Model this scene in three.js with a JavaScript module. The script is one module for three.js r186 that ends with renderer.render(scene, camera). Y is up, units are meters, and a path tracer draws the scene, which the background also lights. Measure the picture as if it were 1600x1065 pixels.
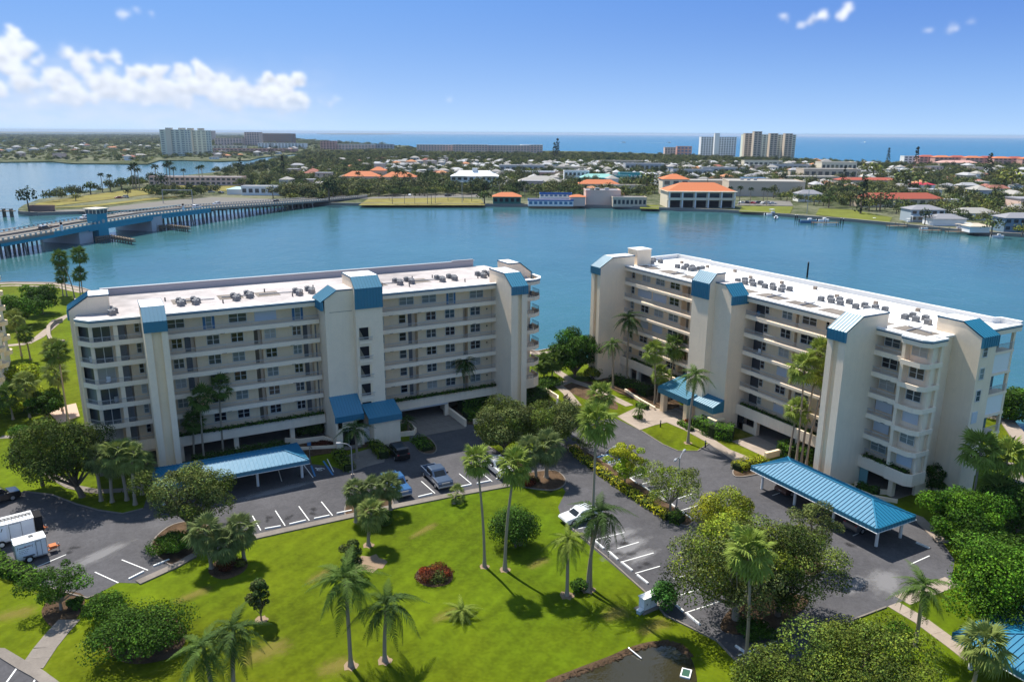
import * as THREE from 'three';
import { mergeGeometries } from 'three/addons/utils/BufferGeometryUtils.js';
import { ImprovedNoise } from 'three/addons/math/ImprovedNoise.js';
import { RoundedBoxGeometry } from 'three/addons/geometries/RoundedBoxGeometry.js';

// ---------------------------------------------------------------- camera, sky, sun, exposure
// x runs along the long front of the left building, z towards the front, metres, the car park is y = 0
const scene = new THREE.Scene();
const camera = new THREE.PerspectiveCamera(47.1602, 1024 / 681, 0.5, 60000);
camera.position.set(0, 42, 0);
camera.rotation.order = 'YXZ';
camera.rotation.set(-0.25996, -0.49567, 0.00630);
const renderer = new THREE.WebGLRenderer({ antialias: true });
renderer.toneMapping = THREE.LinearToneMapping;
renderer.toneMappingExposure = 1.62;
renderer.shadowMap.enabled = true;
renderer.setSize(1024, 681);

const SUN = new THREE.Vector3(-0.08, 1, -0.68).normalize();
const sun = new THREE.DirectionalLight(new THREE.Color(1, 0.95, 0.86), 4.8);
sun.position.set(40 + SUN.x * 300, SUN.y * 300, -80 + SUN.z * 300);
sun.target.position.set(40, 0, -80);
sun.castShadow = true;
sun.shadow.camera.left = sun.shadow.camera.bottom = -160;
sun.shadow.camera.right = sun.shadow.camera.top = 160;
sun.shadow.camera.near = 10; sun.shadow.camera.far = 700;
sun.shadow.mapSize.set(4096, 4096);
scene.add(sun, sun.target);

const noise = new ImprovedNoise();
function fbm(x, y, z, oct = 5, gain = 0.5) {
  let s = 0, a = 1, n = 0;
  for (let i = 0; i < oct; i++) { s += a * noise.noise(x, y, z + i * 7.3); n += a; a *= gain; x *= 2.03; y *= 2.03; z *= 2.03; }
  return s / n;
}
const smooth = (a, b, t) => { t = Math.min(1, Math.max(0, (t - a) / (b - a))); return t * t * (3 - 2 * t); };
const mix = (a, b, t) => a + (b - a) * t;
// a clear late-morning sky with a bank of cumulus low over the left horizon, carried on unseen behind the camera for fill, and a few small clouds
const SKY = 0.715;
function makeSky() {
  const w = 2048, h = 1024, d = new Float32Array(w * h * 4);
  const yaw0 = -0.49567;                       // azimuth of the view, the cloud bank is placed relative to it
  const puffs = [];
  // bank: heading (deg to the right of the view), elevation deg, radius deg
  let s = 17; const r = () => { s = (s * 16807) % 2147483647; return s / 2147483647; };
  for (let i = 0; i < 2100; i++) {
    const t = r(), hd = -180 + Math.pow(t, 0.8) * 165.5;     // down to -14.5 deg: right end of the bank; its out-of-view stretch is added fill light
    const top = hd < -30.5 ? 5.3 + 0.8 * Math.sin(hd * 0.55) : mix(4.7, 3.3, smooth(-31, -15, hd)) + 0.45 * Math.sin(hd * 1.1);
    const e = 1.5 + (top - 1.5) * Math.pow(r(), 0.8);
    const rad = (0.32 + 0.75 * r() * r()) * (e > top - 1.0 ? 0.7 : 1.1);
    puffs.push([hd, e, rad, (0.5 + 0.6 * r()) * (e < 2.0 ? 0.7 : 1)]);
  }
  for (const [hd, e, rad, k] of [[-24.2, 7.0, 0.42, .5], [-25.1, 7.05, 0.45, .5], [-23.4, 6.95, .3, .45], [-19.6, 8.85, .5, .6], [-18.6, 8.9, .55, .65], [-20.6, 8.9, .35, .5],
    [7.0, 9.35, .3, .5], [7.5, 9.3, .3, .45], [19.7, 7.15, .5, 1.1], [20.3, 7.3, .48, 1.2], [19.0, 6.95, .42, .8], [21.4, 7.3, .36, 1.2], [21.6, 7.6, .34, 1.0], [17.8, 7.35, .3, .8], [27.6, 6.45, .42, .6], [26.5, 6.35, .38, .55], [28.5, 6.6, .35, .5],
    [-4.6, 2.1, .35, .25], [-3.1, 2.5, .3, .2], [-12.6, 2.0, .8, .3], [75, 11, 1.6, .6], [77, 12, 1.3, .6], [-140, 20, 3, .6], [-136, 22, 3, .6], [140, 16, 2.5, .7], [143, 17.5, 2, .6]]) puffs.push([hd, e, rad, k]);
  for (let j = 0; j < h; j++) {
    const el = (j + 0.5) / h * 180 - 90;
    for (let i = 0; i < w; i++) {
      const phi = ((i + 0.5) / w - 0.5) * 2 * Math.PI;         // three: u = atan(z, x) / 2pi + 0.5
      const dx = Math.cos(phi), dz = Math.sin(phi);
      // heading to the right of the view direction (view looks to -z turned by yaw)
      const hx = dx * Math.cos(yaw0) - dz * Math.sin(yaw0), hz = dx * Math.sin(yaw0) + dz * Math.cos(yaw0);
      const hd = Math.atan2(hx, -hz) * 180 / Math.PI;
      const e = Math.max(el, 0), k = (j * w + i) * 4;
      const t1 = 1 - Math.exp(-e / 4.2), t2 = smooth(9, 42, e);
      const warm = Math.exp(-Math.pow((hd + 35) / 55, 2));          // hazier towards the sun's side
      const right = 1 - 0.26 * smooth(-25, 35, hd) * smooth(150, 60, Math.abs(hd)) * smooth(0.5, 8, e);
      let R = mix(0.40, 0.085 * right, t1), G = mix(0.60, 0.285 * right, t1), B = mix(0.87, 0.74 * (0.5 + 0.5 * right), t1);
      R = mix(R, 0.25, t2); G = mix(G, 0.37, t2); B = mix(B, 0.57, t2);  // sky above the frame paled and brightened to add fill on shaded fronts
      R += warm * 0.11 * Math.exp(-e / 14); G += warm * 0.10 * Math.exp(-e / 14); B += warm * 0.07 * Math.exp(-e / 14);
      if (el < 32 && el > -1) {
        let dens = 0, lit = 0, hit = 0;
        const wx = hd + 0.55 * fbm(hd * 0.9, el * 1.2, 3.1, 4), wy = el + 0.5 * fbm(hd * 0.9, el * 1.2, 9.7, 4);
        for (const p of puffs) {
          const a = (wx - p[0]), b = (wy - p[1]) * 1.15, q = 1 - (a * a + b * b) / (p[2] * p[2]);
          if (q > 0) { const m = q * p[3]; dens += m * 1.15; lit += m * (0.5 + 0.5 * b / p[2]); hit += m; }
        }
        if (dens > 0) {
          const f = fbm(hd * 1.7, el * 2.2, 1.7, 5), cov = smooth(0.05, 1.25, dens + f * 0.9) * smooth(0.3, 2.6, el + f) * 0.84;
          const shade = mix(0.60, 1.02, smooth(0.1, 0.8, lit / hit + f * 0.5 + (el - 3) * 0.05));
          R = mix(R, 0.93 * shade + 0.02, cov); G = mix(G, 0.93 * shade + 0.045, cov); B = mix(B, 0.93 * shade + 0.09, cov);
        }
      }
      if (el > -1 && el < 8 && hd < -8) { const veil = 0.78 * smooth(-8, -22, hd) * smooth(-0.5, 0.8, el) * smooth(5.2, 1.6, el + 1.6 * fbm(hd * .35, el * .5, 5.5, 4)) * (0.6 + 0.6 * fbm(hd * .6, el * 2.4, 8.1, 4)); R = mix(R, .66, veil); G = mix(G, .73, veil); B = mix(B, .87, veil); }
      if (el < 0) { const g = smooth(0, -6, el); R = mix(R, 0.10, g); G = mix(G, 0.16, g); B = mix(B, 0.22, g); }
      d[k] = R * SKY; d[k + 1] = G * SKY; d[k + 2] = B * SKY; d[k + 3] = 1;
    }
  }
  const t = new THREE.DataTexture(d, w, h, THREE.RGBAFormat, THREE.FloatType);
  t.mapping = THREE.EquirectangularReflectionMapping;
  t.magFilter = t.minFilter = THREE.LinearFilter;
  t.needsUpdate = true;
  return t;
}
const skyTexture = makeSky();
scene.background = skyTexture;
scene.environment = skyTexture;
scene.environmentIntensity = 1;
scene.fog = new THREE.FogExp2(new THREE.Color(0.62, 0.75, 0.94), 0.000042);

// ---------------------------------------------------------------- helpers
function rng(seed) { let a = seed >>> 0; return () => { a = (a + 0x6d2b79f5) >>> 0; let t = Math.imul(a ^ (a >>> 15), 1 | a); t = (t + Math.imul(t ^ (t >>> 7), 61 | t)) ^ t; return ((t ^ (t >>> 14)) >>> 0) / 4294967296; }; }
const V = (x, y, z) => new THREE.Vector3(x, y, z);
const used = new Map();
function numbered(n) { const k = used.get(n) || 0; used.set(n, k + 1); return k ? n + '_' + String(k).padStart(3, '0') : n; }
function tag(o, label, category, group, kind) {
  o.userData = {};
  if (label) o.userData.label = label;
  if (category) o.userData.category = category;
  if (group) o.userData.group = group;
  if (kind) o.userData.kind = kind;
  return o;
}
function shade(o) { o.castShadow = true; o.receiveShadow = true; return o; }
function thing(name, label, category, [x, y, z] = [0, 0, 0], turn = 0, group) {
  const o = new THREE.Group(); o.name = numbered(name); o.position.set(x, y, z); o.rotation.y = turn; scene.add(o);
  return tag(o, label, category, group);
}
function part(parent, name, geo, mat, at, turn) {
  const m = shade(new THREE.Mesh(geo.build ? geo.build() : geo, mat)); m.name = name;
  if (at) m.position.set(...at);
  if (turn) m.rotation.y = turn;
  parent.add(m); return m;
}
function solo(name, geo, mat, label, category, at, turn, group) {
  const m = part(scene, numbered(name), geo, mat, at, turn);
  return tag(m, label, category, group);
}
function struct(name, geo, mat) { const m = part(scene, numbered(name), geo, mat); m.userData.kind = 'structure'; return m; }
// repeat a finished thing
function copy(src, name, [x, y, z], turn, label, group) {
  const c = src.clone(); c.name = numbered(name); c.position.set(x, y, z); c.rotation.y = turn; scene.add(c);
  c.userData = { ...src.userData };
  if (label) c.userData.label = label;
  if (group) c.userData.group = group;
  return c;
}

// collects flat faces with uv in metres (chosen by the face's normal) and an optional vertex colour
class GB {
  constructor(tint) { this.p = []; this.n = []; this.uv = []; this.c = tint ? [] : null; this.t = tint || null; }
  tri(a, b, c) {
    const ux = b[0] - a[0], uy = b[1] - a[1], uz = b[2] - a[2], vx = c[0] - a[0], vy = c[1] - a[1], vz = c[2] - a[2];
    let nx = uy * vz - uz * vy, ny = uz * vx - ux * vz, nz = ux * vy - uy * vx; const l = Math.hypot(nx, ny, nz) || 1; nx /= l; ny /= l; nz /= l;
    const ax = Math.abs(nx), ay = Math.abs(ny), az = Math.abs(nz);
    for (const q of [a, b, c]) {
      this.p.push(q[0], q[1], q[2]); this.n.push(nx, ny, nz);
      if (ay >= ax && ay >= az) this.uv.push(q[0], q[2]); else if (ax > az) this.uv.push(q[2], q[1]); else this.uv.push(q[0], q[1]);
      if (this.c) this.c.push(this.t[0], this.t[1], this.t[2]);
    }
    return this;
  }
  quad(a, b, c, d) { return this.tri(a, b, c).tri(a, c, d); }
  box(x0, x1, y0, y1, z0, z1) {
    if (x0 > x1) [x0, x1] = [x1, x0]; if (y0 > y1) [y0, y1] = [y1, y0]; if (z0 > z1) [z0, z1] = [z1, z0];
    const A = [x0, y0, z0], B = [x1, y0, z0], C = [x1, y0, z1], D = [x0, y0, z1], E = [x0, y1, z0], F = [x1, y1, z0], G = [x1, y1, z1], H = [x0, y1, z1];
    return this.quad(D, C, G, H).quad(B, A, E, F).quad(A, D, H, E).quad(C, B, F, G).quad(H, G, F, E).quad(A, B, C, D);
  }
  // prism over an outline in x,z
  prism(poly, y0, y1, bottom = true) {
    const area = poly.reduce((s, p, i) => { const q = poly[(i + 1) % poly.length]; return s + p[0] * q[1] - q[0] * p[1]; }, 0);
    const o = area > 0 ? poly.slice().reverse() : poly, n = o.length;
    const tris = THREE.ShapeUtils.triangulateShape(o.map((p) => new THREE.Vector2(p[0], p[1])), []);
    for (const t of tris) {
      let [a, b, c] = t.map((i) => o[i]);
      const cr = (b[0] - a[0]) * (c[1] - a[1]) - (b[1] - a[1]) * (c[0] - a[0]); if (cr > 0) [b, c] = [c, b];
      this.tri([a[0], y1, a[1]], [b[0], y1, b[1]], [c[0], y1, c[1]]);
      if (bottom) this.tri([a[0], y0, a[1]], [c[0], y0, c[1]], [b[0], y0, b[1]]);
    }
    if (y1 !== y0) for (let i = 0; i < n; i++) { const a = o[i], b = o[(i + 1) % n]; this.quad([a[0], y0, a[1]], [b[0], y0, b[1]], [b[0], y1, b[1]], [a[0], y1, a[1]]); }
    return this;
  }
  // solid between two parallel outlines of 3-d points (front, back): an extruded profile
  slab(front, back) {
    const n = front.length, tri = (pts, flip) => { for (let i = 1; i < n - 1; i++) flip ? this.tri(pts[0], pts[i + 1], pts[i]) : this.tri(pts[0], pts[i], pts[i + 1]); };
    tri(front, false); tri(back, true);
    for (let i = 0; i < n; i++) { const j = (i + 1) % n; this.quad(front[i], back[i], back[j], front[j]); }
    return this;
  }
  sheet(poly, y) { return this.prism(poly, y, y, false); }
  // thin bar between two points, square section
  bar(a, b, w, h = w) {
    const d = V(b[0] - a[0], b[1] - a[1], b[2] - a[2]).normalize(), up = Math.abs(d.y) > 0.9 ? V(1, 0, 0) : V(0, 1, 0);
    const s = V().crossVectors(d, up).normalize().multiplyScalar(w / 2), u = V().crossVectors(s, d).normalize().multiplyScalar(h / 2);
    const c = (p, i, j) => [p[0] + s.x * i + u.x * j, p[1] + s.y * i + u.y * j, p[2] + s.z * i + u.z * j];
    return this.slab([c(a, -1, -1), c(a, -1, 1), c(a, 1, 1), c(a, 1, -1)], [c(b, -1, -1), c(b, -1, 1), c(b, 1, 1), c(b, 1, -1)]);
  }
  // a strip of given width along a polyline in x,z, from y0 to y1
  strip(path, width, y0, y1, closed) {
    const n = path.length, L = [], R = [];
    for (let i = 0; i < n; i++) {
      const p = path[i], a = path[closed ? (i + n - 1) % n : Math.max(0, i - 1)], b = path[closed ? (i + 1) % n : Math.min(n - 1, i + 1)];
      let dx = b[0] - a[0], dz = b[1] - a[1]; const l = Math.hypot(dx, dz) || 1; dx /= l; dz /= l;
      L.push([p[0] + dz * width / 2, p[1] - dx * width / 2]); R.push([p[0] - dz * width / 2, p[1] + dx * width / 2]);
    }
    for (let i = 0; i < (closed ? n : n - 1); i++) { const j = (i + 1) % n; this.prism([L[i], L[j], R[j], R[i]], y0, y1, false); }
    return this;
  }
  // tapered round limb along points with radii
  limb(pts, radii, sides = 8) {
    const ring = (i) => {
      const p = pts[i], a = pts[Math.max(0, i - 1)], b = pts[Math.min(pts.length - 1, i + 1)];
      const d = V().subVectors(b, a).normalize(), up = Math.abs(d.y) > 0.95 ? V(1, 0, 0) : V(0, 1, 0), s = V().crossVectors(d, up).normalize(), u = V().crossVectors(s, d);
      return Array.from({ length: sides }, (_, k) => { const t = k / sides * Math.PI * 2, c = Math.cos(t) * radii[i], q = Math.sin(t) * radii[i]; return [p.x + s.x * c + u.x * q, p.y + s.y * c + u.y * q, p.z + s.z * c + u.z * q]; });
    };
    let prev = ring(0);
    for (let i = 1; i < pts.length; i++) {
      const cur = ring(i);
      for (let k = 0; k < sides; k++) { const j = (k + 1) % sides; this.quad(prev[k], prev[j], cur[j], cur[k]); }
      prev = cur;
    }
    return this;
  }
  add(geo, m) {
    const g = geo.index ? geo.toNonIndexed() : geo.clone(); if (m) g.applyMatrix4(m);
    const p = g.attributes.position, n = g.attributes.normal, u = g.attributes.uv;
    for (let i = 0; i < p.count; i++) { this.p.push(p.getX(i), p.getY(i), p.getZ(i)); this.n.push(n.getX(i), n.getY(i), n.getZ(i)); u ? this.uv.push(u.getX(i), u.getY(i)) : this.uv.push(p.getX(i), p.getZ(i)); if (this.c) this.c.push(this.t[0], this.t[1], this.t[2]); }
    return this;
  }
  tint(t) { this.t = t; return this; }
  build() {
    const g = new THREE.BufferGeometry();
    g.setAttribute('position', new THREE.Float32BufferAttribute(this.p, 3)); g.setAttribute('normal', new THREE.Float32BufferAttribute(this.n, 3)); g.setAttribute('uv', new THREE.Float32BufferAttribute(this.uv, 2));
    if (this.c) g.setAttribute('color', new THREE.Float32BufferAttribute(this.c, 3));
    return g;
  }
}
const M4 = (x, y, z, ry = 0, rx = 0, rz = 0, s = 1) => new THREE.Matrix4().compose(V(x, y, z), new THREE.Quaternion().setFromEuler(new THREE.Euler(rx, ry, rz, 'YXZ')), Array.isArray(s) ? V(...s) : V(s, s, s));

// ---------------------------------------------------------------- textures and materials
// a tileable grid of noise octaves -> DataTexture
function lattice(seed, cells) { const r = rng(seed), a = Array.from({ length: cells * cells }, () => r()); return (x, y) => { x = ((x % cells) + cells) % cells; y = ((y % cells) + cells) % cells; const i = Math.floor(x), j = Math.floor(y), f = x - i, g = y - j, u = f * f * (3 - 2 * f), v = g * g * (3 - 2 * g), i1 = (i + 1) % cells, j1 = (j + 1) % cells; return mix(mix(a[j * cells + i], a[j * cells + i1], u), mix(a[j1 * cells + i], a[j1 * cells + i1], u), v); }; }
function texture(size, metres, fn, srgb) {
  const d = new Uint8Array(size * size * 4);
  for (let j = 0; j < size; j++) for (let i = 0; i < size; i++) { const c = fn(i / size, j / size, i, j), k = (j * size + i) * 4; for (let q = 0; q < 3; q++) d[k + q] = Math.max(0, Math.min(255, Math.round((Array.isArray(c) ? c[q] : c) * 255))); d[k + 3] = 255; }
  const t = new THREE.DataTexture(d, size, size); t.wrapS = t.wrapT = THREE.RepeatWrapping; t.magFilter = t.minFilter = THREE.LinearFilter; t.repeat.set(1 / metres, 1 / metres);
  if (srgb) t.colorSpace = THREE.SRGBColorSpace; t.needsUpdate = true; return t;
}
function octaves(seed, list) { const L = list.map(([cells, amp], i) => [lattice(seed + i * 31, cells), cells, amp]); return (u, v) => L.reduce((s, [f, c, a]) => s + a * (f(u * c, v * c) - 0.5), 0); }
const toS = (c) => c.map((v) => (v <= 0.0031308 ? v * 12.92 : 1.055 * Math.pow(Math.max(v, 0), 1 / 2.4) - 0.055));
const std = (c, rough = 0.8, o = {}) => new THREE.MeshPhysicalMaterial({ color: new THREE.Color().setRGB(...c), roughness: rough, metalness: 0, specularIntensity: rough > 0.82 ? 0.15 : rough > 0.7 ? 0.5 : 1, ...o });
const phys = (c, rough, o = {}) => new THREE.MeshPhysicalMaterial({ color: new THREE.Color().setRGB(...c), roughness: rough, metalness: 0, ...o });

const M = {};
{
  const n1 = octaves(11, [[4, .7], [9, .6], [23, .5], [61, .5], [180, .5], [500, .6]]), n2 = octaves(77, [[3, 1], [7, .8], [17, .5], [40, .35]]), n3 = octaves(5, [[256, 1], [512, .8]]);
  // lawn: bright, patchy, with mowing lanes and dry spots (128 m)
  M.lawn = std([1, 1, 1], 0.95, {
    map: texture(1024, 110, (u, v) => {
      const a = n1(u, v), b = n2(u, v), dry = smooth(0.45, 1.15, b + a * 0.4), lane = 0.04 * Math.sin((u * 0.6 + v) * Math.PI * 2 * 52 + b * 2);
      const k = 1 + 0.5 * a + 1.6 * lane; return toS([mix(0.088, 0.14, dry) * k * (1 + 0.18 * b), mix(0.121, 0.128, dry) * k, mix(0.003, 0.03, dry) * k]);
    }, true), bumpMap: texture(512, 6, (u, v) => 0.5 + 0.4 * n3(u, v)), bumpScale: 0.05,
  });
  const a1 = octaves(21, [[3, .8], [8, .7], [20, .5], [70, .4], [200, .5], [600, .8]]);
  M.asphalt = std([1, 1, 1], 0.92, {
    map: texture(1024, 60, (u, v) => { const a = a1(u, v), b = n2(u, v), k = 1 + 0.32 * a, pale = smooth(0.55, 1.2, b) * 0.045; return toS([0.083 * k + pale, 0.081 * k + pale, 0.087 * k + pale]); }, true),
    bumpMap: texture(512, 3, (u, v) => 0.5 + 0.45 * n3(u, v)), bumpScale: 0.008,
  });
  const stain = octaves(41, [[5, .8], [13, .7], [37, .5], [120, .4], [300, .4]]);
  const fine = texture(512, 2.2, (u, v) => 0.5 + 0.4 * n3(u, v) + 0.2 * stain(u, v));
  const sk = [[90, .7], [230, .5]].map(([c, a], i) => [lattice(500 + i, c), c, a]), streak = (u, v) => sk.reduce((q, [f, c, a]) => q + a * (f(u * c, v * c * .06) - .3), 0);
  const stucco = (c) => std([1, 1, 1], 0.9, { map: texture(1024, 23, (u, v) => { const k = 1 + 0.09 * stain(u, v) - 0.07 * smooth(0.25, 0.9, streak(u, v) + 0.4 * stain(u, v)); return toS(c.map((q) => q * k)); }, true), bumpMap: fine, bumpScale: 0.012 });
  M.stucco = stucco([0.88, 0.715, 0.535]);
  M.stuccoWarm = stucco([0.87, 0.675, 0.45]);
  M.band = stucco([0.89, 0.735, 0.565]);
  M.roof = std([1, 1, 1], 0.85, { map: texture(1024, 40, (u, v) => { const a = stain(u, v), b = n2(u, v), k = 1 + 0.34 * a - 0.42 * smooth(0.1, 0.9, b + 0.6 * a); return toS([0.47 * k, 0.43 * k, 0.42 * k]); }, true), bumpMap: fine, bumpScale: 0.02 });
  M.roofWhite = std([1, 1, 1], 0.7, { map: texture(1024, 40, (u, v) => { const a = stain(u, v), b = n2(u, v), k = 1 + 0.10 * a - 0.22 * smooth(0.25, 1.0, b + 0.5 * a); return toS([0.78 * k, 0.765 * k, 0.74 * k]); }, true), bumpMap: fine, bumpScale: 0.015 });
  M.concrete = std([1, 1, 1], 0.9, { map: texture(512, 18, (u, v) => { const k = 1 + 0.26 * stain(u, v); return toS([0.31 * k, 0.255 * k, 0.21 * k]); }, true), bumpMap: fine, bumpScale: 0.01 });
  M.concreteGrey = std([1, 1, 1], 0.9, { map: texture(512, 18, (u, v) => { const k = 1 + 0.3 * stain(u, v); return toS([0.205 * k, 0.18 * k, 0.158 * k]); }, true), bumpMap: fine, bumpScale: 0.012 });
  M.mulch = std([1, 1, 1], 1, { map: texture(512, 8, (u, v) => { const k = 1 + 0.6 * stain(u, v) + .5 * n3(u, v); return toS([0.105 * k, 0.068 * k, 0.042 * k]); }, true), bumpMap: fine, bumpScale: 0.06 });
  M.sand = std([1, 1, 1], 1, { map: texture(512, 60, (u, v) => { const k = 1 + 0.3 * stain(u, v); return toS([0.25 * k, 0.18 * k, 0.12 * k]); }, true) });
  M.farGround = std([1, 1, 1], 1, { map: texture(1024, 420, (u, v) => { const a = n1(u, v), b = n2(u, v), t = smooth(-0.3, 0.5, a + 0.5 * b); return toS([mix(0.05, 0.15, t), mix(0.065, 0.15, t), mix(0.025, 0.095, t)]); }, true) });
  M.dryGrass = std([1, 1, 1], 1, { map: texture(512, 60, (u, v) => { const a = stain(u, v), k = 1 + 0.3 * a; return toS([0.19 * k, 0.165 * k * (1 + .1 * a), 0.05 * k]); }, true) });
  M.greenGrass = std([1, 1, 1], 1, { map: texture(512, 60, (u, v) => { const a = stain(u, v), k = 1 + 0.3 * a; return toS([0.13 * k, 0.145 * k, 0.025 * k]); }, true) });
  const w1 = octaves(91, [[7, 1], [16, .8], [37, .55], [80, .4], [170, .25]]), w2 = octaves(191, [[6, 1], [15, .6], [40, .4]]);
  const wave = texture(1024, 70, (u, v) => 0.5 + 0.28 * w1(u, v + 0.25 * u)); wave.rotation = 0;
  const waveBig = texture(1024, 900, (u, v) => 0.5 + 0.3 * w1(u, v));
  M.bay = phys([1, 1, 1], 0.16, { map: texture(512, 420, (u, v) => { const k = 1 + 0.22 * w2(u, v); return toS([0.036 * k, 0.116 * k, 0.130 * k]); }, true), bumpMap: wave, bumpScale: 0.26, ior: 1.33 });
  M.gulf = phys([0.005, 0.118, 0.20], 0.25, { bumpMap: waveBig, bumpScale: 6, ior: 1.33 });
  M.pond = phys([0.032, 0.028, 0.014], 0.05, { bumpMap: texture(512, 6, (u, v) => 0.5 + 0.25 * w2(u, v)), bumpScale: 0.09, ior: 1.6 });
}
M.blue = phys([0.006, 0.165, 0.27], 0.46, { ior: 1.75 });
M.blueTrim = std([0.010, 0.10, 0.18], 0.5);
M.blueBridge = std([0.008, 0.235, 0.34], 0.5);
M.paint = std([0.72, 0.72, 0.70], 0.8);
M.white = std([0.78, 0.78, 0.77], 0.5);
M.whiteGloss = phys([0.76, 0.77, 0.78], 0.25, { clearcoat: 0.6, clearcoatRoughness: 0.1 });
M.frame = std([0.62, 0.61, 0.57], 0.5);
M.glass = phys([0.012, 0.016, 0.022], 0.06, { ior: 1.5 });
M.glassMid = phys([0.06, 0.075, 0.085], 0.1, { ior: 1.5 });
M.glassBlind = phys([0.20, 0.23, 0.22], 0.25, { ior: 1.5 });
M.shutter = std([0.56, 0.59, 0.64], 0.6);
M.doorGrey = std([0.17, 0.175, 0.18], 0.6);
M.doorTan = std([0.20, 0.165, 0.11], 0.7);
M.doorBlue = std([0.05, 0.16, 0.30], 0.6);
M.rail = std([0.42, 0.42, 0.42], 0.5);
M.dark = std([0.02, 0.02, 0.022], 0.9);
M.darkGrey = std([0.08, 0.08, 0.085], 0.7);
M.metal = std([0.33, 0.34, 0.36], 0.45, { metalness: 0.3 });
M.acMetal = std([0.42, 0.42, 0.42], 0.6);
M.acDark = std([0.11, 0.11, 0.115], 0.7);
M.bark = std([0.16, 0.125, 0.095], 0.95);
M.barkPale = std([0.31, 0.255, 0.19], 0.95);
M.tyre = std([0.02, 0.02, 0.02], 0.8);
M.rim = std([0.42, 0.43, 0.45], 0.35, { metalness: 0.6 });
M.carGlass = phys([0.012, 0.015, 0.018], 0.05);
M.lampGlass = phys([0.75, 0.75, 0.72], 0.2);
M.tail = phys([0.35, 0.01, 0.01], 0.25);
M.wood = std([0.20, 0.16, 0.12], 0.9);
M.oldConcrete = std([0.25, 0.23, 0.205], 0.95);
M.tileOrange = std([0.50, 0.155, 0.06], 0.8);
M.tileRed = std([0.33, 0.075, 0.045], 0.8);
const leafMat = (rough = 0.7, t = 0.32) => phys([1, 1, 1], rough, { vertexColors: true, transmission: t, thickness: 0, specularIntensity: 0.12, side: THREE.DoubleSide });
M.leaf = leafMat();
M.leafFar = phys([1, 1, 1], 0.9, { vertexColors: true, specularIntensity: 0.2, side: THREE.DoubleSide });

// ---------------------------------------------------------------- water and land
struct('sea', new GB().sheet([[-9000, -50], [-20000, -16000], [-8000, -24000], [2000, -26500], [14000, -24000], [23000, -14000], [26000, 3000], [2500, 400], [-2500, 400]], -1.6), M.gulf);
const bayOutline = [[-62.92,-79.04],[-937.11,-1432.38],[-632.93,-1578.79],[-119.95,-1618.36],[-4.7,-1626.06],[139.81,-1724.13],[412.27,-1764.2],[154.5,-588.2],[313.98,-484.35],[422.22,-349.33],[457.48,-286.36],[469.09,-222.88],[481.99,-46.74],[96.13,14.66]];
struct('bay_water', new GB().sheet(bayOutline, -1.3), M.bay);

// the land that carries the two buildings, with its sea wall
const shore = [[-100.87,-293.63],[-24.32,-261.73],[-21.19,-261.25],[-9.9,-254.54],[-3.54,-241.97],[2.23,-224.82],[19.5,-199.42],[42.06,-166.81],[61.82,-141.89],[75.79,-129.38],[80.46,-130.18],[81.06,-116.8],[84.93,-108.07],[102.91,-94.6],[117.04,-79.48],[120.32,-64.12],[114.1,-58.59],[109.48,-50.87],[118.62,-4.34]];
const nearLand = [...shore, [420, 30], [0, 60], [-260, 30]];
struct('ground', new GB().prism(nearLand, -1.9, 0, false), M.lawn);
{
  const w = new GB(); w.strip(shore, 0.45, -1.9, 0.18); w.strip(shore.map(([a, b]) => [a - 0.05, b + 1.6]), 2.2, 0.0, 0.02);
  const o = struct('sea_wall', w, M.concrete); o.userData.kind = 'structure';
}

// asphalt
const lot = [[-30.58,-113.52],[-13.14,-104.6],[-10.72,-103.53],[-7.72,-100.99],[-5.04,-96.77],[-2.98,-94.08],[-0.51,-91.73],[1.63,-92.02],[2.56,-96.59],[2.53,-103.48],[8.27,-103.43],[23.29,-103.04],[22,-95.59],[24.22,-93.52],[25.53,-90.82],[28.11,-91.72],[30.58,-91.81],[32.17,-96.35],[33.34,-97.82],[36.21,-97.12],[39.85,-106.55],[49.79,-104.63],[46.01,-96.73],[45.18,-90.88],[45.78,-86.28],[48.91,-83.93],[54.51,-87.35],[60.74,-91.14],[67.47,-91.62],[67.68,-85.5],[67.33,-79.63],[67.66,-76.88],[70.01,-75.66],[73.33,-77.04],[74.25,-73.96],[73.1,-66.24],[78.9,-68.56],[79.47,-61.17],[79.27,-49.44],[76.65,-44.43],[74.12,-41.35],[70.57,-39.32],[63.18,-39.15],[60.55,-39.16],[56.35,-39.27],[52.63,-37.92],[47.12,-36.16],[42.7,-38.76],[43.35,-42.82],[42.48,-45.52],[41.8,-47.59],[42.34,-51.07],[42.71,-66.71],[44.23,-70.27],[47.17,-73.28],[48.11,-76.89],[42.32,-78.03],[34.03,-78.78],[27.69,-79.11],[14.56,-79.34],[11.86,-79.34],[7.86,-78.73],[5.34,-78.47],[3.74,-77.1],[0.15,-75.48],[-1.58,-76.51],[-3.35,-75.25],[-4.21,-75],[-5.89,-76.83],[-8.28,-79.79],[-11.82,-85.82],[-28.52,-103.54]];
struct('parking_lot', new GB().sheet(lot, 0.012), M.asphalt);
const lotMark = thing('parking_marking', 'white painted stall lines across the asphalt car parks', 'road marking'); lotMark.userData = { kind: 'structure' };
function line(x0, z0, x1, z1, w = 0.11, m = M.paint) { const l = Math.hypot(x1 - x0, z1 - z0); const g = part(lotMark, 'stall_line', new GB().box(-l / 2, l / 2, 0, 0.004, -w / 2, w / 2), m, [(x0 + x1) / 2, 0.018, (z0 + z1) / 2], -Math.atan2(z1 - z0, x1 - x0)); return g; }
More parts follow.
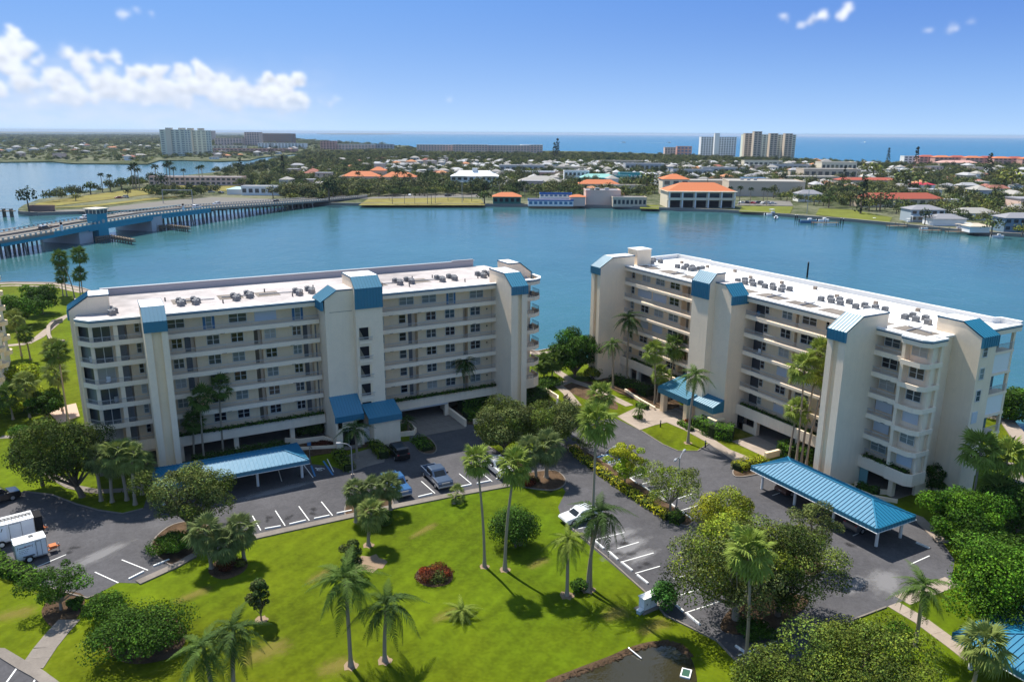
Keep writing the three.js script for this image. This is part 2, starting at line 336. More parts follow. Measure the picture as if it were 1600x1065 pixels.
for (const [x0, z0, x1, z1] of [
  // below the left trailer and along the lawn's left corner
  [-3.51,-79.64,-1.56,-76.47],[-1.07,-80.95,1.12,-77.58],[-8.84,-83.24,-6.05,-84.69],[3.08,-77.71,4.23,-77.79],
  // row in front of the long lawn
  [12.42,-84.51,12.58,-80.64],[14.98,-84.57,15.16,-80.48],[17.62,-84.41,17.82,-80.42],[20.24,-84.36,20.45,-80.36],[32.75,-84.12,32.94,-80.22],[37.87,-83.99,37.97,-80.57],[40.47,-83.25,40.56,-79.98],[27.69,-84.25,27.44,-80.15],
  // row on the right side of the lawn
  [43.52,-64.86,47.5,-64.44],[43.56,-62,47.5,-61.81],[44.8,-59.37,47.63,-59.38],[43.49,-56.98,47.64,-56.88],[43.57,-54.62,46.59,-54.53],[46.27,-52.1,47.65,-52.02],[44.77,-49.61,47.51,-49.52],[43.56,-47.17,47.81,-47.06],
  // row behind the planted strip
  [56.62,-75.36,59,-75.48],[56.63,-72.91,60.29,-73.18],[56.77,-70.73,60.12,-70.83],[56.61,-68.01,60.38,-68.02],[57.12,-65.43,60.35,-65.67],[56.3,-62.93,60.23,-63.06],[58.15,-58.95,61.39,-59.32],
  // under and beside the carports
  [68.72,-60.84,71.66,-61.08],[69.08,-49.64,71.98,-49.88],[69.47,-42.96,72.66,-43.11],[17.72,-95.56,17.36,-92.09],[21.01,-95.64,21.09,-91.41],[24.23,-96.3,23.85,-91.92],
  [43.53,-40.41,47.8,-40.27],[56.98,-51.06,59.25,-50.44]]) line(x0, z0, x1, z1);
{ // blue accessible bays with their symbol
  for (const [x0, z0, x1, z1] of [[21.82,-95.22,21.4,-91.67],[23.61,-95.91,23.51,-91.01],[55.64,-80.18,59.17,-80.3],[56.13,-78.04,59.45,-78.2]]) line(x0, z0, x1, z1, 0.22, std([0.05, 0.2, 0.42], 0.8));
  for (const [x, z, s] of [[22.54,-93.49,1],[57.89,-79.98,1]]) {
    const g = new GB(); g.add(new THREE.RingGeometry(0.34, 0.46, 20, 1, 0.3, 4.4), M4(0, 0, 0, 0, -Math.PI / 2)); g.add(new THREE.CircleGeometry(0.13, 12), M4(-0.05, 0.001, -0.72, 0, -Math.PI / 2));
    g.box(-0.11, 0.02, 0, 0.002, -0.6, 0); g.box(0.0, 0.4, 0, 0.002, -0.08, 0.04); g.box(0.34, 0.46, 0, 0.002, 0, 0.4);
    part(lotMark, 'wheelchair_symbol', g, M.paint, [x, 0.02, z], 0.5);
  }
  for (const d of [0, 1, 2, 3]) { const [x, z] = [55.92,-79.09]; line(x + d * 0.55, z + 0.3, x + d * 0.55 + 0.9, z + 1.6, 0.1); }
}
// the street at the lower left corner
struct('road', new GB().sheet([[-20.37,-76.45],[-10.64,-69.11],[-9.15,-66.6],[-7.83,-64.68],[-6.35,-61.49],[-7.15,-48.04],[-19.67,-54.69]], 0.014), M.asphalt);
{ const g = new GB(); g.strip([[-16.41,-73.38],[-10.67,-69.5],[-8.88,-66.55],[-7.84,-64.95],[-5.92,-61.34]], 0.9, 0, 0.1); struct('road_kerb', g, M.concreteGrey); }
line(-9.33,-66.61,-10,-64.81, 0.14); line(-7.95,-64.4,-8.33,-63.11, 0.14);

// kerbs and the concrete strip along the lawn
{
  const g = new GB();
  g.strip([[0.1,-75.51],[3.68,-77.13],[5.51,-78.38]], 0.9, 0, 0.13); g.strip([[7.74,-78.79],[11.86,-79.34],[14.56,-79.34],[22.75,-79.21]], 1.0, 0, 0.13); g.strip([[25.35,-79.07],[27.69,-79.11],[34.03,-78.78],[42.32,-78.03]], 1.0, 0, 0.13);
  struct('kerb_strip', g, M.concreteGrey);
  const k = new GB();
  for (const p of [[[42.32,-78.03],[44.17,-78.1]], [[42.92,-66.77],[42.74,-58.12],[42.34,-51.07],[41.7,-47.64],[42.42,-45.45]], [[-10.72,-103.53],[-7.72,-100.99],[-5.04,-96.77],[-2.98,-94.08],[-0.51,-91.73],[1.63,-92.02]], [[-18.11,-93.99],[-11.81,-85.67],[-8.28,-79.67],[-5.89,-76.71],[-4.21,-74.88],[-3.36,-75.14]], [[46.01,-96.73],[45.08,-90.67],[45.68,-86.09]], [[48.8,-83.75],[54.39,-87.15],[60.59,-90.92],[67.3,-91.39]], [[42.42,-45.45],[43.29,-42.75],[42.64,-38.7]], [[60.55,-39.16],[56.35,-39.27],[52.63,-37.92]]]) k.strip(p, 0.16, 0, 0.12);
  k.strip([[67.69,-85.2],[67.18,-79.45],[67.52,-76.71],[69.86,-75.49],[73.16,-76.86]], 0.16, 0, 0.10);
  struct('kerb', k, M.concreteGrey);
  struct('sidewalk', new GB().strip([[78.48,-50.91],[79.03,-48.87],[76.44,-44.08]], 1.3, 0, 0.12), M.concrete);
}
// footpaths cast in slabs
function slabPath(path, width, m, len = 1.5) {
  const p = thing('footpath'); p.userData = { kind: 'structure' };
  for (let i = 0; i < path.length - 1; i++) {
    const [x0, z0] = path[i], [x1, z1] = path[i + 1], L = Math.hypot(x1 - x0, z1 - z0), n = Math.max(1, Math.round(L / len)), t = -Math.atan2(z1 - z0, x1 - x0);
    for (let k = 0; k < n; k++) { const f = (k + 0.5) / n; part(p, 'slab', new GB().box(-L / n / 2 + 0.012, L / n / 2 - 0.012, -0.05, 0.05, -width / 2, width / 2), m, [mix(x0, x1, f), 0.012 * ((k * 7) % 3 - 1) * 0.4, mix(z0, z1, f)], t); }
  }
}
slabPath([[-5.65,-71.95],[-6.6,-70.18],[-7.41,-68.44],[-8.36,-65.83]], 1.9, M.concreteGrey);
slabPath([[61.58,-39.19],[61.53,-36.32],[60.84,-32.7],[60.43,-30.93]], 1.5, M.concrete);
slabPath([[62.87,-39.2],[66.11,-39.16],[70.19,-39.01]], 1.6, M.concrete);
slabPath([[72.36,-117.4],[71.56,-110.44],[72.56,-105.88],[72.73,-94.79]], 1.5, M.concrete, 2.5);
slabPath([[71.56,-110.44],[68.03,-109],[67.2,-104.79],[65.26,-98.65]], 1.5, M.concrete, 2.5);
slabPath([[-9.43,-115.99],[-8.02,-107.45],[-5.72,-102.5],[-3,-99.49],[-0.27,-98.46],[2.19,-98.37]], 1.1, M.concreteGrey);
slabPath([[-23.79,-255.74],[-20.73,-255.27],[-9.99,-247.82],[-3.78,-235.65]], 1.6, M.concrete, 4);
slabPath([[-18.58,-181.86],[-14.17,-181.82],[-12.1,-186.55],[-8.13,-204.25],[-5,-210.18]], 1.8, M.concrete, 4);
slabPath([[-14.59,-125.12],[-12.69,-124.41]], 1.1, M.concreteGrey);
slabPath([[104.23,-53.46],[100.6,-50.14],[97.39,-46.64]], 1.4, M.concreteGrey, 3);
struct('courtyard', new GB().prism([[67.98,-91.67],[74.18,-94.04],[76.68,-90.73],[77.76,-90.17],[75.49,-82.61],[74.79,-77.35],[74.25,-73.96],[74.93,-68.71],[73.1,-66.24],[71.91,-70.29],[73.16,-76.86],[73.53,-82.46],[73.22,-86.17],[71,-86.12],[67.68,-85.5]], 0, 0.05, false), M.concrete);
struct('entrance_paving', new GB().prism([[26.72,-96.2],[32.63,-97.66],[33.34,-97.82],[30.58,-91.81],[28.04,-91.52],[25.54,-90.6]], 0, 0.05, false), M.concreteGrey);
struct('driveway', new GB().prism([[38.6,-98.0],[45.3,-98.0],[45.9,-108],[38.2,-108]], 0, 0.05, false), M.concreteGrey);
{ // score lines of the driveway: slabs
  const p = thing('driveway_slab'); p.userData = { kind: 'structure' };
  for (let i = 0; i < 3; i++) for (let j = 0; j < 5; j++) part(p, 'slab', new GB().box(0, 2.2, 0, 0.02, 0, 1.95), M.concreteGrey, [38.75 + i * 2.24, 0.05, -107.9 + j * 1.99]);
}
// planted beds of bark mulch with a kerb
const rounded = (o, n = 5) => new THREE.CatmullRomCurve3(o.map(([x, z]) => V(x, 0, z)), true, 'centripetal').getPoints(o.length * n).slice(0, -1).map((p) => [p.x, p.z]);
function bed(outline, h = 0.12, m = M.mulch, kerb = true) { outline = rounded(outline); struct('planting_bed', new GB().prism(outline, 0, h - 0.02, false), m); if (kerb) struct('bed_kerb', new GB().strip(outline, 0.15, 0, h, true), M.concreteGrey); }
bed([[54.71,-84.63],[56.28,-85.11],[56.23,-83.08],[56.37,-76.08],[56.2,-69.16],[56.04,-63.01],[55.73,-60.22],[54.4,-59.75],[53.93,-62.71],[54.06,-68.89],[53.99,-75.54],[53.89,-80.62]]);   // strip between the two rows
bed([[60.11,-49.7],[62.02,-49.57],[61.48,-47.3],[60.65,-46.11],[58.48,-46.19],[57.88,-47.83]]);
bed([[69.71,-68.46],[73.57,-69.42],[75.69,-68.32],[74.14,-66.37],[71.2,-66.13],[68.6,-66.84]]);
bed([[37.12,-97.46],[38.77,-97.69],[38.57,-93.03],[37.33,-91.42],[36.18,-92.26]]);
bed([[1.81,-82.64],[4.28,-86.35],[6.87,-85.82],[8.3,-79.53],[5.35,-78.6],[3.62,-77.16]], 0.1);
bed([[21.84,-79.16],[23.49,-83.34],[27.66,-83.47],[27.11,-79.23],[25.35,-79.07]], 0.1);
bed([[42.69,-78.04],[44.73,-79.94],[49.17,-78.94],[48.71,-75.73],[47.18,-74.47],[45.7,-74.44]], 0.1);
bed([[44.68,-43.63],[48.55,-45.94],[53.56,-45.65],[55.25,-43.56],[51.25,-41.96],[46.8,-41.79]], 0.1, M.mulch, false);
bed([[68.63,-108.3],[74.46,-108.12],[69.93,-94.21],[68.39,-99.11]], 0.04, M.mulch, false);
bed([[6.35,-74.53],[7.86,-76.58],[10.07,-74.87],[9.41,-72.92],[7.52,-72.36]], 0.05, M.mulch, false);
bed([[23.99,-63.7],[24.85,-65.19],[26.97,-65.16],[27.63,-63.33],[26.58,-61.57],[24.69,-61.82]], 0.05, M.mulch, false);
bed([[-3.13,-67.34],[-1.05,-69.32],[2.5,-67.98],[3.33,-64.94],[1.84,-62.24],[-1.37,-63.03]], 0.05, M.mulch, false);
bed([[-7.89,-74.55],[-6.53,-77.28],[-4.52,-75.63],[-5.05,-71.96],[-6.27,-70.51]], 0.05, M.mulch, false);
bed([[8, -103], [34, -103], [34, -98.6], [21, -98.2], [8, -98.2]], 0.08, M.mulch, false);
bed([[46.5, -107], [60, -107], [63, -101], [58, -97], [46.5, -99]], 0.08, M.mulch, false);
bed([[76, -108], [80.6, -108], [80.6, -92], [77, -90]], 0.08, M.mulch, false);
for (const [x, z, r] of [[30.92,-62.68,.5],[32.46,-61.2,.55],[14.58,-54.24,.6],[17.24,-53.56,.6],[35.55,-54.53,.7],[37.84,-54.41,.7],[21.96,-72.12,.6],[9.39,-64.02,.6],[20.96,-68.59,1.6],[18.9,-67.93,.6],[70.68,-78.42,.6]])
  struct('bare_soil', new GB().sheet(Array.from({ length: 14 }, (_, i) => [x + Math.cos(i / 14 * 6.283) * r * (1 + 0.2 * Math.sin(i * 2.3)), z + Math.sin(i / 14 * 6.283) * r * (1 + 0.2 * Math.cos(i * 3.1))]), 0.016), M.sand);

// pond at the lower edge, with its worn bank
{
  const pond = rounded([[27.37,-44.47],[30.27,-44.8],[34.07,-44.85],[36.81,-45],[39.17,-44.53],[40.03,-43.4],[39.68,-41.7],[37.81,-38.95],[35.27,-36.75],[25.98,-41.67]], 3);
  struct('pond', new GB().sheet(pond, 0.02), M.pond);
  const bank = new GB(), r = rng(3);
  for (let i = 0; i < 500; i++) { const t = r() * 17, k = Math.floor(t), f = t - k, a = pond[k], b = pond[k + 1]; const x = mix(a[0], b[0], f) + (r() - .5) * .5, z = mix(a[1], b[1], f) + (r() - .5) * .5, s = .05 + .16 * r() * r(); bank.add(new THREE.IcosahedronGeometry(s, 1), M4(x, .02, z, r() * 6, r() * 6, 0, [1 + r(), .5, 1])); }
  bank.strip(pond.slice(0, 18), 0.34, 0, 0.05); bank.strip(pond.slice(0, 18).map(([x, z]) => [x - .3, z - .35]), 0.35, 0, 0.03);
  const o = part(scene, 'pond_bank', bank, M.mulch); o.userData = { kind: 'stuff' };
}

// wear on the asphalt: soft-edged washed out streaks, tyre tracks and oil stains, and dry patches in the lawn
{
  const soft = (seed, pow) => { const o = octaves(seed, [[4, .8], [9, .6], [22, .5]]); const t = texture(256, 1, (u, v) => { const d = Math.hypot(u - .5, v - .5) * 2; return Math.max(0, Math.min(1, smooth(1, .15, d + .5 * o(u, v)) * pow)); }); t.wrapS = t.wrapT = THREE.ClampToEdgeWrapping; return t; };
  const A = [soft(601, .75), soft(602, .42)], decal = (c, k) => std(c, .95, { alphaMap: A[k], transparent: true, polygonOffset: true, polygonOffsetFactor: -1 });
  const spots = (name, list, m, y) => { list.forEach(([x, z, w, d, t], i) => { const g = new THREE.PlaneGeometry(w, d); g.rotateX(-Math.PI / 2); const o = struct(name, g, m); o.position.set(x, y + i * .0004, z); o.rotation.y = t || 0; }); };
  spots('asphalt_wash', [[46.32,-61.42, 7, 3, .1], [45.79,-58.97, 8, 3.5, .2], [64.01,-41.75, 7, 5, .4], [60.97,-42.98, 6, 3, .1], [61.41,-45.97, 5, 2, .3], [45.88,-56.89, 6, 2.5, .1], [-3.32,-82.73, 9, 3, .5], [15.28,-89.55, 14, 2.5, .1]], decal([.22, .215, .22], 0), .0165);
  const r = rng(33), oil = []; for (const [x, z] of [[13.56,-82.82], [16.11,-82.51], [18.39,-82.36], [35.38,-81.86], [39.27,-81.71], [45.27,-62.92], [45.7,-60.21], [45.15,-57.56], [45.09,-55.23], [58.13,-71.66], [58.16,-69.15], [57.49,-74.82], [66.79,-48.84], [20.64,-92.5], [-5.04,-85.06], [24.55,-83.74], [45.34,-73.84], [63.24,-64.49], [60.36,-55.33], [67.63,-56.59]]) for (let i = 0; i < 2; i++) oil.push([x + (r() - .5) * 1.6, z + (r() - .5) * 1.6, .7 + r(), .6 + .8 * r(), r() * 3]);
  spots('oil_stain', oil, decal([.02, .02, .022], 1), .0135);
  spots('dry_patch', [[8.66,-59.2, 6, 3.4, .3], [13.39,-54.69, 4.5, 3, .1], [24.42,-56.97, 5, 2, .2], [35.93,-60.72, 4, 2, .4], [4.45,-70.91, 5, 2, .3], [37.72,-49.96, 4, 3, .2], [28.1,-72.24, 6, 1.6, .45], [-10.1,-75.16, 5, 3, 0], [15.89,-68.59, 5, 2, .5], [39.6,-46.83, 5, 2.4, .2]], decal([.27, .205, .06], 1), .012);
}

// ---------------------------------------------------------------- the two apartment buildings
// built in local metres: u along the front, y up, v outwards from the front edge of the galleries
const FL = [3.45, 6.12, 8.79, 11.46, 14.13, 16.8];            // gallery floors
const ROOF = 20.0;
const winGeo = new Map();
// a hung window of n sashes side by side in a white frame, its glass a sub-part
function windowUnit(parent, u, y, v, w, h, n, glass, turn = 0) {
  const key = [w.toFixed(1), h, n].join();
  if (!winGeo.has(key)) {
    w = +w.toFixed(1);
    const f = new GB(), e = 0.065, d = 0.09;
    f.box(-w / 2, w / 2, 0, e, -0.02, d + 0.04); f.box(-w / 2, w / 2, h - e, h, -0.02, d);
    for (let i = 0; i <= n; i++) { const x = -w / 2 + (w - e) * i / n + (i && i < n ? -e * 0.25 : 0); f.box(x, x + e * (i && i < n ? 1.5 : 1), e, h - e, -0.02, d); }
    for (let i = 0; i < n; i++) f.box(-w / 2 + e + (w - e) * i / n, -w / 2 + (w - e) * (i + 1) / n, h * 0.48, h * 0.48 + 0.045, -0.02, d - 0.02);
    winGeo.set(key, [f.build(), new GB().box(-w / 2 + 0.03, w / 2 - 0.03, 0.03, h - 0.03, -0.02, 0.025).build()]);
  }
  const [fg, pg] = winGeo.get(key), g = part(parent, 'window', fg, M.frame, [u, y, v], turn);
  part(g, 'pane', pg, glass);
  return g;
}
const unitBox = new THREE.BoxGeometry(1, 1, 1); unitBox.translate(0, 0.5, 0.5);
function panel(parent, name, u, y, v, w, h, d, m, turn = 0) { const p = part(parent, name, unitBox, m, [u, y, v], turn); p.scale.set(w, h, d); return p; }
const facadeRng = rng(4);
const CURTAIN = phys([0.42, 0.40, 0.36], 0.3), BRONZE = phys([0.10, 0.085, 0.065], 0.12);
const pickGlass = () => { const t = facadeRng(); return t < 0.42 ? M.glass : t < 0.66 ? M.glassMid : t < 0.82 ? M.glassBlind : t < 0.92 ? BRONZE : CURTAIN; };
// galleries of one bay: floor slab, upstand, railing
function gallery(parent, u0, u1, o = {}) {
  const depth = o.depth ?? 1.5, floors = o.floors ?? [0, 1, 2, 3, 4, 5];
  for (const k of floors) {
    const y = FL[k], b = new GB();
    if (k === 0) {                                        // planter over the garage
      b.box(u0, u1, y - 1.15, y + 0.35, 0.02, 0.28).box(u0, u1, y - 0.3, y, -depth, 0.02);
      part(parent, 'planter_wall', b, M.band);
      part(parent, 'planter_soil', new GB().box(u0, u1, y, y + 0.2, -0.5, 0.02), M.mulch);
    } else {
      b.box(u0, u1, y - 0.12, y + 0.47, -0.22, 0).box(u0, u1, y - 0.16, y, -depth, -0.22);
      part(parent, 'gallery_band', b, M.band);
    }
    if (!o.noRail) {
      const r = new GB(), top = y + 1.02, lo = k === 0 ? y + 0.25 : y + 0.47, v = k === 0 ? -0.55 : -0.11;
      r.box(u0, u1, top, top + 0.05, v - 0.035, v + 0.035).box(u0, u1, lo + 0.06, lo + 0.09, v - 0.02, v + 0.02);
      for (let u = u0 + 0.06; u < u1; u += 0.13) r.box(u - 0.011, u + 0.011, lo, top, v - 0.011, v + 0.011);
      part(parent, 'railing', r, M.rail);
    }
    // scuppers: small dark outlets on the band
    if (k > 0) { const s = new GB(); for (let u = u0 + 2.2; u < u1 - 1; u += 4.4) s.box(u, u + 0.55, y - 0.13, y - 0.07, 0, 0.03); part(parent, 'drain_slot', s, M.darkGrey); }
  }
  // roof band with coping and teal line
  part(parent, 'roof_band', new GB().box(u0, u1, ROOF - 0.85, ROOF - 0.32, -0.25, 0.02).box(u0, u1, ROOF - 0.85, ROOF - 0.7, -depth, -0.25), M.band);
  part(parent, 'trim', new GB().box(u0, u1, ROOF - 0.32, ROOF - 0.14, -0.25, 0.07), M.blueTrim);
  part(parent, 'coping', new GB().box(u0, u1, ROOF - 0.14, ROOF + 0.04, -0.35, 0.14), M.roofWhite);
}
// the wall behind a gallery, with alcoves where the doors are
function backWall(parent, u0, u1, alcoves, depth = 1.5) {
  const g = new GB(), a = new GB(); let u = u0;
  for (const [s, e] of [...alcoves.sort((p, q) => p[0] - q[0]), [u1, u1]]) { if (s > u) g.box(u, s, 2.4, ROOF - 0.5, -depth - 2, -depth); if (e > s) a.box(s, e, 2.4, ROOF - 0.5, -depth - 2, -depth - 1.1); u = e; }
  part(parent, 'wall', g, M.stuccoWarm); if (alcoves.length) part(parent, 'alcove_wall', a, M.stucco);
}
// things on the back wall of one floor. kinds: w = window with n sashes, d = door, s = white storm shutter, b = blue-framed window
function fit(parent, k, items, depth = 1.5) {
  const y = FL[k];
  for (const [kind, a, b, o] of items) {
    const u = (a + b) / 2, w = Math.abs(b - a), v = -depth;
    if (kind === 'w') windowUnit(parent, u, y + 0.88, v, w, 1.3, w > 1.15 ? 2 : 1, o || pickGlass());
    if (kind === 's') panel(parent, 'storm_shutter', u, y + 0.75, v, w, 1.5, 0.06, M.shutter);
    if (kind === 'd') { panel(parent, 'door', u - w * 0.12, y, v - 1.1, w * 0.55, 2.05, 0.05, o || M.doorGrey); }
    if (kind === 'D') panel(parent, 'door', u, y, v, w, 2.05, 0.05, o || M.doorGrey);
    if (kind === 'b') { for (const s of [-1, 1]) panel(parent, 'blue_shutter', u + s * w * 0.38, y + 0.35, v, w * 0.22, 1.85, 0.05, M.doorBlue); windowUnit(parent, u, y + 0.4, v, w * 0.52, 1.75, 1, M.glassBlind); }
    if (kind === 'g') { const f = part(parent, 'sliding_door', new GB().box(-w / 2, w / 2, 0, 0.06, -0.02, 0.07).box(-w / 2, w / 2, 2.05, 2.15, -0.02, 0.07).box(-w / 2, -w / 2 + 0.06, 0, 2.15, -0.02, 0.07).box(w / 2 - 0.06, w / 2, 0, 2.15, -0.02, 0.07).box(-0.04, 0.04, 0, 2.15, -0.02, 0.075), M.frame, [u, y, v]); const q = part(f, 'pane', unitBox, o || pickGlass()); q.scale.set(w - 0.08, 2.1, 0.03); }
    if (kind === 'l') { panel(parent, 'wall_lamp', u, y + 1.55, v, 0.14, 0.2, 0.14, M.dark); }
  }
}
// a tower with a sloping blue metal cap. profile in (v, y), between u0 and u1, placed by matrix m
function tower(parent, s, m = new THREE.Matrix4()) {
  const { u0, u1, vf, vb, eave, rv, ry, fb } = s, put = (n, g, mat) => { const q = g.build(); q.applyMatrix4(m); return part(parent, n, q, mat); };
  const prof = (a, b, v) => [[a, 0], [0, 0]] && ((u) => [[u, s.y0 ?? 0, vb], [u, s.y0 ?? 0, v], [u, eave - (vf - v) * 0 , v], [u, ry - 0.06, rv], [u, ry - 0.06, vb]]);
  const body = new GB(), seg = (a, b, v) => { const p = prof(a, b, v); body.slab(p(b), p(a)); };
  if (s.groove) { const w = u1 - u0, g0 = u0 + w * s.groove[0], g1 = u0 + w * s.groove[1]; seg(u0, g0, vf); seg(g1, u1, vf); put('tower_wall', body, M.stucco); const mid = new GB(); const p = prof(0, 0, vf - 0.35); mid.slab(p(g1), p(g0)); put('tower_recess', mid, M.stuccoWarm); }
  else { seg(u0, u1, vf); put('tower_wall', body, s.mat || M.stucco); }
  const o = 0.16, f = new GB(), A = [vf + o, eave + 0.02], B = [rv, ry + 0.02], ua = u0 - 0.05, ub = u1 + 0.05;
  // sloping sheet and upright fascia, with standing seams
  f.slab([[ub, A[1] - 0.07, A[0]], [ub, A[1], A[0]], [ub, B[1], B[0]], [ub, B[1] - 0.07, B[0]]], [[ua, A[1] - 0.07, A[0]], [ua, A[1], A[0]], [ua, B[1], B[0]], [ua, B[1] - 0.07, B[0]]]);
  const n = Math.max(3, Math.round((ub - ua) / 0.42));
  for (let i = 0; i <= n; i++) { const u = mix(ua + 0.02, ub - 0.02, i / n); f.slab([[u + .02, A[1], A[0] + .02], [u + .02, A[1] + .055, A[0] + .02], [u + .02, B[1] + .055, B[0]], [u + .02, B[1], B[0]]], [[u - .02, A[1], A[0] + .02], [u - .02, A[1] + .055, A[0] + .02], [u - .02, B[1] + .055, B[0]], [u - .02, B[1], B[0]]]); }
  put('mansard_roof', f, M.blue);
  const g = new GB(); g.box(ua, ub, fb, eave - 0.06, vf + 0.004, vf + o);
  for (let i = 0; i <= n; i++) { const u = mix(ua + 0.02, ub - 0.02, i / n); g.box(u - .02, u + .02, fb, eave, vf + o, vf + o + .05); }
  put('fascia', g, M.blue);
  put('cap_roof', new GB().box(u0, u1, ry - 0.06, ry + 0.03, vb, rv), M.roofWhite);
  put('cap_trim', new GB().box(u0 - 0.05, u0, ry - 0.14, ry + 0.06, vb - 0.05, rv).box(u1, u1 + 0.05, ry - 0.14, ry + 0.06, vb - 0.05, rv).box(u0 - 0.05, u1 + 0.05, ry - 0.14, ry + 0.06, vb - 0.06, vb), M.blueTrim);
  for (const e of [u0 - 0.05, u1]) put('rake_trim', new GB().bar([e + 0.025, eave, vf + 0.1], [e + 0.025, ry, rv], 0.05, 0.14), M.blueTrim);
}

// ---- the left building: u = x, v = z + 104
const bl = thing('apartment_building', '', 'apartment building', [0, 0, -104]);
bl.userData.label = 'long cream apartment block on the left with blue capped towers and a covered driveway';
{
  const B = bl, x = (px, py) => 0;
  // core and roof deck
  part(B, 'core_wall', new GB().prism([[-3.2, -17.2], [0.5, -17.2], [59.5, -17.2], [59.5, -8.2], [57.5, -3.4], [0.4, -3.4], [-2.2, -3.6], [-3.2, -5.0]], 2.4, ROOF - 0.62), M.stuccoWarm);
  part(B, 'roof_deck', new GB().prism([[-3.0, -17.4], [60, -17.4], [61.6, -6.6], [61.0, -2.6], [60.2, -0.3], [-1.4, -0.3], [-2.8, -2.0]], ROOF - 0.6, ROOF - 0.36), M.roof);
  part(B, 'back_parapet', new GB().box(0.5, 58, ROOF - 0.5, ROOF + 0.6, -18.0, -17.6).box(0.3, 0.6, ROOF - 0.5, ROOF + 0.6, -18, -11).box(54, 58, ROOF + 0.6, ROOF + 0.82, -18, -17.6), std([0.40, 0.375, 0.39], 0.9));
  part(B, 'parapet_coping', new GB().box(0.2, 58.2, ROOF + 0.6, ROOF + 0.67, -18.15, -17.5), M.metal);
  // garage level
  for (const u of [7.2, 14.1, 21.6, 37.4, 45.0, 52.6]) for (const v of [-0.15, -7.7]) part(B, 'garage_column', new GB().box(u - 0.3, u + 0.3, 0, 2.4, v - 0.6, v), M.stucco);
  part(B, 'garage_ceiling', new GB().box(-2, 59, 2.25, 2.4, -17, -0.1), M.stucco);
  part(B, 'garage_wall', new GB().box(-3, 60, 0, 2.4, -17.2, -16.8).box(-3, -2.6, 0, 2.4, -17, -4).box(59.4, 59.8, 0, 2.4, -17, -8), M.stucco);
  part(B, 'garage_floor', new GB().box(-2.5, 59.4, 0.0, 0.04, -16.8, -0.1), M.concreteGrey);
  part(B, 'driveway_wall', new GB().box(45.4, 45.75, 0, 1.1, -3.6, 5.4), M.stucco);
  part(B, 'header_beam', new GB().box(37.4, 45, 2.05, 2.35, -0.2, 0.24), std([0.45, 0.46, 0.48], 0.8));
  // bays
  const L1 = [[9.01, 10.32], [17.69, 18.74], [24.22, 25.54]];
  const L2 = [[39.6, 41.1], [48.54, 49.33]];
  backWall(B, 6.6, 26.4, L1); backWall(B, 33.9, 54.2, L2); backWall(B, -1.6, 4.3, [[1.28, 2.55]]);
  gallery(B, 6.7, 26.2); gallery(B, 34.0, 54.0);
  const row1 = [['w', 7.46, 8.76], ['w', 11.72, 13.31], ['w', 14.76, 16.34], ['w', 19.06, 20.6], ['w', 22.75, 23.98]];
  const row2 = [['w', 35.27, 35.89], ['w', 38.15, 39.26], ['w', 42.45, 44.03], ['w', 45.49, 47.11], ['w', 49.73, 51.39], ['l', 52.46, 52.62]];
  for (const k of [0, 1, 2, 3, 4]) {
    fit(B, k, row1); fit(B, k, L1.map((a, i) => ['d', a[0], a[1], i === 1 ? M.doorTan : M.doorGrey])); fit(B, k, row2); fit(B, k, L2.map((a, i) => ['d', a[0], a[1], i ? M.doorTan : M.doorGrey]));
    fit(B, k, [['D', 25.87, 26.04, M.doorGrey], ['D', 53.4, 54.1, M.dark]]);
  }
  fit(B, 5, [['w', 7.18, 9.23, M.glassMid], ['b', 11.43, 12.92], ['w', 14.64, 16.96, M.glassMid], ['s', 17.95, 20.79], ['b', 22.88, 24.4],
    ['b', 34.1, 34.8], ['w', 38.3, 40.58, M.glassBlind], ['w', 41.82, 44.13, M.glassBlind], ['b', 45.78, 47.29], ['w', 49.59, 51.92, M.glassBlind], ['D', 53.4, 54.1, M.dark]], 1.47);
  part(B, 'top_floor_wall', new GB().box(6.7, 26.3, FL[5], ROOF - 0.8, -1.8, -1.47).box(34, 54, FL[5], ROOF - 0.8, -1.8, -1.47), M.stuccoWarm);
  // balconies at the left end, with a splayed corner
  const cham = [[-2.85, -1.9], [-1.4, 0], [4.2, 0]];
  for (let k = 0; k <= 5; k++) {
    const y = FL[k]; const g = new GB(); g.strip(cham, 0.2, y - (k ? 0.12 : 0.9), y + 0.47); g.prism([[-2.9, -4], [-2.85, -1.9], [-1.4, 0], [4.2, 0], [4.2, -4]], y - 0.16, y); part(B, 'balcony', g, M.band);
    const r = new GB(); r.strip(cham, 0.05, y + 1.0, y + 1.05); for (let t = 0; t < 60; t++) { const f = t / 60 * 8; const p = f < 2.4 ? [mix(-2.85, -1.4, f / 2.4), mix(-1.9, 0, f / 2.4)] : [mix(-1.4, 4.2, (f - 2.4) / 5.6), 0]; r.box(p[0] - .011, p[0] + .011, y + .47, y + 1.0, p[1] - .011, p[1] + .011); } part(B, 'railing', r, M.rail);
    fit(B, k, [['g', -1.25, 0.75, k % 3 ? M.glassMid : CURTAIN], ['D', 1.5, 2.32, M.doorGrey], ['w', 3.44, 4.02]]);
    const s = part(B, 'sliding_door', unitBox, k % 2 ? M.glassMid : M.glassBlind, [-2.15, y, -2.75], -0.92); s.scale.set(1.9, 2.15, 0.06);
    part(B, 'post', new GB().box(1.05, 1.55, y, y + 2.55, -0.45, -0.02).box(-1.62, -1.22, y, y + 2.55, -0.75, -0.35), M.stucco);
  }
  part(B, 'end_wall', new GB().box(-3.0, -2.7, 2, ROOF - 0.7, -4, -2.6), M.stuccoWarm);
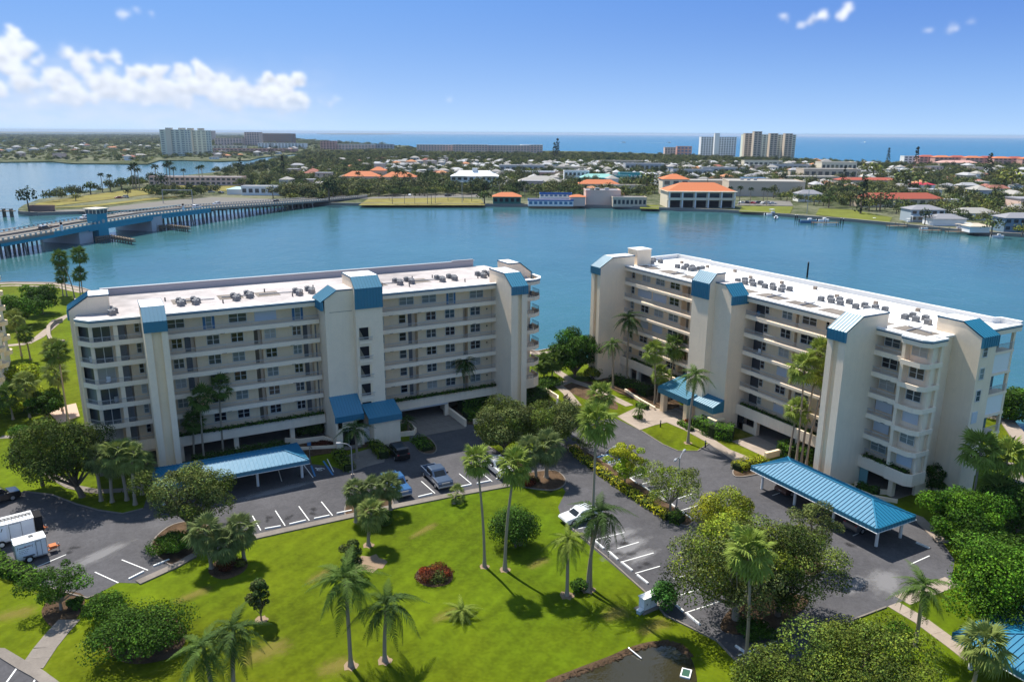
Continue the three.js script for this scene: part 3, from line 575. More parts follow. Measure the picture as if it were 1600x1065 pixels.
  part(B, 'roof_band', new GB().strip(cham, 0.25, ROOF - 0.85, ROOF - 0.32), M.band); part(B, 'trim', new GB().strip(cham, 0.34, ROOF - 0.32, ROOF - 0.14), M.blueTrim); part(B, 'coping', new GB().strip(cham, 0.45, ROOF - 0.14, ROOF + 0.04), M.roofWhite);
  part(B, 'soffit', new GB().prism([[-2.9, -4], [-2.85, -1.9], [-1.4, 0], [4.2, 0], [4.2, -4]], ROOF - 0.85, ROOF - 0.7), M.stucco);
  // wrap-around balconies at the right end
  const wrap = [[56.7, 0], [60.2, 0], [61.4, -0.7], [62.2, -2.0], [62.3, -4.4]];
  for (let k = 0; k <= 5; k++) {
    const y = FL[k]; const g = new GB(); g.strip(wrap, 0.2, y - (k ? 0.15 : 1.1), y + 0.45); g.prism([...wrap, [57, -4.4]], y - 0.18, y); part(B, 'balcony', g, M.band);
    const r = new GB(); r.strip(wrap, 0.05, y + 1.0, y + 1.05); for (let i = 0; i < wrap.length - 1; i++) for (let t = 0; t < 12; t++) { const f = t / 12; const p = [mix(wrap[i][0], wrap[i + 1][0], f), mix(wrap[i][1], wrap[i + 1][1], f)]; r.box(p[0] - .012, p[0] + .012, y + .45, y + 1.0, p[1] - .012, p[1] + .012); } part(B, 'railing', r, M.darkGrey);
    const s = part(B, 'sliding_door', unitBox, k % 2 ? M.glass : M.glassMid, [58.4, y, -2.3]); s.scale.set(2.4, 2.2, 0.06);
    part(B, 'post', new GB().box(60.0, 60.35, y, y + 2.6, -2.3, -1.9), M.stucco);
  }
  part(B, 'end_wall', new GB().box(56, 60, 2.4, ROOF - 0.7, -6, -2.3), M.stuccoWarm);
  part(B, 'roof_band', new GB().strip(wrap, 0.25, ROOF - 0.85, ROOF - 0.25), M.band); part(B, 'trim', new GB().strip(wrap, 0.36, ROOF - 0.3, ROOF - 0.14), M.blueTrim); part(B, 'coping', new GB().strip(wrap, 0.45, ROOF - 0.14, ROOF + 0.05), M.roofWhite);
  part(B, 'soffit', new GB().prism([...wrap, [57, -4.4]], ROOF - 0.85, ROOF - 0.7), M.stucco);
  // towers
  tower(B, { u0: 4.2, u1: 6.75, vf: 5.0, vb: -1.2, eave: 20.25, rv: 3.4, ry: 21.75, fb: 18.95, groove: [0.3, 0.72] });
  tower(B, { u0: 53.4, u1: 56.1, vf: 5.0, vb: -2.2, eave: 20.25, rv: 2.6, ry: 21.9, fb: 19.0, groove: [0.42, 0.66] });
  tower(B, { u0: 30.2, u1: 34.0, vf: 3.7, vb: -1.9, eave: 21.75, rv: 2.0, ry: 23.1, fb: 18.95 });
  { // the wide shaft beside the stair tower; its cap slopes to the left
    const p = (z) => [[26.3, 0, z], [30.2, 0, z], [30.2, 21.55, z], [28.0, 21.55, z], [26.3, 20.45, z]];
    part(B, 'tower_wall', new GB().slab(p(2.8), p(-1.4)), M.stucco);
    part(B, 'joint', new GB().box(26.9, 30.0, 18.62, 18.68, 2.8, 2.815), M.concreteGrey);
    const f = new GB(), A = [25.75, 20.2], C = [28.0, 21.66]; f.slab([[A[0], A[1], 2.95], [C[0], C[1], 2.95], [C[0], C[1] - .1, 2.95], [A[0], A[1] - .1, 2.95]], [[A[0], A[1], -1.2], [C[0], C[1], -1.2], [C[0], C[1] - .1, -1.2], [A[0], A[1] - .1, -1.2]]);
    for (let i = 0; i <= 9; i++) { const z = mix(-1.15, 2.9, i / 9); f.bar([A[0], A[1] + .03, z], [C[0], C[1] + .03, z], .05, .06); }
    part(B, 'mansard_roof', f, M.blue);
    const q = new GB().box(25.75, 26.1, 19.0, 20.15, -1.2, 2.95); for (let i = 0; i <= 9; i++) { const z = mix(-1.15, 2.9, i / 9); q.box(25.70, 25.75, 19.0, 20.15, z - .025, z + .025); } part(B, 'fascia', q, M.blue);
    part(B, 'cap_trim', new GB().box(28, 30.2, 21.5, 21.66, 2.8, 2.86), M.blueTrim);
    part(B, 'cap_roof', new GB().box(28, 30.2, 21.55, 21.64, -1.4, 2.8), M.roof);
  }
  // stair openings of the tall tower
  for (let k = 0; k <= 4; k++) {
    const y = FL[k] + 0.25; const f = part(B, 'stair_opening', new GB().box(30.5, 32.3, y - 0.3, y + 0.25, 3.69, 3.95), M.band);
    part(f, 'stair_void', new GB().box(30.6, 31.9, y + 0.25, y + 1.95, 3.69, 3.715), M.dark); part(f, 'stair_wall', new GB().box(31.9, 32.2, y + 0.25, y + 1.95, 3.69, 3.72), M.stuccoWarm); part(f, 'stair_flight', new GB().slab([[30.6, y + .3, 3.73], [31.3, y + .3, 3.73], [30.6, y + 1.8, 3.73]], [[30.6, y + .3, 3.715], [31.3, y + .3, 3.715], [30.6, y + 1.8, 3.715]]), M.doorTan);
    const r = new GB().box(30.4, 32.4, y + 0.62, y + 0.68, 4.0, 4.06); for (let u = 30.45; u < 32.4; u += 0.14) r.box(u - .012, u + .012, y + .1, y + .62, 4.01, 4.04); part(f, 'railing', r, M.rail);
  }
  tower(B, { u0: -3.35, u1: 0.25, vf: 2.35, vb: -2.3, eave: 20.3, rv: 0.0, ry: 21.95, fb: 19.1 }, new THREE.Matrix4().makeRotationY(-Math.PI / 2).setPosition(-1.2, 0, -5.7 - 1.85 + 0.15 + 1.5));
  tower(B, { u0: -1.9, u1: 1.9, vf: 4.0, vb: -0.1, eave: 20.3, rv: 1.9, ry: 22.0, fb: 19.1, y0: 2 }, new THREE.Matrix4().makeRotationY(Math.PI / 2).setPosition(58, 0, -6.3));
  // entrance: two blue awning roofs, walls, door
  const shed = (u0, u1, vt, yt, ve, ye, name) => {
    const f = new GB(); f.slab([[u1, yt, vt], [u1, ye, ve], [u1, ye - .1, ve], [u1, yt - .1, vt]].reverse(), [[u0, yt, vt], [u0, ye, ve], [u0, ye - .1, ve], [u0, yt - .1, vt]].reverse());
    const n = Math.round((u1 - u0) / 0.42); for (let i = 0; i <= n; i++) { const u = mix(u0 + .03, u1 - .03, i / n); f.bar([u, yt + .02, vt], [u, ye + .02, ve], .045, .06); }
    part(B, name, f, M.blue);
    const g = new GB().box(u0, u1, ye - .85, ye - .1, ve - .14, ve - .02); for (let i = 0; i <= n; i++) { const u = mix(u0 + .03, u1 - .03, i / n); g.box(u - .022, u + .022, ye - .85, ye, ve - .02, ve + .03); } part(B, 'fascia', g, M.blue);
  };
  shed(26.2, 30.25, 2.75, 6.9, 5.4, 4.7, 'awning_roof'); shed(30.4, 35.2, 3.6, 5.5, 6.9, 4.35, 'awning_roof');
  part(B, 'entrance_wall', new GB().slab([[26.3, 0, 5.2], [26.3, 4.6, 5.2], [26.3, 6.75, 2.7], [26.3, 0, 2.7]].reverse(), [[26.6, 0, 5.2], [26.6, 4.6, 5.2], [26.6, 6.75, 2.7], [26.6, 0, 2.7]].reverse()).box(26.6, 27.2, 0, 4.6, 4.9, 5.2).box(29.2, 30.2, 0, 4.6, 4.9, 5.2).box(26.6, 30.2, 2.9, 4.6, 4.9, 5.2), M.stucco);
  part(B, 'entrance_wall', new GB().box(31.2, 35.0, 0, 4.2, 3.5, 6.6), M.stucco);
  part(B, 'awning_side', new GB().slab([[35.2, 5.45, 3.6], [35.2, 4.35, 6.9], [35.2, 3.5, 6.9], [35.2, 3.5, 3.6]].reverse(), [[35.1, 5.45, 3.6], [35.1, 4.35, 6.9], [35.1, 3.5, 6.9], [35.1, 3.5, 3.6]].reverse()), M.blue);
  const door = part(B, 'entrance_door', new GB().box(27.2, 29.2, 0, 2.9, 4.3, 4.4), M.glass); part(door, 'door_frame', new GB().box(27.2, 27.3, 0, 2.9, 4.4, 4.46).box(28.15, 28.25, 0, 2.9, 4.4, 4.46).box(29.1, 29.2, 0, 2.9, 4.4, 4.46).box(27.2, 29.2, 2.2, 2.3, 4.4, 4.46), M.white);
  part(B, 'entrance_door', new GB().box(30.25, 31.2, 0, 2.3, 4.4, 4.5), M.white);
  part(B, 'step', new GB().box(26.8, 29.6, 0.0, 0.14, 4.9, 5.9), M.concreteGrey);
  // low planter walls before the garage
  for (const [p, w, h] of [[[[20.6, -0.6], [22.2, 0.8], [25.5, 1.2], [26.3, 3.0]], 0.25, 0.75], [[[20.3, 2.6], [23.5, 3.6], [26.3, 4.6]], 0.22, 0.45], [[[35.3, 4.6], [37.6, 5.0], [38.2, 4.2], [38.2, 1.4]], 0.25, 0.7]]) part(B, 'planter_wall', new GB().strip(p, w, 0, h), M.stucco);
  part(B, 'planter_wall', new GB().strip([[47, 5], [52, 6.4], [57, 7], [61.5, 5.2], [64, 1.5], [64.2, -3]], 0.25, 0, 0.8), M.stucco);
}

// ---- the right building: seen along its long front; local u = z, local v = 81 - x
const br = thing('apartment_building', 'cream apartment block on the right with a pillared blue entrance canopy and white roof', 'apartment building', [81, 0, 0], -Math.PI / 2);
{
  const B = br;
  part(B, 'core_wall', new GB().prism([[-113, -15.4], [-53.8, -15.4], [-53.8, -5], [-53.0, -3.4], [-112, -3.4]], 2.4, ROOF - 0.62), M.stuccoWarm);
  part(B, 'roof_deck', new GB().prism([[-113.4, -15.8], [-51.8, -17.4], [-51.8, -12], [-53, -8], [-53, -4.5], [-51.6, -2.6], [-51.6, 0.6], [-54.6, 0.6], [-54.8, -0.3], [-111, -0.3], [-111, -4], [-113, -4]].map(([u, v]) => [u, v > 0 ? -0.2 : v]), ROOF - 0.6, ROOF - 0.36), M.roofWhite);
  const bk = [[-111, -2.2], [-112.6, -6], [-113.2, -15.4], [-105, -15.9], [-104.5, -15.4], [-54.6, -16.4], [-54.2, -17.3], [-51.7, -17.4]];
  part(B, 'back_parapet', new GB().strip(bk, 0.3, ROOF - 0.5, ROOF + 0.28), M.roofWhite); part(B, 'parapet_coping', new GB().strip(bk, 0.5, ROOF + 0.28, ROOF + 0.34), M.roofWhite);
  for (const u of [-104, -97, -76.2, -68.6, -62, -54.2]) for (const v of [-0.15, -7.7]) part(B, 'garage_column', new GB().box(u - 0.3, u + 0.3, 0, 2.4, v - 0.6, v), M.stucco);
  part(B, 'garage_ceiling', new GB().box(-112, -53, 2.25, 2.4, -15, -0.1), M.stucco);
  part(B, 'garage_wall', new GB().box(-112, -53, 0, 2.4, -15.4, -15).box(-112.4, -112, 0, 2.4, -15, -2).box(-53.2, -52.9, 0, 2.4, -15, -3), M.stucco);
  part(B, 'garage_floor', new GB().box(-111.8, -53.2, 0.0, 0.04, -15, -0.1), M.concreteGrey);
  part(B, 'garage_wall', new GB().box(-79.6, -76.2, 0, 0.95, -0.5, -0.2).box(-112, -106, 0, 2.4, -0.5, -0.2).box(-61.5, -58.6, 0, 2.4, -1.2, -0.2), M.stucco);
  part(B, 'driveway_wall', new GB().box(-69.5, -69.1, 0, 0.9, -0.2, 4.8), M.stuccoWarm);
  part(B, 'driveway_apron', new GB().box(-76, -69.5, 0.02, 0.055, -0.1, 4.4), M.concrete);
  // bays: u comes from the plane of the wall
  const A1 = [[-95.27, -93.28]], A2 = [[-80.95, -77.55], [-72.01, -71.52]];
  backWall(B, -111, -90.5, A1); backWall(B, -80.2, -61.2, A2); backWall(B, -59, -54.9, [[-56.0, -55.0]], 1.6);
  gallery(B, -108.6, -90.8); gallery(B, -79.8, -61.4); gallery(B, -58.7, -54.75, { depth: 1.6 });
  const r5 = [['w', -108.51, -107.59], ['w', -105.56, -103.47], ['w', -101.88, -99.63], ['w', -98.16, -95.77],
    ['w', -77.51, -76.75], ['w', -74.4, -72.6], ['w', -70.91, -68.5], ['w', -67.05, -66.44], ['w', -58.4, -56.3]];
  const sh4 = [r5[0], ['s', -106.62, -102.91], ['s', -102.54, -99.01], r5[3], r5[4], r5[5], r5[6], r5[7], r5[8]];
  const sh2 = [r5[0], ['s', r5[1][1], r5[1][2]], ['s', r5[2][1] - .4, r5[2][2]], r5[3], r5[4], ['s', r5[5][1], r5[5][2]], ['s', r5[6][1], r5[6][2]], r5[7], ['s', -58.5, -56.2]];
  [r5.map((q, i) => i === 5 ? ['s', q[1], q[2]] : q), r5.map((q, i) => i === 8 ? ['s', q[1], q[2]] : q), sh2, r5, sh4, r5].forEach((row, k) => { fit(B, k, row); fit(B, k, [...A1.map((a) => ['d', a[0], a[1], M.doorTan])]); });
  for (let k = 0; k <= 5; k++) { part(B, 'loggia_screen', new GB().box(A2[0][0] + .1, A2[0][1] - .1, FL[k], FL[k] + 2.4, -2.55, -2.5), M.darkGrey); }
  // bright planter ledges that stand forward on parts of the galleries
  for (let k = 1; k <= 5; k++) { part(B, 'ledge', new GB().box(-103.6 + k % 2 * 1.5, -91, FL[k] + 0.05, FL[k] + 0.42, 0, 0.2), M.band); part(B, 'ledge', new GB().box(-77.4 + k % 2 * 1.8, -61.6, FL[k] + 0.05, FL[k] + 0.42, 0, 0.2), M.band); }
  // the window bay at the near end of the front, one step forward
  part(B, 'wall', new GB().box(-54.8, -51.9, 2.4, ROOF - 0.5, -3, -0.9).box(-55.0, -54.6, 2.4, ROOF - 0.5, -1.6, 0.05).box(-51.95, -51.6, 2.4, ROOF - 0.5, -1.1, -0.55), M.stucco);
  for (let k = 0; k <= 5; k++) {
    const y = FL[k], g = new GB(); g.prism([[-54.7, -0.9], [-54.7, 0.55], [-52.2, 0.55], [-51.5, 0.0], [-51.5, -2.4], [-51.9, -2.4], [-51.9, -0.9]], y - 0.15, y + (k ? 0.0 : 0.02)); g.strip([[-54.7, 0.5], [-52.2, 0.5], [-51.55, 0.0], [-51.55, -2.4]], 0.18, y - (k ? 0.15 : 1.1), y + (k ? 0.42 : 0.4)); part(B, 'bay_ledge', g, M.band);
    if (k % 2 === 1 || k === 5 || k === 4) windowUnit(B, -53.4, y + 0.8, -0.9, 1.9, 1.4, 2, pickGlass()); else panel(B, 'storm_shutter', -53.4, y + 0.75, -0.9, 2.0, 1.45, 0.06, M.shutter);
    part(B, 'post', new GB().box(-52.0, -51.6, y, y + 2.6, -2.4, -2.0), M.stucco);
  }
  { const p = [[-54.75, 0.0], [-54.75, 0.6], [-52.2, 0.6], [-51.5, 0.05], [-51.5, -2.6], [-52.8, -2.7]]; part(B, 'roof_band', new GB().strip(p, 0.2, ROOF - 0.85, ROOF - 0.32).prism([...p.slice(1), [-52.8, -1], [-54.7, -1]], ROOF - 0.8, ROOF - 0.6), M.band); part(B, 'trim', new GB().strip(p, 0.3, ROOF - 0.32, ROOF - 0.14), M.blueTrim); part(B, 'coping', new GB().strip(p, 0.4, ROOF - 0.14, ROOF + 0.04).prism([[-54.75, -0.2], [-54.75, 0.6], [-52.2, 0.6], [-51.5, 0.05], [-51.5, -2.6], [-53, -2.6], [-53, -0.2]], ROOF - 0.36, ROOF - 0.2), M.roofWhite); }
  // the near end: wall, shaft with a cap that slopes towards the camera, corner balconies
  part(B, 'end_wall', new GB().box(-53.8, -53.2, 2.4, ROOF - 0.5, -16, -2.4).box(-53.4, -52.4, 2.4, ROOF - 0.5, -11.2, -9.4), M.stucco);
  tower(B, { u0: -9.4, u1: -6.4, vf: 3.6, vb: -2.0, eave: 20.0, rv: 1.1, ry: 21.4, fb: 18.75, mat: M.stucco }, new THREE.Matrix4().makeRotationY(Math.PI / 2).setPosition(-53.4, 0, 0).multiply(new THREE.Matrix4().makeScale(-1, 1, 1)).multiply(new THREE.Matrix4().makeScale(-1, 1, 1)).multiply(new THREE.Matrix4().makeTranslation(15.8, 0, 0)));
  for (let k = 0; k <= 5; k++) {
    const y = FL[k];
    part(B, 'corner_balcony', new GB().prism([[-53.2, -11.6], [-51.8, -11.6], [-51.8, -16.8], [-53.2, -16.8]], y - 0.16, y + 0.02).box(-51.95, -51.75, y - 0.2, y + 0.12, -16.8, -11.6), M.band);
    if (k === 4 || k === 2) panel(B, 'storm_panel', -51.95, y, -14.2, 5, 2.5, 0.06, M.white, 0).rotation.y = Math.PI / 2; 
    else { const r = new GB().box(-51.88, -51.82, y + 1.0, y + 1.05, -16.8, -11.6); for (let v = -16.8; v < -11.6; v += .13) r.box(-51.86, -51.84, y + .1, y + 1.0, v - .012, v + .012); part(B, 'railing', r, M.rail); const s = part(B, 'sliding_door', unitBox, M.glassMid, [-53.25, y, -14.2], Math.PI / 2); s.scale.set(3.6, 2.2, 0.1); }
    part(B, 'post', new GB().box(-52.15, -51.85, y, y + 2.6, -12.0, -11.6).box(-52.15, -51.85, y, y + 2.6, -16.8, -16.4), M.stucco);
  }
  { const p = [[-53.0, -9.6], [-52.2, -10.4], [-51.7, -11.4], [-51.7, -17.4]]; part(B, 'roof_band', new GB().strip(p, 0.25, ROOF - 0.85, ROOF - 0.32), M.band); part(B, 'trim', new GB().strip(p, 0.32, ROOF - 0.32, ROOF - 0.14), M.blueTrim); part(B, 'coping', new GB().strip(p, 0.42, ROOF - 0.14, ROOF + 0.04), M.roofWhite); }
  // the other towers on the long front
  tower(B, { u0: -111.3, u1: -108.6, vf: 5.2, vb: -1.9, eave: 19.95, rv: 2.6, ry: 21.6, fb: 18.7, groove: [0.35, 0.7] });
  tower(B, { u0: -61.2, u1: -58.6, vf: 5.2, vb: -1.9, eave: 19.95, rv: 2.6, ry: 21.6, fb: 18.7, groove: [0.3, 0.62] });
  tower(B, { u0: -86.9, u1: -83.3, vf: 3.8, vb: 1.0, eave: 21.35, rv: 2.6, ry: 22.75, fb: 19.05 });
  part(B, 'stair_wall', new GB().box(-91.0, -86.9, 0, ROOF - 0.2, -3, -0.4), M.stucco);
  { // wide shaft; its cap slopes towards the near end
    const p = (v) => [[-83.3, 0, v], [-79.85, 0, v], [-79.85, 20.12, v], [-81.3, 21.44, v], [-83.3, 21.5, v]];
    part(B, 'tower_wall', new GB().slab(p(2.7), p(-0.3)).box(-83.3, -79.85, 0, ROOF - .4, -2.2, -.3), M.stucco);
    const f = new GB(), A = [-79.6, 20.05], C = [-81.3, 21.6]; f.slab([[A[0], A[1] - .1, 2.85], [A[0], A[1], 2.85], [C[0], C[1], 2.85], [C[0], C[1] - .1, 2.85]], [[A[0], A[1] - .1, -.3], [A[0], A[1], -.3], [C[0], C[1], -.3], [C[0], C[1] - .1, -.3]]);
    for (let i = 0; i <= 7; i++) { const v = mix(-.25, 2.8, i / 7); f.bar([A[0], A[1] + .03, v], [C[0], C[1] + .03, v], .05, .06); }
    part(B, 'mansard_roof', f, M.blue);
    const q = new GB().box(-79.85, -79.6, 18.8, 20.0, -.3, 2.85); for (let i = 0; i <= 7; i++) { const v = mix(-.25, 2.8, i / 7); q.box(-79.6, -79.55, 18.8, 20.0, v - .025, v + .025); } part(B, 'fascia', q, M.blue);
    part(B, 'cap_roof', new GB().box(-83.3, -81.3, 21.5, 21.58, -.3, 2.7), M.roof);
    part(B, 'cap_trim', new GB().box(-83.3, -81.3, 21.42, 21.58, 2.7, 2.75), M.blueTrim);
  }
  part(B, 'stair_house', new GB().box(-112.2, -109.4, ROOF - 0.4, 22.3, -6.1, -3.1), M.stucco); part(B, 'stair_house_roof', new GB().box(-112.3, -109.3, 22.3, 22.42, -6.2, -3.0), M.roofWhite);
  // porch: big shed canopy on pillars and the small awning beside it
  const canopy = (u0, u1, v0, y0, v1, y1, name) => {
    const f = new GB(); f.slab([[u1, y0, v0], [u1, y0 - .12, v0], [u1, y1 - .12, v1], [u1, y1, v1]], [[u0, y0, v0], [u0, y0 - .12, v0], [u0, y1 - .12, v1], [u0, y1, v1]]);
    const n = Math.round((u1 - u0) / 0.45); for (let i = 0; i <= n; i++) { const u = mix(u0 + .03, u1 - .03, i / n); f.bar([u, y0 + .03, v0], [u, y1 + .03, v1], .05, .08); }
    part(B, name, f, M.blue);
    const g = new GB().box(u0, u1, y1 - .95, y1 - .12, v1 - .15, v1 - .02); for (let i = 0; i <= n; i++) { const u = mix(u0 + .03, u1 - .03, i / n); g.box(u - .022, u + .022, y1 - .95, y1, v1 - .02, v1 + .03); }
    for (const u of [u0, u1]) g.slab([[u + .05, y1 - .95, v1], [u + .05, y1, v1], [u + .05, y0, v0], [u + .05, y1 - .95, v0]], [[u - .05, y1 - .95, v1], [u - .05, y1, v1], [u - .05, y0, v0], [u - .05, y1 - .95, v0]]);
    part(B, 'fascia', g, M.blue);
  };
  canopy(-91.3, -84.3, -0.2, 5.3, 5.6, 3.9, 'canopy_roof'); canopy(-84.0, -79.8, 2.7, 4.7, 4.8, 3.85, 'awning_roof');
  for (const [u, v] of [[-90.3, 5.1], [-84.9, 5.1]]) part(B, 'porch_pillar', new GB().box(u - .4, u + .4, 0, 3.0, v - .4, v + .4), M.stuccoWarm);
  part(B, 'entrance_wall', new GB().box(-84, -79.9, 0, 3.2, 2.5, 4.3), M.stucco); part(B, 'entrance_steps', new GB().box(-90, -85.3, 0, 0.2, 1.2, 4.6).box(-90, -85.3, 0.2, 0.4, 0.2, 3.2).box(-89.6, -85.6, 0.4, 0.9, 2.2, 2.5), M.concrete);
  part(B, 'entrance_door', new GB().box(-89.5, -86.5, 0.4, 2.6, -0.4, -0.3), M.glass); part(B, 'service_door', new GB().box(-79.8, -78.6, 0, 2.2, -0.3, -0.2), M.dark);
  part(B, 'service_door', new GB().box(-58.55, -57.4, 0, 2.1, -0.25, -0.15), std([0.16, 0.34, 0.38], 0.7));
  for (const [p, w, h] of [[[[-91.4, 5.9], [-96, 5.5], [-101, 4.6]], 0.3, 0.5], [[[-84.2, 6.6], [-79.4, 6.2]], 0.25, 0.45], [[[-58.0, 1.2], [-55.8, 1.3], [-54.4, -0.6]], 0.25, 0.6], [[[-58.4, 2.2], [-54.8, 2.2], [-52.5, 0.6]], 0.25, 0.45]]) part(B, 'planter_wall', new GB().strip(p, w, 0, h), M.stucco);
  // windows on the shaft at the near end, x is -v
  for (let k = 1; k <= 5; k++) { if (k === 2) panel(B, 'storm_shutter', -49.8, FL[k] + 0.8, -7.3, 1.0, 1.4, 0.06, M.shutter, Math.PI / 2); else windowUnit(B, -49.8, FL[k] + 0.8, -7.3, 0.95, 1.4, 1, pickGlass(), Math.PI / 2); }
}

// ---------------------------------------------------------------- plants
// leaves: small folded faces spread through the outer shell of many clumps; random tone by clump and leaf, spread widened to paint in inner shade and highlights
let LEAF = [1.3, 1.42, 0.9];
function leafBall(g, r, centre, radius, count, size, col, squash = 0.8, hemi = -0.6) {
  for (let i = 0; i < count; i++) {
    let y = mix(hemi, 1, r()), t = r() * 6.2832, q = Math.sqrt(Math.max(0, 1 - y * y));
    const d = [q * Math.cos(t), y, q * Math.sin(t)], rad = radius * (0.62 + 0.42 * r());
    const c = [centre[0] + d[0] * rad, centre[1] + d[1] * rad * squash, centre[2] + d[2] * rad];
    leaf(g, r, c, d, size * (0.65 + 0.7 * r()), col, 0.8);
  }
}
function leaf(g, r, c, d, s, col, jitter) {
  col = [col[0] * LEAF[0], col[1] * LEAF[1], col[2] * LEAF[2]];
  const n = V(d[0] + (r() - .5) * 2 * jitter, d[1] + 0.35 + (r() - .5) * 2 * jitter, d[2] + (r() - .5) * 2 * jitter).normalize();
  const a = V(r() - .5, r() - .5, r() - .5).cross(n).normalize(), b = V().crossVectors(n, a), k = 0.35 + 1.25 * Math.pow(r(), 1.25), h = (r() - .5) * 0.3;
  g.tint([col[0] * k * (1 + h), col[1] * k, col[2] * k * (1 - h)]);
  const p = (u, v, w) => [c[0] + (a.x * u + b.x * v + n.x * w) * s, c[1] + (a.y * u + b.y * v + n.y * w) * s, c[2] + (a.z * u + b.z * v + n.z * w) * s];
  g.tri(p(-.5, -.06, 0), p(0, -.42, .1), p(.5, .05, 0)); g.tri(p(-.5, -.06, 0), p(.5, .05, 0), p(.05, .42, .1));
}
// a broad-leaved tree: forked tapered limbs that end in leaf clumps
function tree(name, label, cat, at, o) {
  const r = rng(o.seed), t = thing(name, label, cat, [at[0], o.y || 0, at[1]], 0, o.group);
  const { h, rx, rz = rx, base = h * 0.35, clumps = 26, leaves: L0 = 240, size: S0 = 0.3, cols, lean = [0, 0], trunk = 0.22, stems = 1 } = o;
  const far = S0 > .33, leaves = L0 * (far ? 1.3 : 1.9), size = S0 * (far ? .8 : .66);
  const cy = base + (h - base) * 0.5, ry = (h - base) * 0.5, heads = [];
  for (let i = 0; i < clumps; i++) {
    let y = 1 - 2 * (i + 0.5) / clumps; y = Math.sign(y) * Math.pow(Math.abs(y), 0.85); const th = i * 2.39996 + r() * 0.9, q = Math.sqrt(Math.max(0.02, 1 - y * y));
    const k = (0.5 + 0.55 * r()) * (o.open ? 1.0 : 0.88);
    heads.push([lean[0] + Math.cos(th) * q * rx * k, cy + y * ry * k * 0.95, lean[1] + Math.sin(th) * q * rz * k]);
  }
  const w = new GB(), f = base * 0.6;
  for (let s = 0; s < stems; s++) {
    const so = [(r() - .5) * 0.7 * (stems - 1), (r() - .5) * 0.7 * (stems - 1)], fork = V(lean[0] * .45 + so[0], f, lean[1] * .45 + so[1]);
    w.limb([V(so[0] * .6, -0.1, so[1] * .6), V(lean[0] * .15 + so[0] * .7, f * .5, lean[1] * .15 + so[1] * .7), fork], [trunk * 1.25, trunk, trunk * .85], 9);
    for (let i = s; i < heads.length; i += stems * (o.limbStep || 2)) { const e = heads[i], m = V(mix(fork.x, e[0], .5) + (r() - .5) * .5, mix(fork.y, e[1], .45), mix(fork.z, e[2], .5) + (r() - .5) * .5); w.limb([fork, m, V(...e)], [trunk * .55, trunk * .3, trunk * .1], 6); }
  }
  part(t, 'trunk', w, o.bark || M.bark);
  const g = new GB([1, 1, 1]);
  for (const e of heads) { const c = cols[Math.floor(r() * cols.length)], k = 0.62 + 0.75 * r(), q = 0.5 + 0.85 * r(), rad = (o.clump || 0.34) * (rx + rz) / 2 * q; leafBall(g, r, e, rad, Math.round(leaves * 1.15 * q * q * (0.8 + 0.4 * r())) + 40, size, c.map((q) => q * k), o.squash || 0.72); }
  part(t, 'crown', g, M.leaf);
  return t;
}
// shrubs and clipped hedges: a twiggy core under a coat of leaves
function shrub(name, label, cat, at, o) {
  const r = rng(o.seed), t = thing(name, label, cat, [at[0], o.y || 0, at[1]], o.turn || 0, o.group), g = new GB([1, 1, 1]), { rx, rz = rx, h, cols } = o, size = (o.size || 0.22) * .75, n = (o.n || 1500) * 1.6;
  const stem = new GB(); for (let i = 0; i < 7; i++) { const a = r() * 6.28; stem.limb([V((r() - .5) * rx * .4, 0, (r() - .5) * rz * .4), V(Math.cos(a) * rx * .3, h * .35, Math.sin(a) * rz * .3), V(Math.cos(a) * rx * .55, h * .7, Math.sin(a) * rz * .55)], [.05, .04, .02], 5); }
  part(t, 'stem', stem, M.bark);
  const lumps = o.lumps || 9;
  for (let i = 0; i < lumps; i++) { const a = i * 2.4 + r(), q = Math.sqrt((i + .3) / lumps), c = [Math.cos(a) * q * rx * .66, h * (0.42 + 0.22 * (1 - q) + .08 * r()), Math.sin(a) * q * rz * .66], k = .75 + .5 * r(), cc = cols[i % cols.length].map((x) => x * k); leafBall(g, r, c, (rx + rz) / 2 * .45 * (.55 + .75 * r()), Math.round(n / lumps), size, cc, h / (rx + rz) * 1.25, -0.9); }
  part(t, 'foliage', g, M.leaf);
  return t;
}
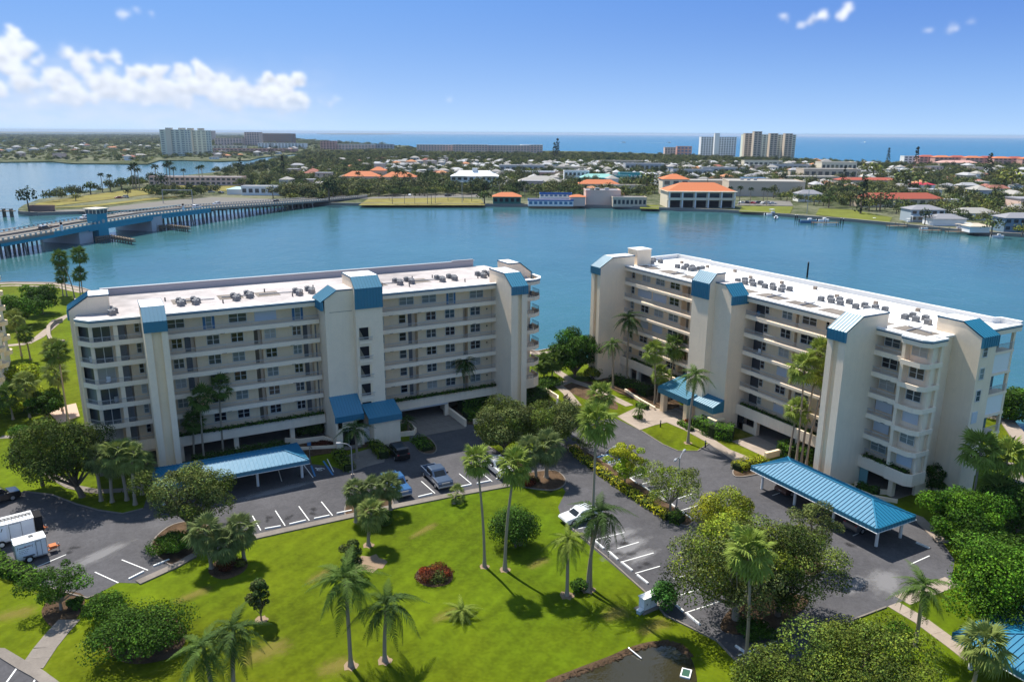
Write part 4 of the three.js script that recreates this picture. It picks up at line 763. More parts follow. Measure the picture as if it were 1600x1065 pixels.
function hedge(name, label, path, width, h, o = {}) {
  const r = rng(o.seed || 5), c = path[0], t = thing(name, label, o.cat || 'hedge', [c[0], o.y || 0, c[1]], 0, o.group), g = new GB([1, 1, 1]), core = new GB();
  const rel = path.map((p) => [p[0] - c[0], p[1] - c[1]]), cols = o.cols || [GREEN.hedge];
  core.strip(rel, width * .72, 0.02, h * .78);
  for (let i = 0; i < rel.length - 1; i++) {
    const [x0, z0] = rel[i], [x1, z1] = rel[i + 1], L = Math.hypot(x1 - x0, z1 - z0), dx = (x1 - x0) / L, dz = (z1 - z0) / L, n = Math.round(L * (width + 2 * h) * (o.density || 55));
    for (let k = 0; k < n; k++) {
      const s = r() * L, q = r() * (width + 2 * h); let a, y, d;
      const wob = 0.10 * Math.sin(s * 3.1 + i) + 0.08 * Math.sin(s * 7.7);
      if (q < h) { a = -width / 2 - wob * .6; y = q; d = [-1, 0.1]; } else if (q > h + width) { a = width / 2 + wob * .6; y = q - h - width; d = [1, .1]; } else { a = q - h - width / 2; y = h + wob; d = [a / width, 1]; }
      y += (r() - .5) * .16; a += (r() - .5) * .16;
      const tone = cols[Math.floor((Math.sin(s * 1.3) * .5 + .5) * cols.length * .999 * r() + r() * .5) % cols.length];
      leaf(g, r, [x0 + dx * s - dz * a, Math.max(.05, y), z0 + dz * s + dx * a], [-dz * d[0], d[1], dx * d[0]], (o.size || .2) * (.7 + .6 * r()), tone, .8);
    }
  }
  part(t, 'stem', core, M.hedgeCore); part(t, 'foliage', g, M.leaf);
  return t;
}
M.hedgeCore = std([0.022, 0.035, 0.012], 1);
const GREEN = { oak: [.092, .115, .028], oakDark: [.048, .066, .018], oakGrey: [.125, .14, .062], lime: [.20, .25, .02], limeY: [.28, .27, .022], bright: [.070, .138, .012], mid: [.056, .108, .015], dark: [.042, .085, .014], hedge: [.07, .135, .014], yellow: [.42, .36, .03], red: [.16, .03, .014], redDark: [.075, .02, .016], palm: [.10, .165, .03], palmY: [.22, .29, .05], palmG: [.17, .215, .07], brown: [.22, .16, .08] };

// ---- palms. fronds are meshes of their own, sharing a few shapes
const frondShapes = {};
// fan leaf of a cabbage or fan palm: stalk and folded blade
function fanFrond(len, blade, segs, droop, col, seed) {
  const r = rng(seed), g = new GB(col), stalk = len - blade * 0.45;
  const P0 = V(0, 0, 0), P1 = V(0, stalk * .12, stalk * .6), P2 = V(0, stalk * .10 - droop * .15, stalk);
  g.tint(col.map((q) => q * .9)); g.limb([P0, P1, P2], [.035, .028, .022], 4);
  for (let i = 0; i < segs; i++) {
    const a0 = mix(-1.95, 1.95, i / segs), a1 = mix(-1.95, 1.95, (i + 1) / segs), am = (a0 + a1) / 2, R = blade * (1 - 0.18 * Math.abs(am) / 1.95) * (.9 + .2 * r());
    const k = .72 + .5 * r(); g.tint([col[0] * k, col[1] * k, col[2] * k]);
    const tip = (f, a, up) => { const d = f * f * droop * blade * (0.55 + .3 * Math.abs(am)); return [P2.x + Math.sin(a) * R * f, P2.y + up - d, P2.z + Math.cos(a) * R * f * 0.95]; };
    const h = .05, A = [P2.x, P2.y, P2.z], B0 = tip(.6, a0, 0), Bm = tip(.62, am, h), B1 = tip(.6, a1, 0), T = tip(1, am + (r() - .5) * .08, -.02);
    g.tri(A, B0, Bm).tri(A, Bm, B1).tri(B0, T, Bm).tri(Bm, T, B1);
  }
  return g.build();
}
// feather leaf of a queen palm: arching rib with drooping leaflets
function featherFrond(len, arch, leaflet, pairs, col, seed) {
  const r = rng(seed), g = new GB(col), pt = (f) => V(Math.sin(f * 2) * .03 * len, len * (arch * f * 1.1 - (arch + .88) * f * f * 0.98), len * (f - .18 * f * f)), rib = [];
  for (let i = 0; i <= 7; i++) rib.push(pt(i / 7));
  g.tint([col[0] * 1.3, col[1] * 1.15, col[2]]); g.limb(rib, rib.map((_, i) => .012 * (1 - i / 8)), 4);
  for (let i = 0; i < pairs; i++) {
    const f = .14 + .86 * i / pairs, c = pt(f), e = pt(Math.min(1, f + .05)), d = V().subVectors(e, c).normalize(), L = leaflet * Math.sin(Math.PI * Math.min(1, .18 + f * .80)) * (.85 + .3 * r());
    for (const s of [-1, 1]) {
      const k = .7 + .6 * r(); g.tint([col[0] * k, col[1] * k, col[2] * k]);
      const out = V(s * (.8 - .2 * r()), .25 - .5 * r(), 0).addScaledVector(d, .6).normalize(), m = c.clone().addScaledVector(out, L * .5), t = c.clone().addScaledVector(out, L * .9); t.y -= L * (.42 + .3 * r());
      const w = d.clone().multiplyScalar(.014);
      const a = [c.x - w.x, c.y - w.y, c.z - w.z], b = [c.x + w.x, c.y + w.y, c.z + w.z], m0 = [m.x - w.x, m.y - w.y, m.z - w.z], m1 = [m.x + w.x * 1.2, m.y + w.y, m.z + w.z * 1.2], tt = [t.x, t.y, t.z];
      g.tri(a, m0, m1).tri(a, m1, b).tri(m0, tt, m1);
    }
  }
  return g.build();
}
const fanSet = (n, col, droops, segs = 15, len = 1.0) => droops.map((d, i) => fanFrond(1.25 * len, .95 * len, segs, d, col, n + i));
frondShapes.fan = fanSet(100, GREEN.palmY, [.25, .5, .8], 14);                       // tall thin fan palms, bright
frondShapes.fanDark = fanSet(130, GREEN.palm, [.3, .6, .9], 14);
frondShapes.sabal = fanSet(160, GREEN.palmG, [.45, .8, 1.1], 16);
frondShapes.sabalY = fanSet(190, [.21, .26, .065], [.45, .8, 1.1], 16);
frondShapes.dead = fanSet(220, GREEN.brown, [1.0, 1.25], 9);
frondShapes.queen = [[.55, 3], [.4, 4], [.25, 5]].map(([a, s]) => featherFrond(1, a, .26, 26, [.085, .145, .026], s));
frondShapes.queenDark = [[.55, 6], [.35, 7], [.2, 8]].map(([a, s]) => featherFrond(1, a, .27, 26, [.055, .10, .022], s));
frondShapes.queenY = [[.55, 9], [.4, 10], [.25, 11]].map(([a, s]) => featherFrond(1, a, .26, 26, [.20, .26, .04], s));
// kind: fan | sabal | queen
function palm(label, spec, o = {}) {
  const [x, z, hc] = spec, r = rng(o.seed || Math.round((x * 13 + z * 7 + 900) * 10)), kind = o.kind || 'fan', h = hc - (o.down || 0);
  const t = thing(o.name || 'palm_tree', label, o.cat || 'palm tree', [x, o.y || 0, z], 0, o.group);
  const lean = o.lean || [(r() - .5) * 1.0, (r() - .5) * 1.0], pts = [], rad = [], r0 = o.trunk || (kind === 'sabal' ? .19 : kind === 'queen' ? .17 : .15), N = 13;
  for (let i = 0; i <= N; i++) { const f = i / N; pts.push(V(lean[0] * f * f, -0.05 + (h + .05) * f, lean[1] * f * f)); rad.push(r0 * (i === 0 ? 1.7 : i === 1 ? 1.12 : kind === 'fan' ? mix(1, .62, f) : mix(1, .82, f)) * (1 + .05 * (i % 2))); }
  part(t, 'trunk', new GB().limb(pts, rad, 8), o.bark || M.barkPale);
  const S = o.s || (kind === 'fan' ? 1.05 : kind === 'sabal' ? 1.15 : 2.9), shapes = frondShapes[o.fronds || kind], n = o.n || (kind === 'queen' ? 19 : kind === 'sabal' ? 32 : 28);
  const top = pts[N];
  if (kind === 'queen') part(t, 'crown_shaft', new GB().limb([V(top.x, h - .5, top.z), V(top.x, h + .1, top.z), V(top.x, h + .5, top.z)], [r0 * .8, r0 * .9, .05], 8), M.palmShaft);
  for (let i = 0; i < n; i++) {
    const f = i / n, az = i * 2.39996 + r() * .35, el = kind === 'queen' ? mix(1.2, -.5, Math.pow(f, .85)) : mix(1.35, kind === 'sabal' ? -1.0 : -.75, Math.pow(f, .85)) + (r() - .5) * .2;
    const m = part(t, 'frond', shapes[Math.min(shapes.length - 1, Math.floor(f * shapes.length))], M.leaf, [top.x, top.y - f * .28, top.z]);
    m.rotation.set(-el, az, (r() - .5) * .5, 'YXZ'); m.scale.setScalar(S * (.85 + .3 * r()));
  }
  for (let i = 0; i < (o.dead || 0); i++) { const m = part(t, 'dead_frond', frondShapes.dead[i % 2], M.leaf, [top.x, top.y - .3, top.z]); m.rotation.set(1.1 + r() * .3, i * 2.4 + r(), 0, 'YXZ'); m.scale.setScalar(S * .75); }
  return t;
}
M.palmShaft = std([0.13, 0.17, 0.05], 0.7);

const FANS = { group: 'tall fan palms of the grounds' };
// on the long lawn
palm('tallest fan palm on the lawn, left of the pair by the round dark shrub', [30.92,-62.68,11.7], { dead: 6, lean: [-.9, .1] });
palm('fan palm on the lawn in front of the large round dark shrub', [32.46,-61.2,11.15], { dead: 8, s: 1.2, lean: [1.0, .2], trunk: .17 });
palm('very tall thin fan palm rising behind the drooping palm on the lawn', [38.19,-54.6,17.05], { s: 1.25, dead: 4, lean: [0, .1] });
palm('broad feather palm left of the pair at the lower lawn edge', [14.58,-54.24,7.55], { kind: 'queen', s: 3.1, n: 21 });
palm('broad feather palm right of the pair at the lower lawn edge', [17.24,-53.56,5.05], { kind: 'queen', s: 3.0, fronds: 'queenDark', n: 18 });
palm('feather palm at the bottom edge beside the big rounded bush', [4.15,-56.18,4.1], { kind: 'queen', s: 2.8 });
palm('dark feather palm at the bottom edge just right of its twin', [5.6,-54.93,5.25], { kind: 'queen', s: 2.7, fronds: 'queenDark' });
palm('shorter feather palm leaning on the lawn near the right parking row', [35.55,-54.53,5.5], { kind: 'queen', s: 2.4, fronds: 'queenY' });
palm('dark drooping feather palm on the lawn beside the white car', [37.67,-54.26,7.85], { kind: 'queen', s: 2.9, fronds: 'queenDark', lean: [.9, .3] });
palm('round headed cabbage palm alone on the lawn below the planting bed', [21.96,-72.12,3.8], { kind: 'sabal', s: 1.05, fronds: 'sabalY' });
palm('cabbage palm at the right end of the bed beside the blue pickup', [26.72,-78.71,3.2], { kind: 'sabal', s: 1.05 });
palm('cabbage palm at the left end of the bed beside the parking row', [22.35,-77.71,3.65], { kind: 'sabal', s: .95 });
palm('cabbage palm in the middle of the bed beside the parking row', [24.01,-77.35,3.85], { kind: 'sabal', s: .95 });
palm('small young palm on the lawn edge below the dark blue pickup', [33.93,-76.76,1.15], { kind: 'sabal', s: .72, n: 16, fronds: 'sabalY' });
palm('tallest cabbage palm of the pair in the bed beside the silver pickup', [47.14,-77.82,4.6], { kind: 'sabal', s: 1.3, trunk: .26 });
palm('cabbage palm leaning left in the bed beside the silver pickup', [45.63,-77.76,4.3], { kind: 'sabal', s: 1.15, lean: [-1.1, 0] });
palm('left cabbage palm of the three around the red shrubs', [6.72,-75.06,3.9], { kind: 'sabal', s: 1.2 });
palm('middle cabbage palm of the three, standing in the red shrubs', [8.53,-74.58,2.7], { kind: 'sabal', s: 1.05 });
palm('right cabbage palm of the three around the red shrubs', [9.84,-74.99,3.6], { kind: 'sabal', s: 1.1 });
// before the left building
palm('tall dark fan palm against the left building, right of two', [12.24,-103.74,9.65], { s: 1.2, dead: 4, n: 17, fronds: 'fanDark' });
palm('tall dark fan palm against the left building, left of two', [9.65,-102.48,8.95], { s: 1.15, dead: 4, n: 17, fronds: 'fanDark' });
palm('short dark fan palm beside the two tall ones at the left building', [8.54,-103.06,5.6], { fronds: 'fanDark', s: 1.0 });
palm('feather palm standing before the right wing of the left building', [48.21,-104.79,7.9], { kind: 'queen', s: 2.6, fronds: 'queenDark' });
palm('feather palm in the paving at the left building entrance', [27.83,-94.66,4.35], { kind: 'queen', s: 2.4, n: 16, fronds: 'queenDark' });
palm('small feather palm in the planter beside the covered driveway', [37.56,-101.12,1.7], { kind: 'queen', s: 1.9, n: 13, fronds: 'queenDark' });
for (const [b, s, i] of [[[-2.54,-96.58,5.65],1.0,0],[[-1.41,-95.61,5],1.0,1],[[0.13,-95.36,6.15],1.25,2],[[0.92,-93.66,5.85],1.15,3],[[1.83,-96.19,3.65],1.1,4]])
  palm(['leftmost cabbage palm of the clump beside the big oak', 'second cabbage palm from the left in the clump beside the big oak', 'largest pale cabbage palm in the middle of the clump', 'leaning cabbage palm fourth in the clump beside the big oak', 'rightmost cabbage palm of the clump near the left carport'][i], b, { kind: 'sabal', s, fronds: i < 2 ? 'sabal' : 'sabalY' });
// before the right building
palm('tallest feather palm beside the left shaft of the right building', [78.53,-103.6,11.8], { kind: 'queen', s: 3.0, fronds: 'queenDark' });
palm('shorter feather palm at the foot of the right building left shaft', [75.64,-103.51,7.7], { kind: 'queen', s: 2.4, n: 15 });
palm('fan palm with a low second head left of the blue canopy', [76.86,-93.68,8.8], { s: 1.25 });
palm('low fan palm directly under a taller one left of the canopy', [77.82,-94.24,4.9], { s: 1.15 });
palm('fan palm rising just behind the left corner of the blue canopy', [80.39,-94.32,9.15], { s: 1.35, fronds: 'fanDark' });
palm('feather palm on the oval lawn before the blue canopy', [70.68,-78.42,9.8], { kind: 'queen', s: 2.7, lean: [.5, .1] });
palm('tallest of four fan palms at the corner of the right carport', [79.3,-65.97,15.3], { s: 1.25, dead: 3, lean: [.9, .5] });
palm('leftmost tall fan palm of four at the right carport', [78.54,-66.13,13.35], { s: 1.45, dead: 3, lean: [-.2, -.1] });
palm('rightmost leaning fan palm of four at the right carport', [79.25,-65.07,12.5], { s: 1.25, lean: [1.3, .7] });
palm('shortest fan palm of four at the right carport', [78.85,-67.62,7.25], { s: 1.15 });
palm('dwarf palm in the round planter of the courtyard', [70.53,-89.72,1.65], { kind: 'queen', s: 1.3, n: 14, trunk: .12 });
palm('tall fan palm above the dense green trees at the right edge', [83.99,-45.93,8.5], { s: 1.5, dead: 4 });
palm('pale fan palm behind the dense trees at the right edge', [86.84,-44.44,7.8], { s: 1.55 });
palm('leaning fan palm low among the dense trees at the right edge', [85.61,-44.57,3.95], { s: 1.4 });
palm('dark small palm in the corner of the right building end', [96.82,-57.31,2], { kind: 'queen', s: 2.0, n: 12, fronds: 'queenDark' });
palm('drooping feather palm where the two footpaths meet', [57.74,-34.24,5.65], { kind: 'queen', s: 2.5, n: 20, fronds: 'queen' });
palm('fan palm at the lower right corner before the blue roof', [55.82,-28.2,4.9], { s: 1.25, fronds: 'sabalY', trunk: .18 });
palm('fan palm rising out of the big oak near the pond', [43.78,-39.81,10], { s: 1.35, dead: 4 });
palm('fan palm in the planted strip nearest the street tree', [59.11,-83.9,7.2], { s: 1.3 });
palm('pair of fan palms by the water between the buildings, left one', [66.97,-111.97,3.25], { s: 1.2, fronds: 'fanDark' });
palm('fan palm by the water between the buildings, right one', [67.98,-111.05,3.95], { s: 1.3, fronds: 'fanDark' });
// by the water on the left, and along the next building
palm('tallest fan palm of the clump by the sea wall', [-3.56,-223.51,11.8], { s: 1.44, fronds: 'fanDark', n: 26, dead: 5 });
palm('leaning fan palm of the clump by the sea wall', [-5.58,-228.09,10.5], { s: 1.44, fronds: 'fanDark', n: 26, dead: 5, lean: [-2.2, -1] });
palm('short bushy fan palm in the clump by the sea wall', [-7.35,-231.73,7.6], { s: 1.22, fronds: 'fanDark', n: 26, dead: 4 });
palm('left fan palm of the clump by the sea wall', [-8.25,-233.11,5.1], { s: 1.15, fronds: 'fanDark', n: 26, dead: 4 });
palm('right fan palm of the clump by the sea wall', [-4.13,-223.8,6.95], { s: 1.30, fronds: 'fanDark', n: 26, dead: 4 });
for (const [b, l, s] of [[[-14.44,-171.88,7.45], 'tall palm beside the curved path near the left edge', 1.28], [[-12.8,-168.08,5.25], 'shorter palm beside the curved path near the left edge', 1.12], [[-11.33,-132.42,5.5], 'palm near the left edge beside the yellow green shrubs', 1.28],
  [[-7.03,-133.36,6.2], 'palm against the left end of the long building', 1.28], [[-6.2,-127.32,10.9], 'tall palm close to the left end wall of the long building', 1.2], [[-13.49,-132.61,4.05], 'low palm at the very left edge among yellow green shrubs', 1.20], [[-8.88,-167.05,1.9], 'small palm near the pool terrace left of the long building', 1.4]])
  palm(l, b, { s, fronds: s > 1.2 ? 'sabalY' : 'fanDark', dead: 3, n: 24 });

// ---- broad-leaved trees
const OAKS = [GREEN.oak, GREEN.oakDark, GREEN.oakGrey];
tree('oak_tree', 'largest dark oak standing left of the left carport', 'tree', [-4.5,-98.73], { seed: 1, h: 10.2, rx: 5.6, rz: 4.6, base: 2.2, clumps: 42, leaves: 300, size: .30, cols: [GREEN.oakDark, GREEN.oak, GREEN.oakDark], trunk: .34, lean: [-1.0, -.5], limbStep: 3 });
tree('oak_tree', 'smaller dark oak at the far left of the big oak', 'tree', [-8.76,-104.49], { seed: 21, h: 8.5, rx: 3.0, base: 2.6, clumps: 20, leaves: 260, size: .3, cols: [GREEN.oakDark, GREEN.mid], trunk: .2 });
tree('oak_tree', 'grey green oak in the island in front of the left carport', 'tree', [5.65,-83.38], { seed: 2, h: 8.2, rx: 4.4, rz: 3.6, base: 2.2, clumps: 32, leaves: 270, size: .26, cols: [GREEN.oak, GREEN.oakGrey, [.13, .15, .05]], trunk: .22, open: 1, limbStep: 2 });
tree('oak_tree', 'left grey green oak of the two at the driveway', 'tree', [46.04,-87.13], { seed: 3, h: 7.6, rx: 4.6, rz: 4.2, base: 1.6, clumps: 34, leaves: 280, size: .28, cols: [GREEN.oakGrey, GREEN.oak], trunk: .26 });
tree('oak_tree', 'right grey green oak of the two at the driveway', 'tree', [52.13,-84.96], { seed: 4, h: 7.2, rx: 4.8, rz: 4.4, base: 1.6, clumps: 34, leaves: 280, size: .28, cols: [GREEN.oakGrey, GREEN.oak], trunk: .26 });
tree('street_tree', 'left yellow green tree in the planted strip between the rows', 'tree', [54.48,-71.27], { seed: 5, h: 5.4, rx: 2.6, base: 1.7, clumps: 20, leaves: 230, size: .24, cols: [GREEN.limeY, GREEN.lime], trunk: .13, bark: M.barkPale, open: 1 });
tree('street_tree', 'right thin yellow green tree beside the lamp post', 'tree', [54.88,-63.08], { seed: 6, h: 6.2, rx: 3.0, base: 1.9, clumps: 19, leaves: 150, size: .22, cols: [[.17, .19, .06], GREEN.lime], trunk: .15, bark: M.barkPale, open: 1 });
tree('street_tree', 'bare thin tree at the tip of the planted strip', 'tree', [54.57,-80.26], { seed: 16, h: 4.2, rx: 1.5, base: 1.4, clumps: 10, leaves: 50, size: .22, cols: [GREEN.oakGrey], trunk: .1, open: 1, limbStep: 1 });
tree('oak_tree', 'large spreading oak with a yellow top near the pond', 'tree', [46.92,-44.24], { seed: 7, h: 9.8, rx: 5.4, rz: 4.4, base: 2.2, clumps: 50, leaves: 280, size: .25, cols: [GREEN.oak, [.19, .215, .03], GREEN.oakGrey], trunk: .32, bark: M.barkPale, lean: [-.4, -.3], open: 1 });
tree('oak_tree', 'second oak right of the large one near the pond', 'tree', [50.67,-42.91], { seed: 8, h: 9.0, rx: 4.4, rz: 3.8, base: 2.0, clumps: 42, leaves: 260, size: .25, cols: [GREEN.oakDark, GREEN.oak, [.12, .14, .04]], trunk: .25, lean: [.3, .2], open: 1 });
tree('street_tree', 'yellow green tree behind the large oak near the pond', 'tree', [54.67,-54.01], { seed: 9, h: 6.4, rx: 3.9, rz: 2.8, base: 2.0, clumps: 26, leaves: 230, size: .24, cols: [GREEN.limeY, [.19, .21, .03]], trunk: .18 });
tree('street_tree', 'thin leaning tree in the small bed before the right carport', 'tree', [60.53,-47.52], { seed: 10, h: 6.6, rx: 2.2, rz: 2.4, base: 2.6, clumps: 16, leaves: 150, size: .22, cols: [[.14, .15, .06], GREEN.oakGrey], trunk: .13, lean: [-.5, 0], open: 1, limbStep: 1 });
tree('oak_tree', 'broad oak whose top fills the bottom edge on the right', 'tree', [46.07,-31.03], { seed: 11, h: 7.4, rx: 5.2, rz: 4.2, base: 1.8, clumps: 44, leaves: 300, size: .24, cols: [[.11, .14, .035], GREEN.oak, [.14, .165, .03]], trunk: .3, open: 1 });
tree('oak_tree', 'oak top at the bottom edge left of the broad one', 'tree', [39.82,-33.24], { seed: 12, h: 6.0, rx: 3.4, rz: 3.0, base: 1.6, clumps: 28, leaves: 260, size: .24, cols: [GREEN.oak, [.12, .15, .03]], trunk: .25, open: 1 });
tree('broadleaf_tree', 'largest bright green dense tree at the right edge', 'tree', [66.25,-32.25], { seed: 13, h: 9.0, rx: 5.2, rz: 4.6, base: .8, clumps: 46, leaves: 280, size: .30, cols: [GREEN.bright, [.055, .12, .012], GREEN.mid], trunk: .3 });
tree('broadleaf_tree', 'bright green dense tree under the palms at the right edge', 'tree', [78.36,-43.53], { seed: 14, h: 5.6, rx: 4.6, rz: 3.8, base: .6, clumps: 36, leaves: 260, size: .32, cols: [GREEN.bright, [.05, .11, .012]], trunk: .25 });
tree('broadleaf_tree', 'dark green dense tree beyond the bright ones at the right edge', 'tree', [86.04,-41.86], { seed: 15, h: 5.6, rx: 4.4, base: .6, clumps: 30, leaves: 220, size: .32, cols: [GREEN.mid, GREEN.dark], trunk: .25 });
tree('broadleaf_tree', 'round glossy dark green tree by the water between the buildings', 'tree', [73.38,-112.03], { seed: 17, h: 9.0, rx: 4.3, rz: 4.0, base: .9, clumps: 40, leaves: 250, size: .34, cols: [GREEN.mid, GREEN.dark, [.05, .12, .014]], trunk: .3 });
tree('mangrove_tree', 'dark bushy mangrove at the water behind the right building end', 'tree', [121.58,-62.65], { seed: 18, h: 5.6, rx: 4.2, base: .4, clumps: 26, leaves: 220, size: .36, cols: [GREEN.mid, GREEN.bright], trunk: .22, y: -.6 });
tree('broadleaf_tree', 'dark spreading tree on the lawn near the sea wall, left of two', 'tree', [-15.29,-200.2], { seed: 19, h: 6.5, rx: 5.2, base: 1.8, clumps: 26, leaves: 190, size: .45, cols: [GREEN.dark, GREEN.mid], trunk: .25 });
tree('broadleaf_tree', 'dark spreading tree on the lawn near the sea wall, right of two', 'tree', [-12.2,-211.51], { seed: 20, h: 7.0, rx: 5.0, base: 2.0, clumps: 24, leaves: 190, size: .45, cols: [GREEN.dark, GREEN.mid], trunk: .25 });
tree('small_tree', 'small open crowned tree beside the hedge at lower left', 'tree', [-6.32,-74.06], { seed: 22, h: 4.2, rx: 3.0, rz: 2.4, base: 1.2, clumps: 18, leaves: 170, size: .22, cols: [GREEN.mid, GREEN.dark, [.07, .14, .02]], trunk: .13, bark: M.barkPale, open: 1, limbStep: 1 });
tree('magnolia_tree', 'narrow upright magnolia on the lawn left of the feather palms', 'tree', [9.39,-64.02], { seed: 23, h: 4.6, rx: .85, base: .9, clumps: 16, leaves: 70, size: .26, cols: [[.05, .08, .03], [.08, .09, .04]], trunk: .07, open: 1, clump: .5 });
tree('magnolia_tree', 'narrow upright magnolia half hidden behind the feather palm', 'tree', [18.71,-67.5], { seed: 24, h: 3.4, rx: .95, base: .5, clumps: 16, leaves: 70, size: .26, cols: [[.07, .08, .035], [.06, .08, .03]], trunk: .07, open: 1, clump: .5 });
tree('broadleaf_tree', 'dense tree by the end wall of the right building', 'tree', [87.28,-52.92], { seed: 25, h: 3.6, rx: 2.4, base: .3, clumps: 18, leaves: 200, size: .26, cols: [GREEN.dark, GREEN.mid], trunk: .12 });
tree('broadleaf_tree', 'bushy tree beside the pool terrace at the left edge', 'tree', [-8.95,-131.18], { seed: 26, h: 4.2, rx: 2.8, base: .6, clumps: 20, leaves: 200, size: .34, cols: [GREEN.dark, GREEN.mid], trunk: .16 });

// ---- shrubs
shrub('round_shrub', 'large round dark shrub on the lawn behind two tall palms', 'shrub', [35.69,-64.86], { seed: 31, rx: 2.9, rz: 2.6, h: 4.6, n: 9000, lumps: 26, size: .22, cols: [GREEN.dark, [.04, .085, .016], GREEN.mid] });
shrub('round_shrub', 'biggest rounded bush on the lawn at lower left', 'shrub', [-0.43,-64.38], { seed: 32, rx: 4.7, rz: 3.9, h: 3.9, n: 11000, lumps: 30, size: .21, cols: [GREEN.dark, GREEN.mid, [.05, .10, .014]] });
shrub('round_shrub', 'smaller bush joined to the left of the biggest bush', 'shrub', [-2.66,-69.95], { seed: 33, rx: 2.2, rz: 2.2, h: 2.9, n: 4000, lumps: 14, size: .21, cols: [GREEN.mid, [.05, .10, .014]] });
shrub('round_shrub', 'dense green shrubs under the oak in the lawn island', 'shrub', [3.68,-80.2], { seed: 34, rx: 2.8, rz: 2.2, h: 2.1, n: 4500, lumps: 16, size: .2, cols: [GREEN.mid, [.06, .12, .014]] });
shrub('round_shrub', 'dark green shrub behind the lone palm in the bed', 'shrub', [24.6,-76.03], { seed: 35, rx: 2.0, rz: 1.5, h: 1.6, n: 2600, lumps: 10, size: .2, cols: [GREEN.dark, GREEN.mid] });
shrub('croton_shrub', 'round bed of red and dark croton shrubs on the lawn', 'shrub', [25.66,-63.2], { seed: 36, rx: 2.0, rz: 1.7, h: 1.1, n: 3000, lumps: 13, size: .2, cols: [GREEN.red, GREEN.redDark, [.16, .06, .02], [.06, .07, .02]] });
shrub('croton_shrub', 'red and olive shrubs around the three cabbage palms', 'shrub', [8.32,-74.42], { seed: 37, rx: 1.9, rz: 1.2, h: .9, n: 2200, lumps: 9, size: .2, cols: [GREEN.redDark, [.15, .05, .02], [.08, .08, .02]] });
shrub('croton_shrub', 'dark red shrubs under the palms by the silver pickup', 'shrub', [44.28,-77], { seed: 38, rx: 2.0, rz: .9, h: .8, n: 2000, lumps: 9, size: .2, cols: [GREEN.redDark, GREEN.red, [.08, .06, .02]], turn: .5 });
shrub('croton_shrub', 'red shrubs at the foot of the right building beside the palms', 'shrub', [78.03,-99.97], { seed: 39, rx: 2.0, rz: .9, h: .8, n: 1600, lumps: 8, size: .25, cols: [GREEN.red, GREEN.redDark] });
shrub('croton_shrub', 'red shrubs beside the pillar of the blue canopy', 'shrub', [75.96,-84.15], { seed: 40, rx: 1.1, rz: .8, h: 1.0, n: 1000, lumps: 6, size: .22, cols: [[.3, .07, .02], GREEN.redDark] });
shrub('yellow_shrub', 'golden shrub at the foot of the right building left shaft', 'shrub', [75.29,-109.35], { seed: 41, rx: 1.9, rz: 1.6, h: 2.6, n: 1800, lumps: 10, size: .28, cols: [[.25, .25, .04], GREEN.limeY, [.14, .15, .04]] });
palm('low shrubby palm clump alone on the lawn', [25.76,-56.04, .35], { kind: 'queen', name: 'clump_palm', s: 1.75, n: 30, trunk: .2, fronds: 'queenY' });
shrub('round_shrub', 'round glossy shrub beside the white utility box', 'shrub', [42.48,-48.79], { seed: 43, rx: 1.5, rz: 1.3, h: 2.7, n: 3200, lumps: 12, size: .2, cols: [[.035, .10, .03], [.05, .13, .03]] });
shrub('round_shrub', 'small shrub at the foot of the leaning feather palm', 'shrub', [37.03,-54.72], { seed: 44, rx: 1.1, rz: .9, h: 1.3, n: 1100, lumps: 7, size: .22, cols: [GREEN.mid, GREEN.dark] });
shrub('round_shrub', 'clipped round bush beside the lower footpath at right', 'shrub', [57.68,-35.75], { seed: 45, rx: 1.5, rz: 1.3, h: 1.5, n: 2200, lumps: 10, size: .18, cols: [GREEN.bright, GREEN.mid] });
shrub('round_shrub', 'dark bush in the raised planter left of the entrance tower', 'shrub', [24.49,-105.65], { seed: 46, rx: 2.8, rz: 1.5, h: 2.4, n: 2600, lumps: 12, size: .26, cols: [GREEN.dark, [.025, .05, .012]] });
shrub('red_groundcover', 'low red plants in the planter left of the entrance', 'shrub', [24.56,-101.08], { seed: 47, rx: 3.0, rz: .7, h: .7, n: 1400, lumps: 9, size: .2, cols: [GREEN.redDark, [.10, .03, .02]] });
shrub('yellow_shrub', 'yellow green shrubs along the left edge by the next building', 'shrub', [-12.38,-136.78], { seed: 48, rx: 3.2, rz: 5.5, h: 3.4, n: 4000, lumps: 16, size: .4, cols: [[.30, .31, .02], GREEN.lime, [.24, .28, .02]] });
shrub('yellow_shrub', 'yellow green shrubs near the left edge below the curved path', 'shrub', [-13.12,-155.65], { seed: 49, rx: 2.8, rz: 5, h: 2.6, n: 2600, lumps: 12, size: .4, cols: [[.26, .28, .02], GREEN.lime] });
shrub('round_shrub', 'dark shrub beside the two palms between the buildings', 'shrub', [66.18,-109.56], { seed: 50, rx: 3.4, rz: 2.2, h: 1.7, n: 2400, lumps: 12, size: .3, cols: [GREEN.dark, GREEN.mid] });
shrub('round_shrub', 'dark shrub by the end garage wall of the left building', 'shrub', [61.4,-106.3], { seed: 51, rx: 2.6, rz: 1.6, h: 1.6, n: 1600, lumps: 10, size: .28, cols: [GREEN.dark] });
shrub('round_planting', 'low plants in the round planter of the courtyard', 'shrub', [70.53,-89.72], { seed: 52, rx: 1.2, rz: 1.0, h: .5, n: 700, lumps: 6, size: .18, cols: [GREEN.oakGrey, GREEN.mid] });
shrub('round_shrub', 'dark green shrubs under the big oak near the pond', 'shrub', [46.8,-41.79], { seed: 53, rx: 2.4, rz: 1.8, h: 1.2, n: 1600, lumps: 9, size: .22, cols: [GREEN.dark, GREEN.mid] });
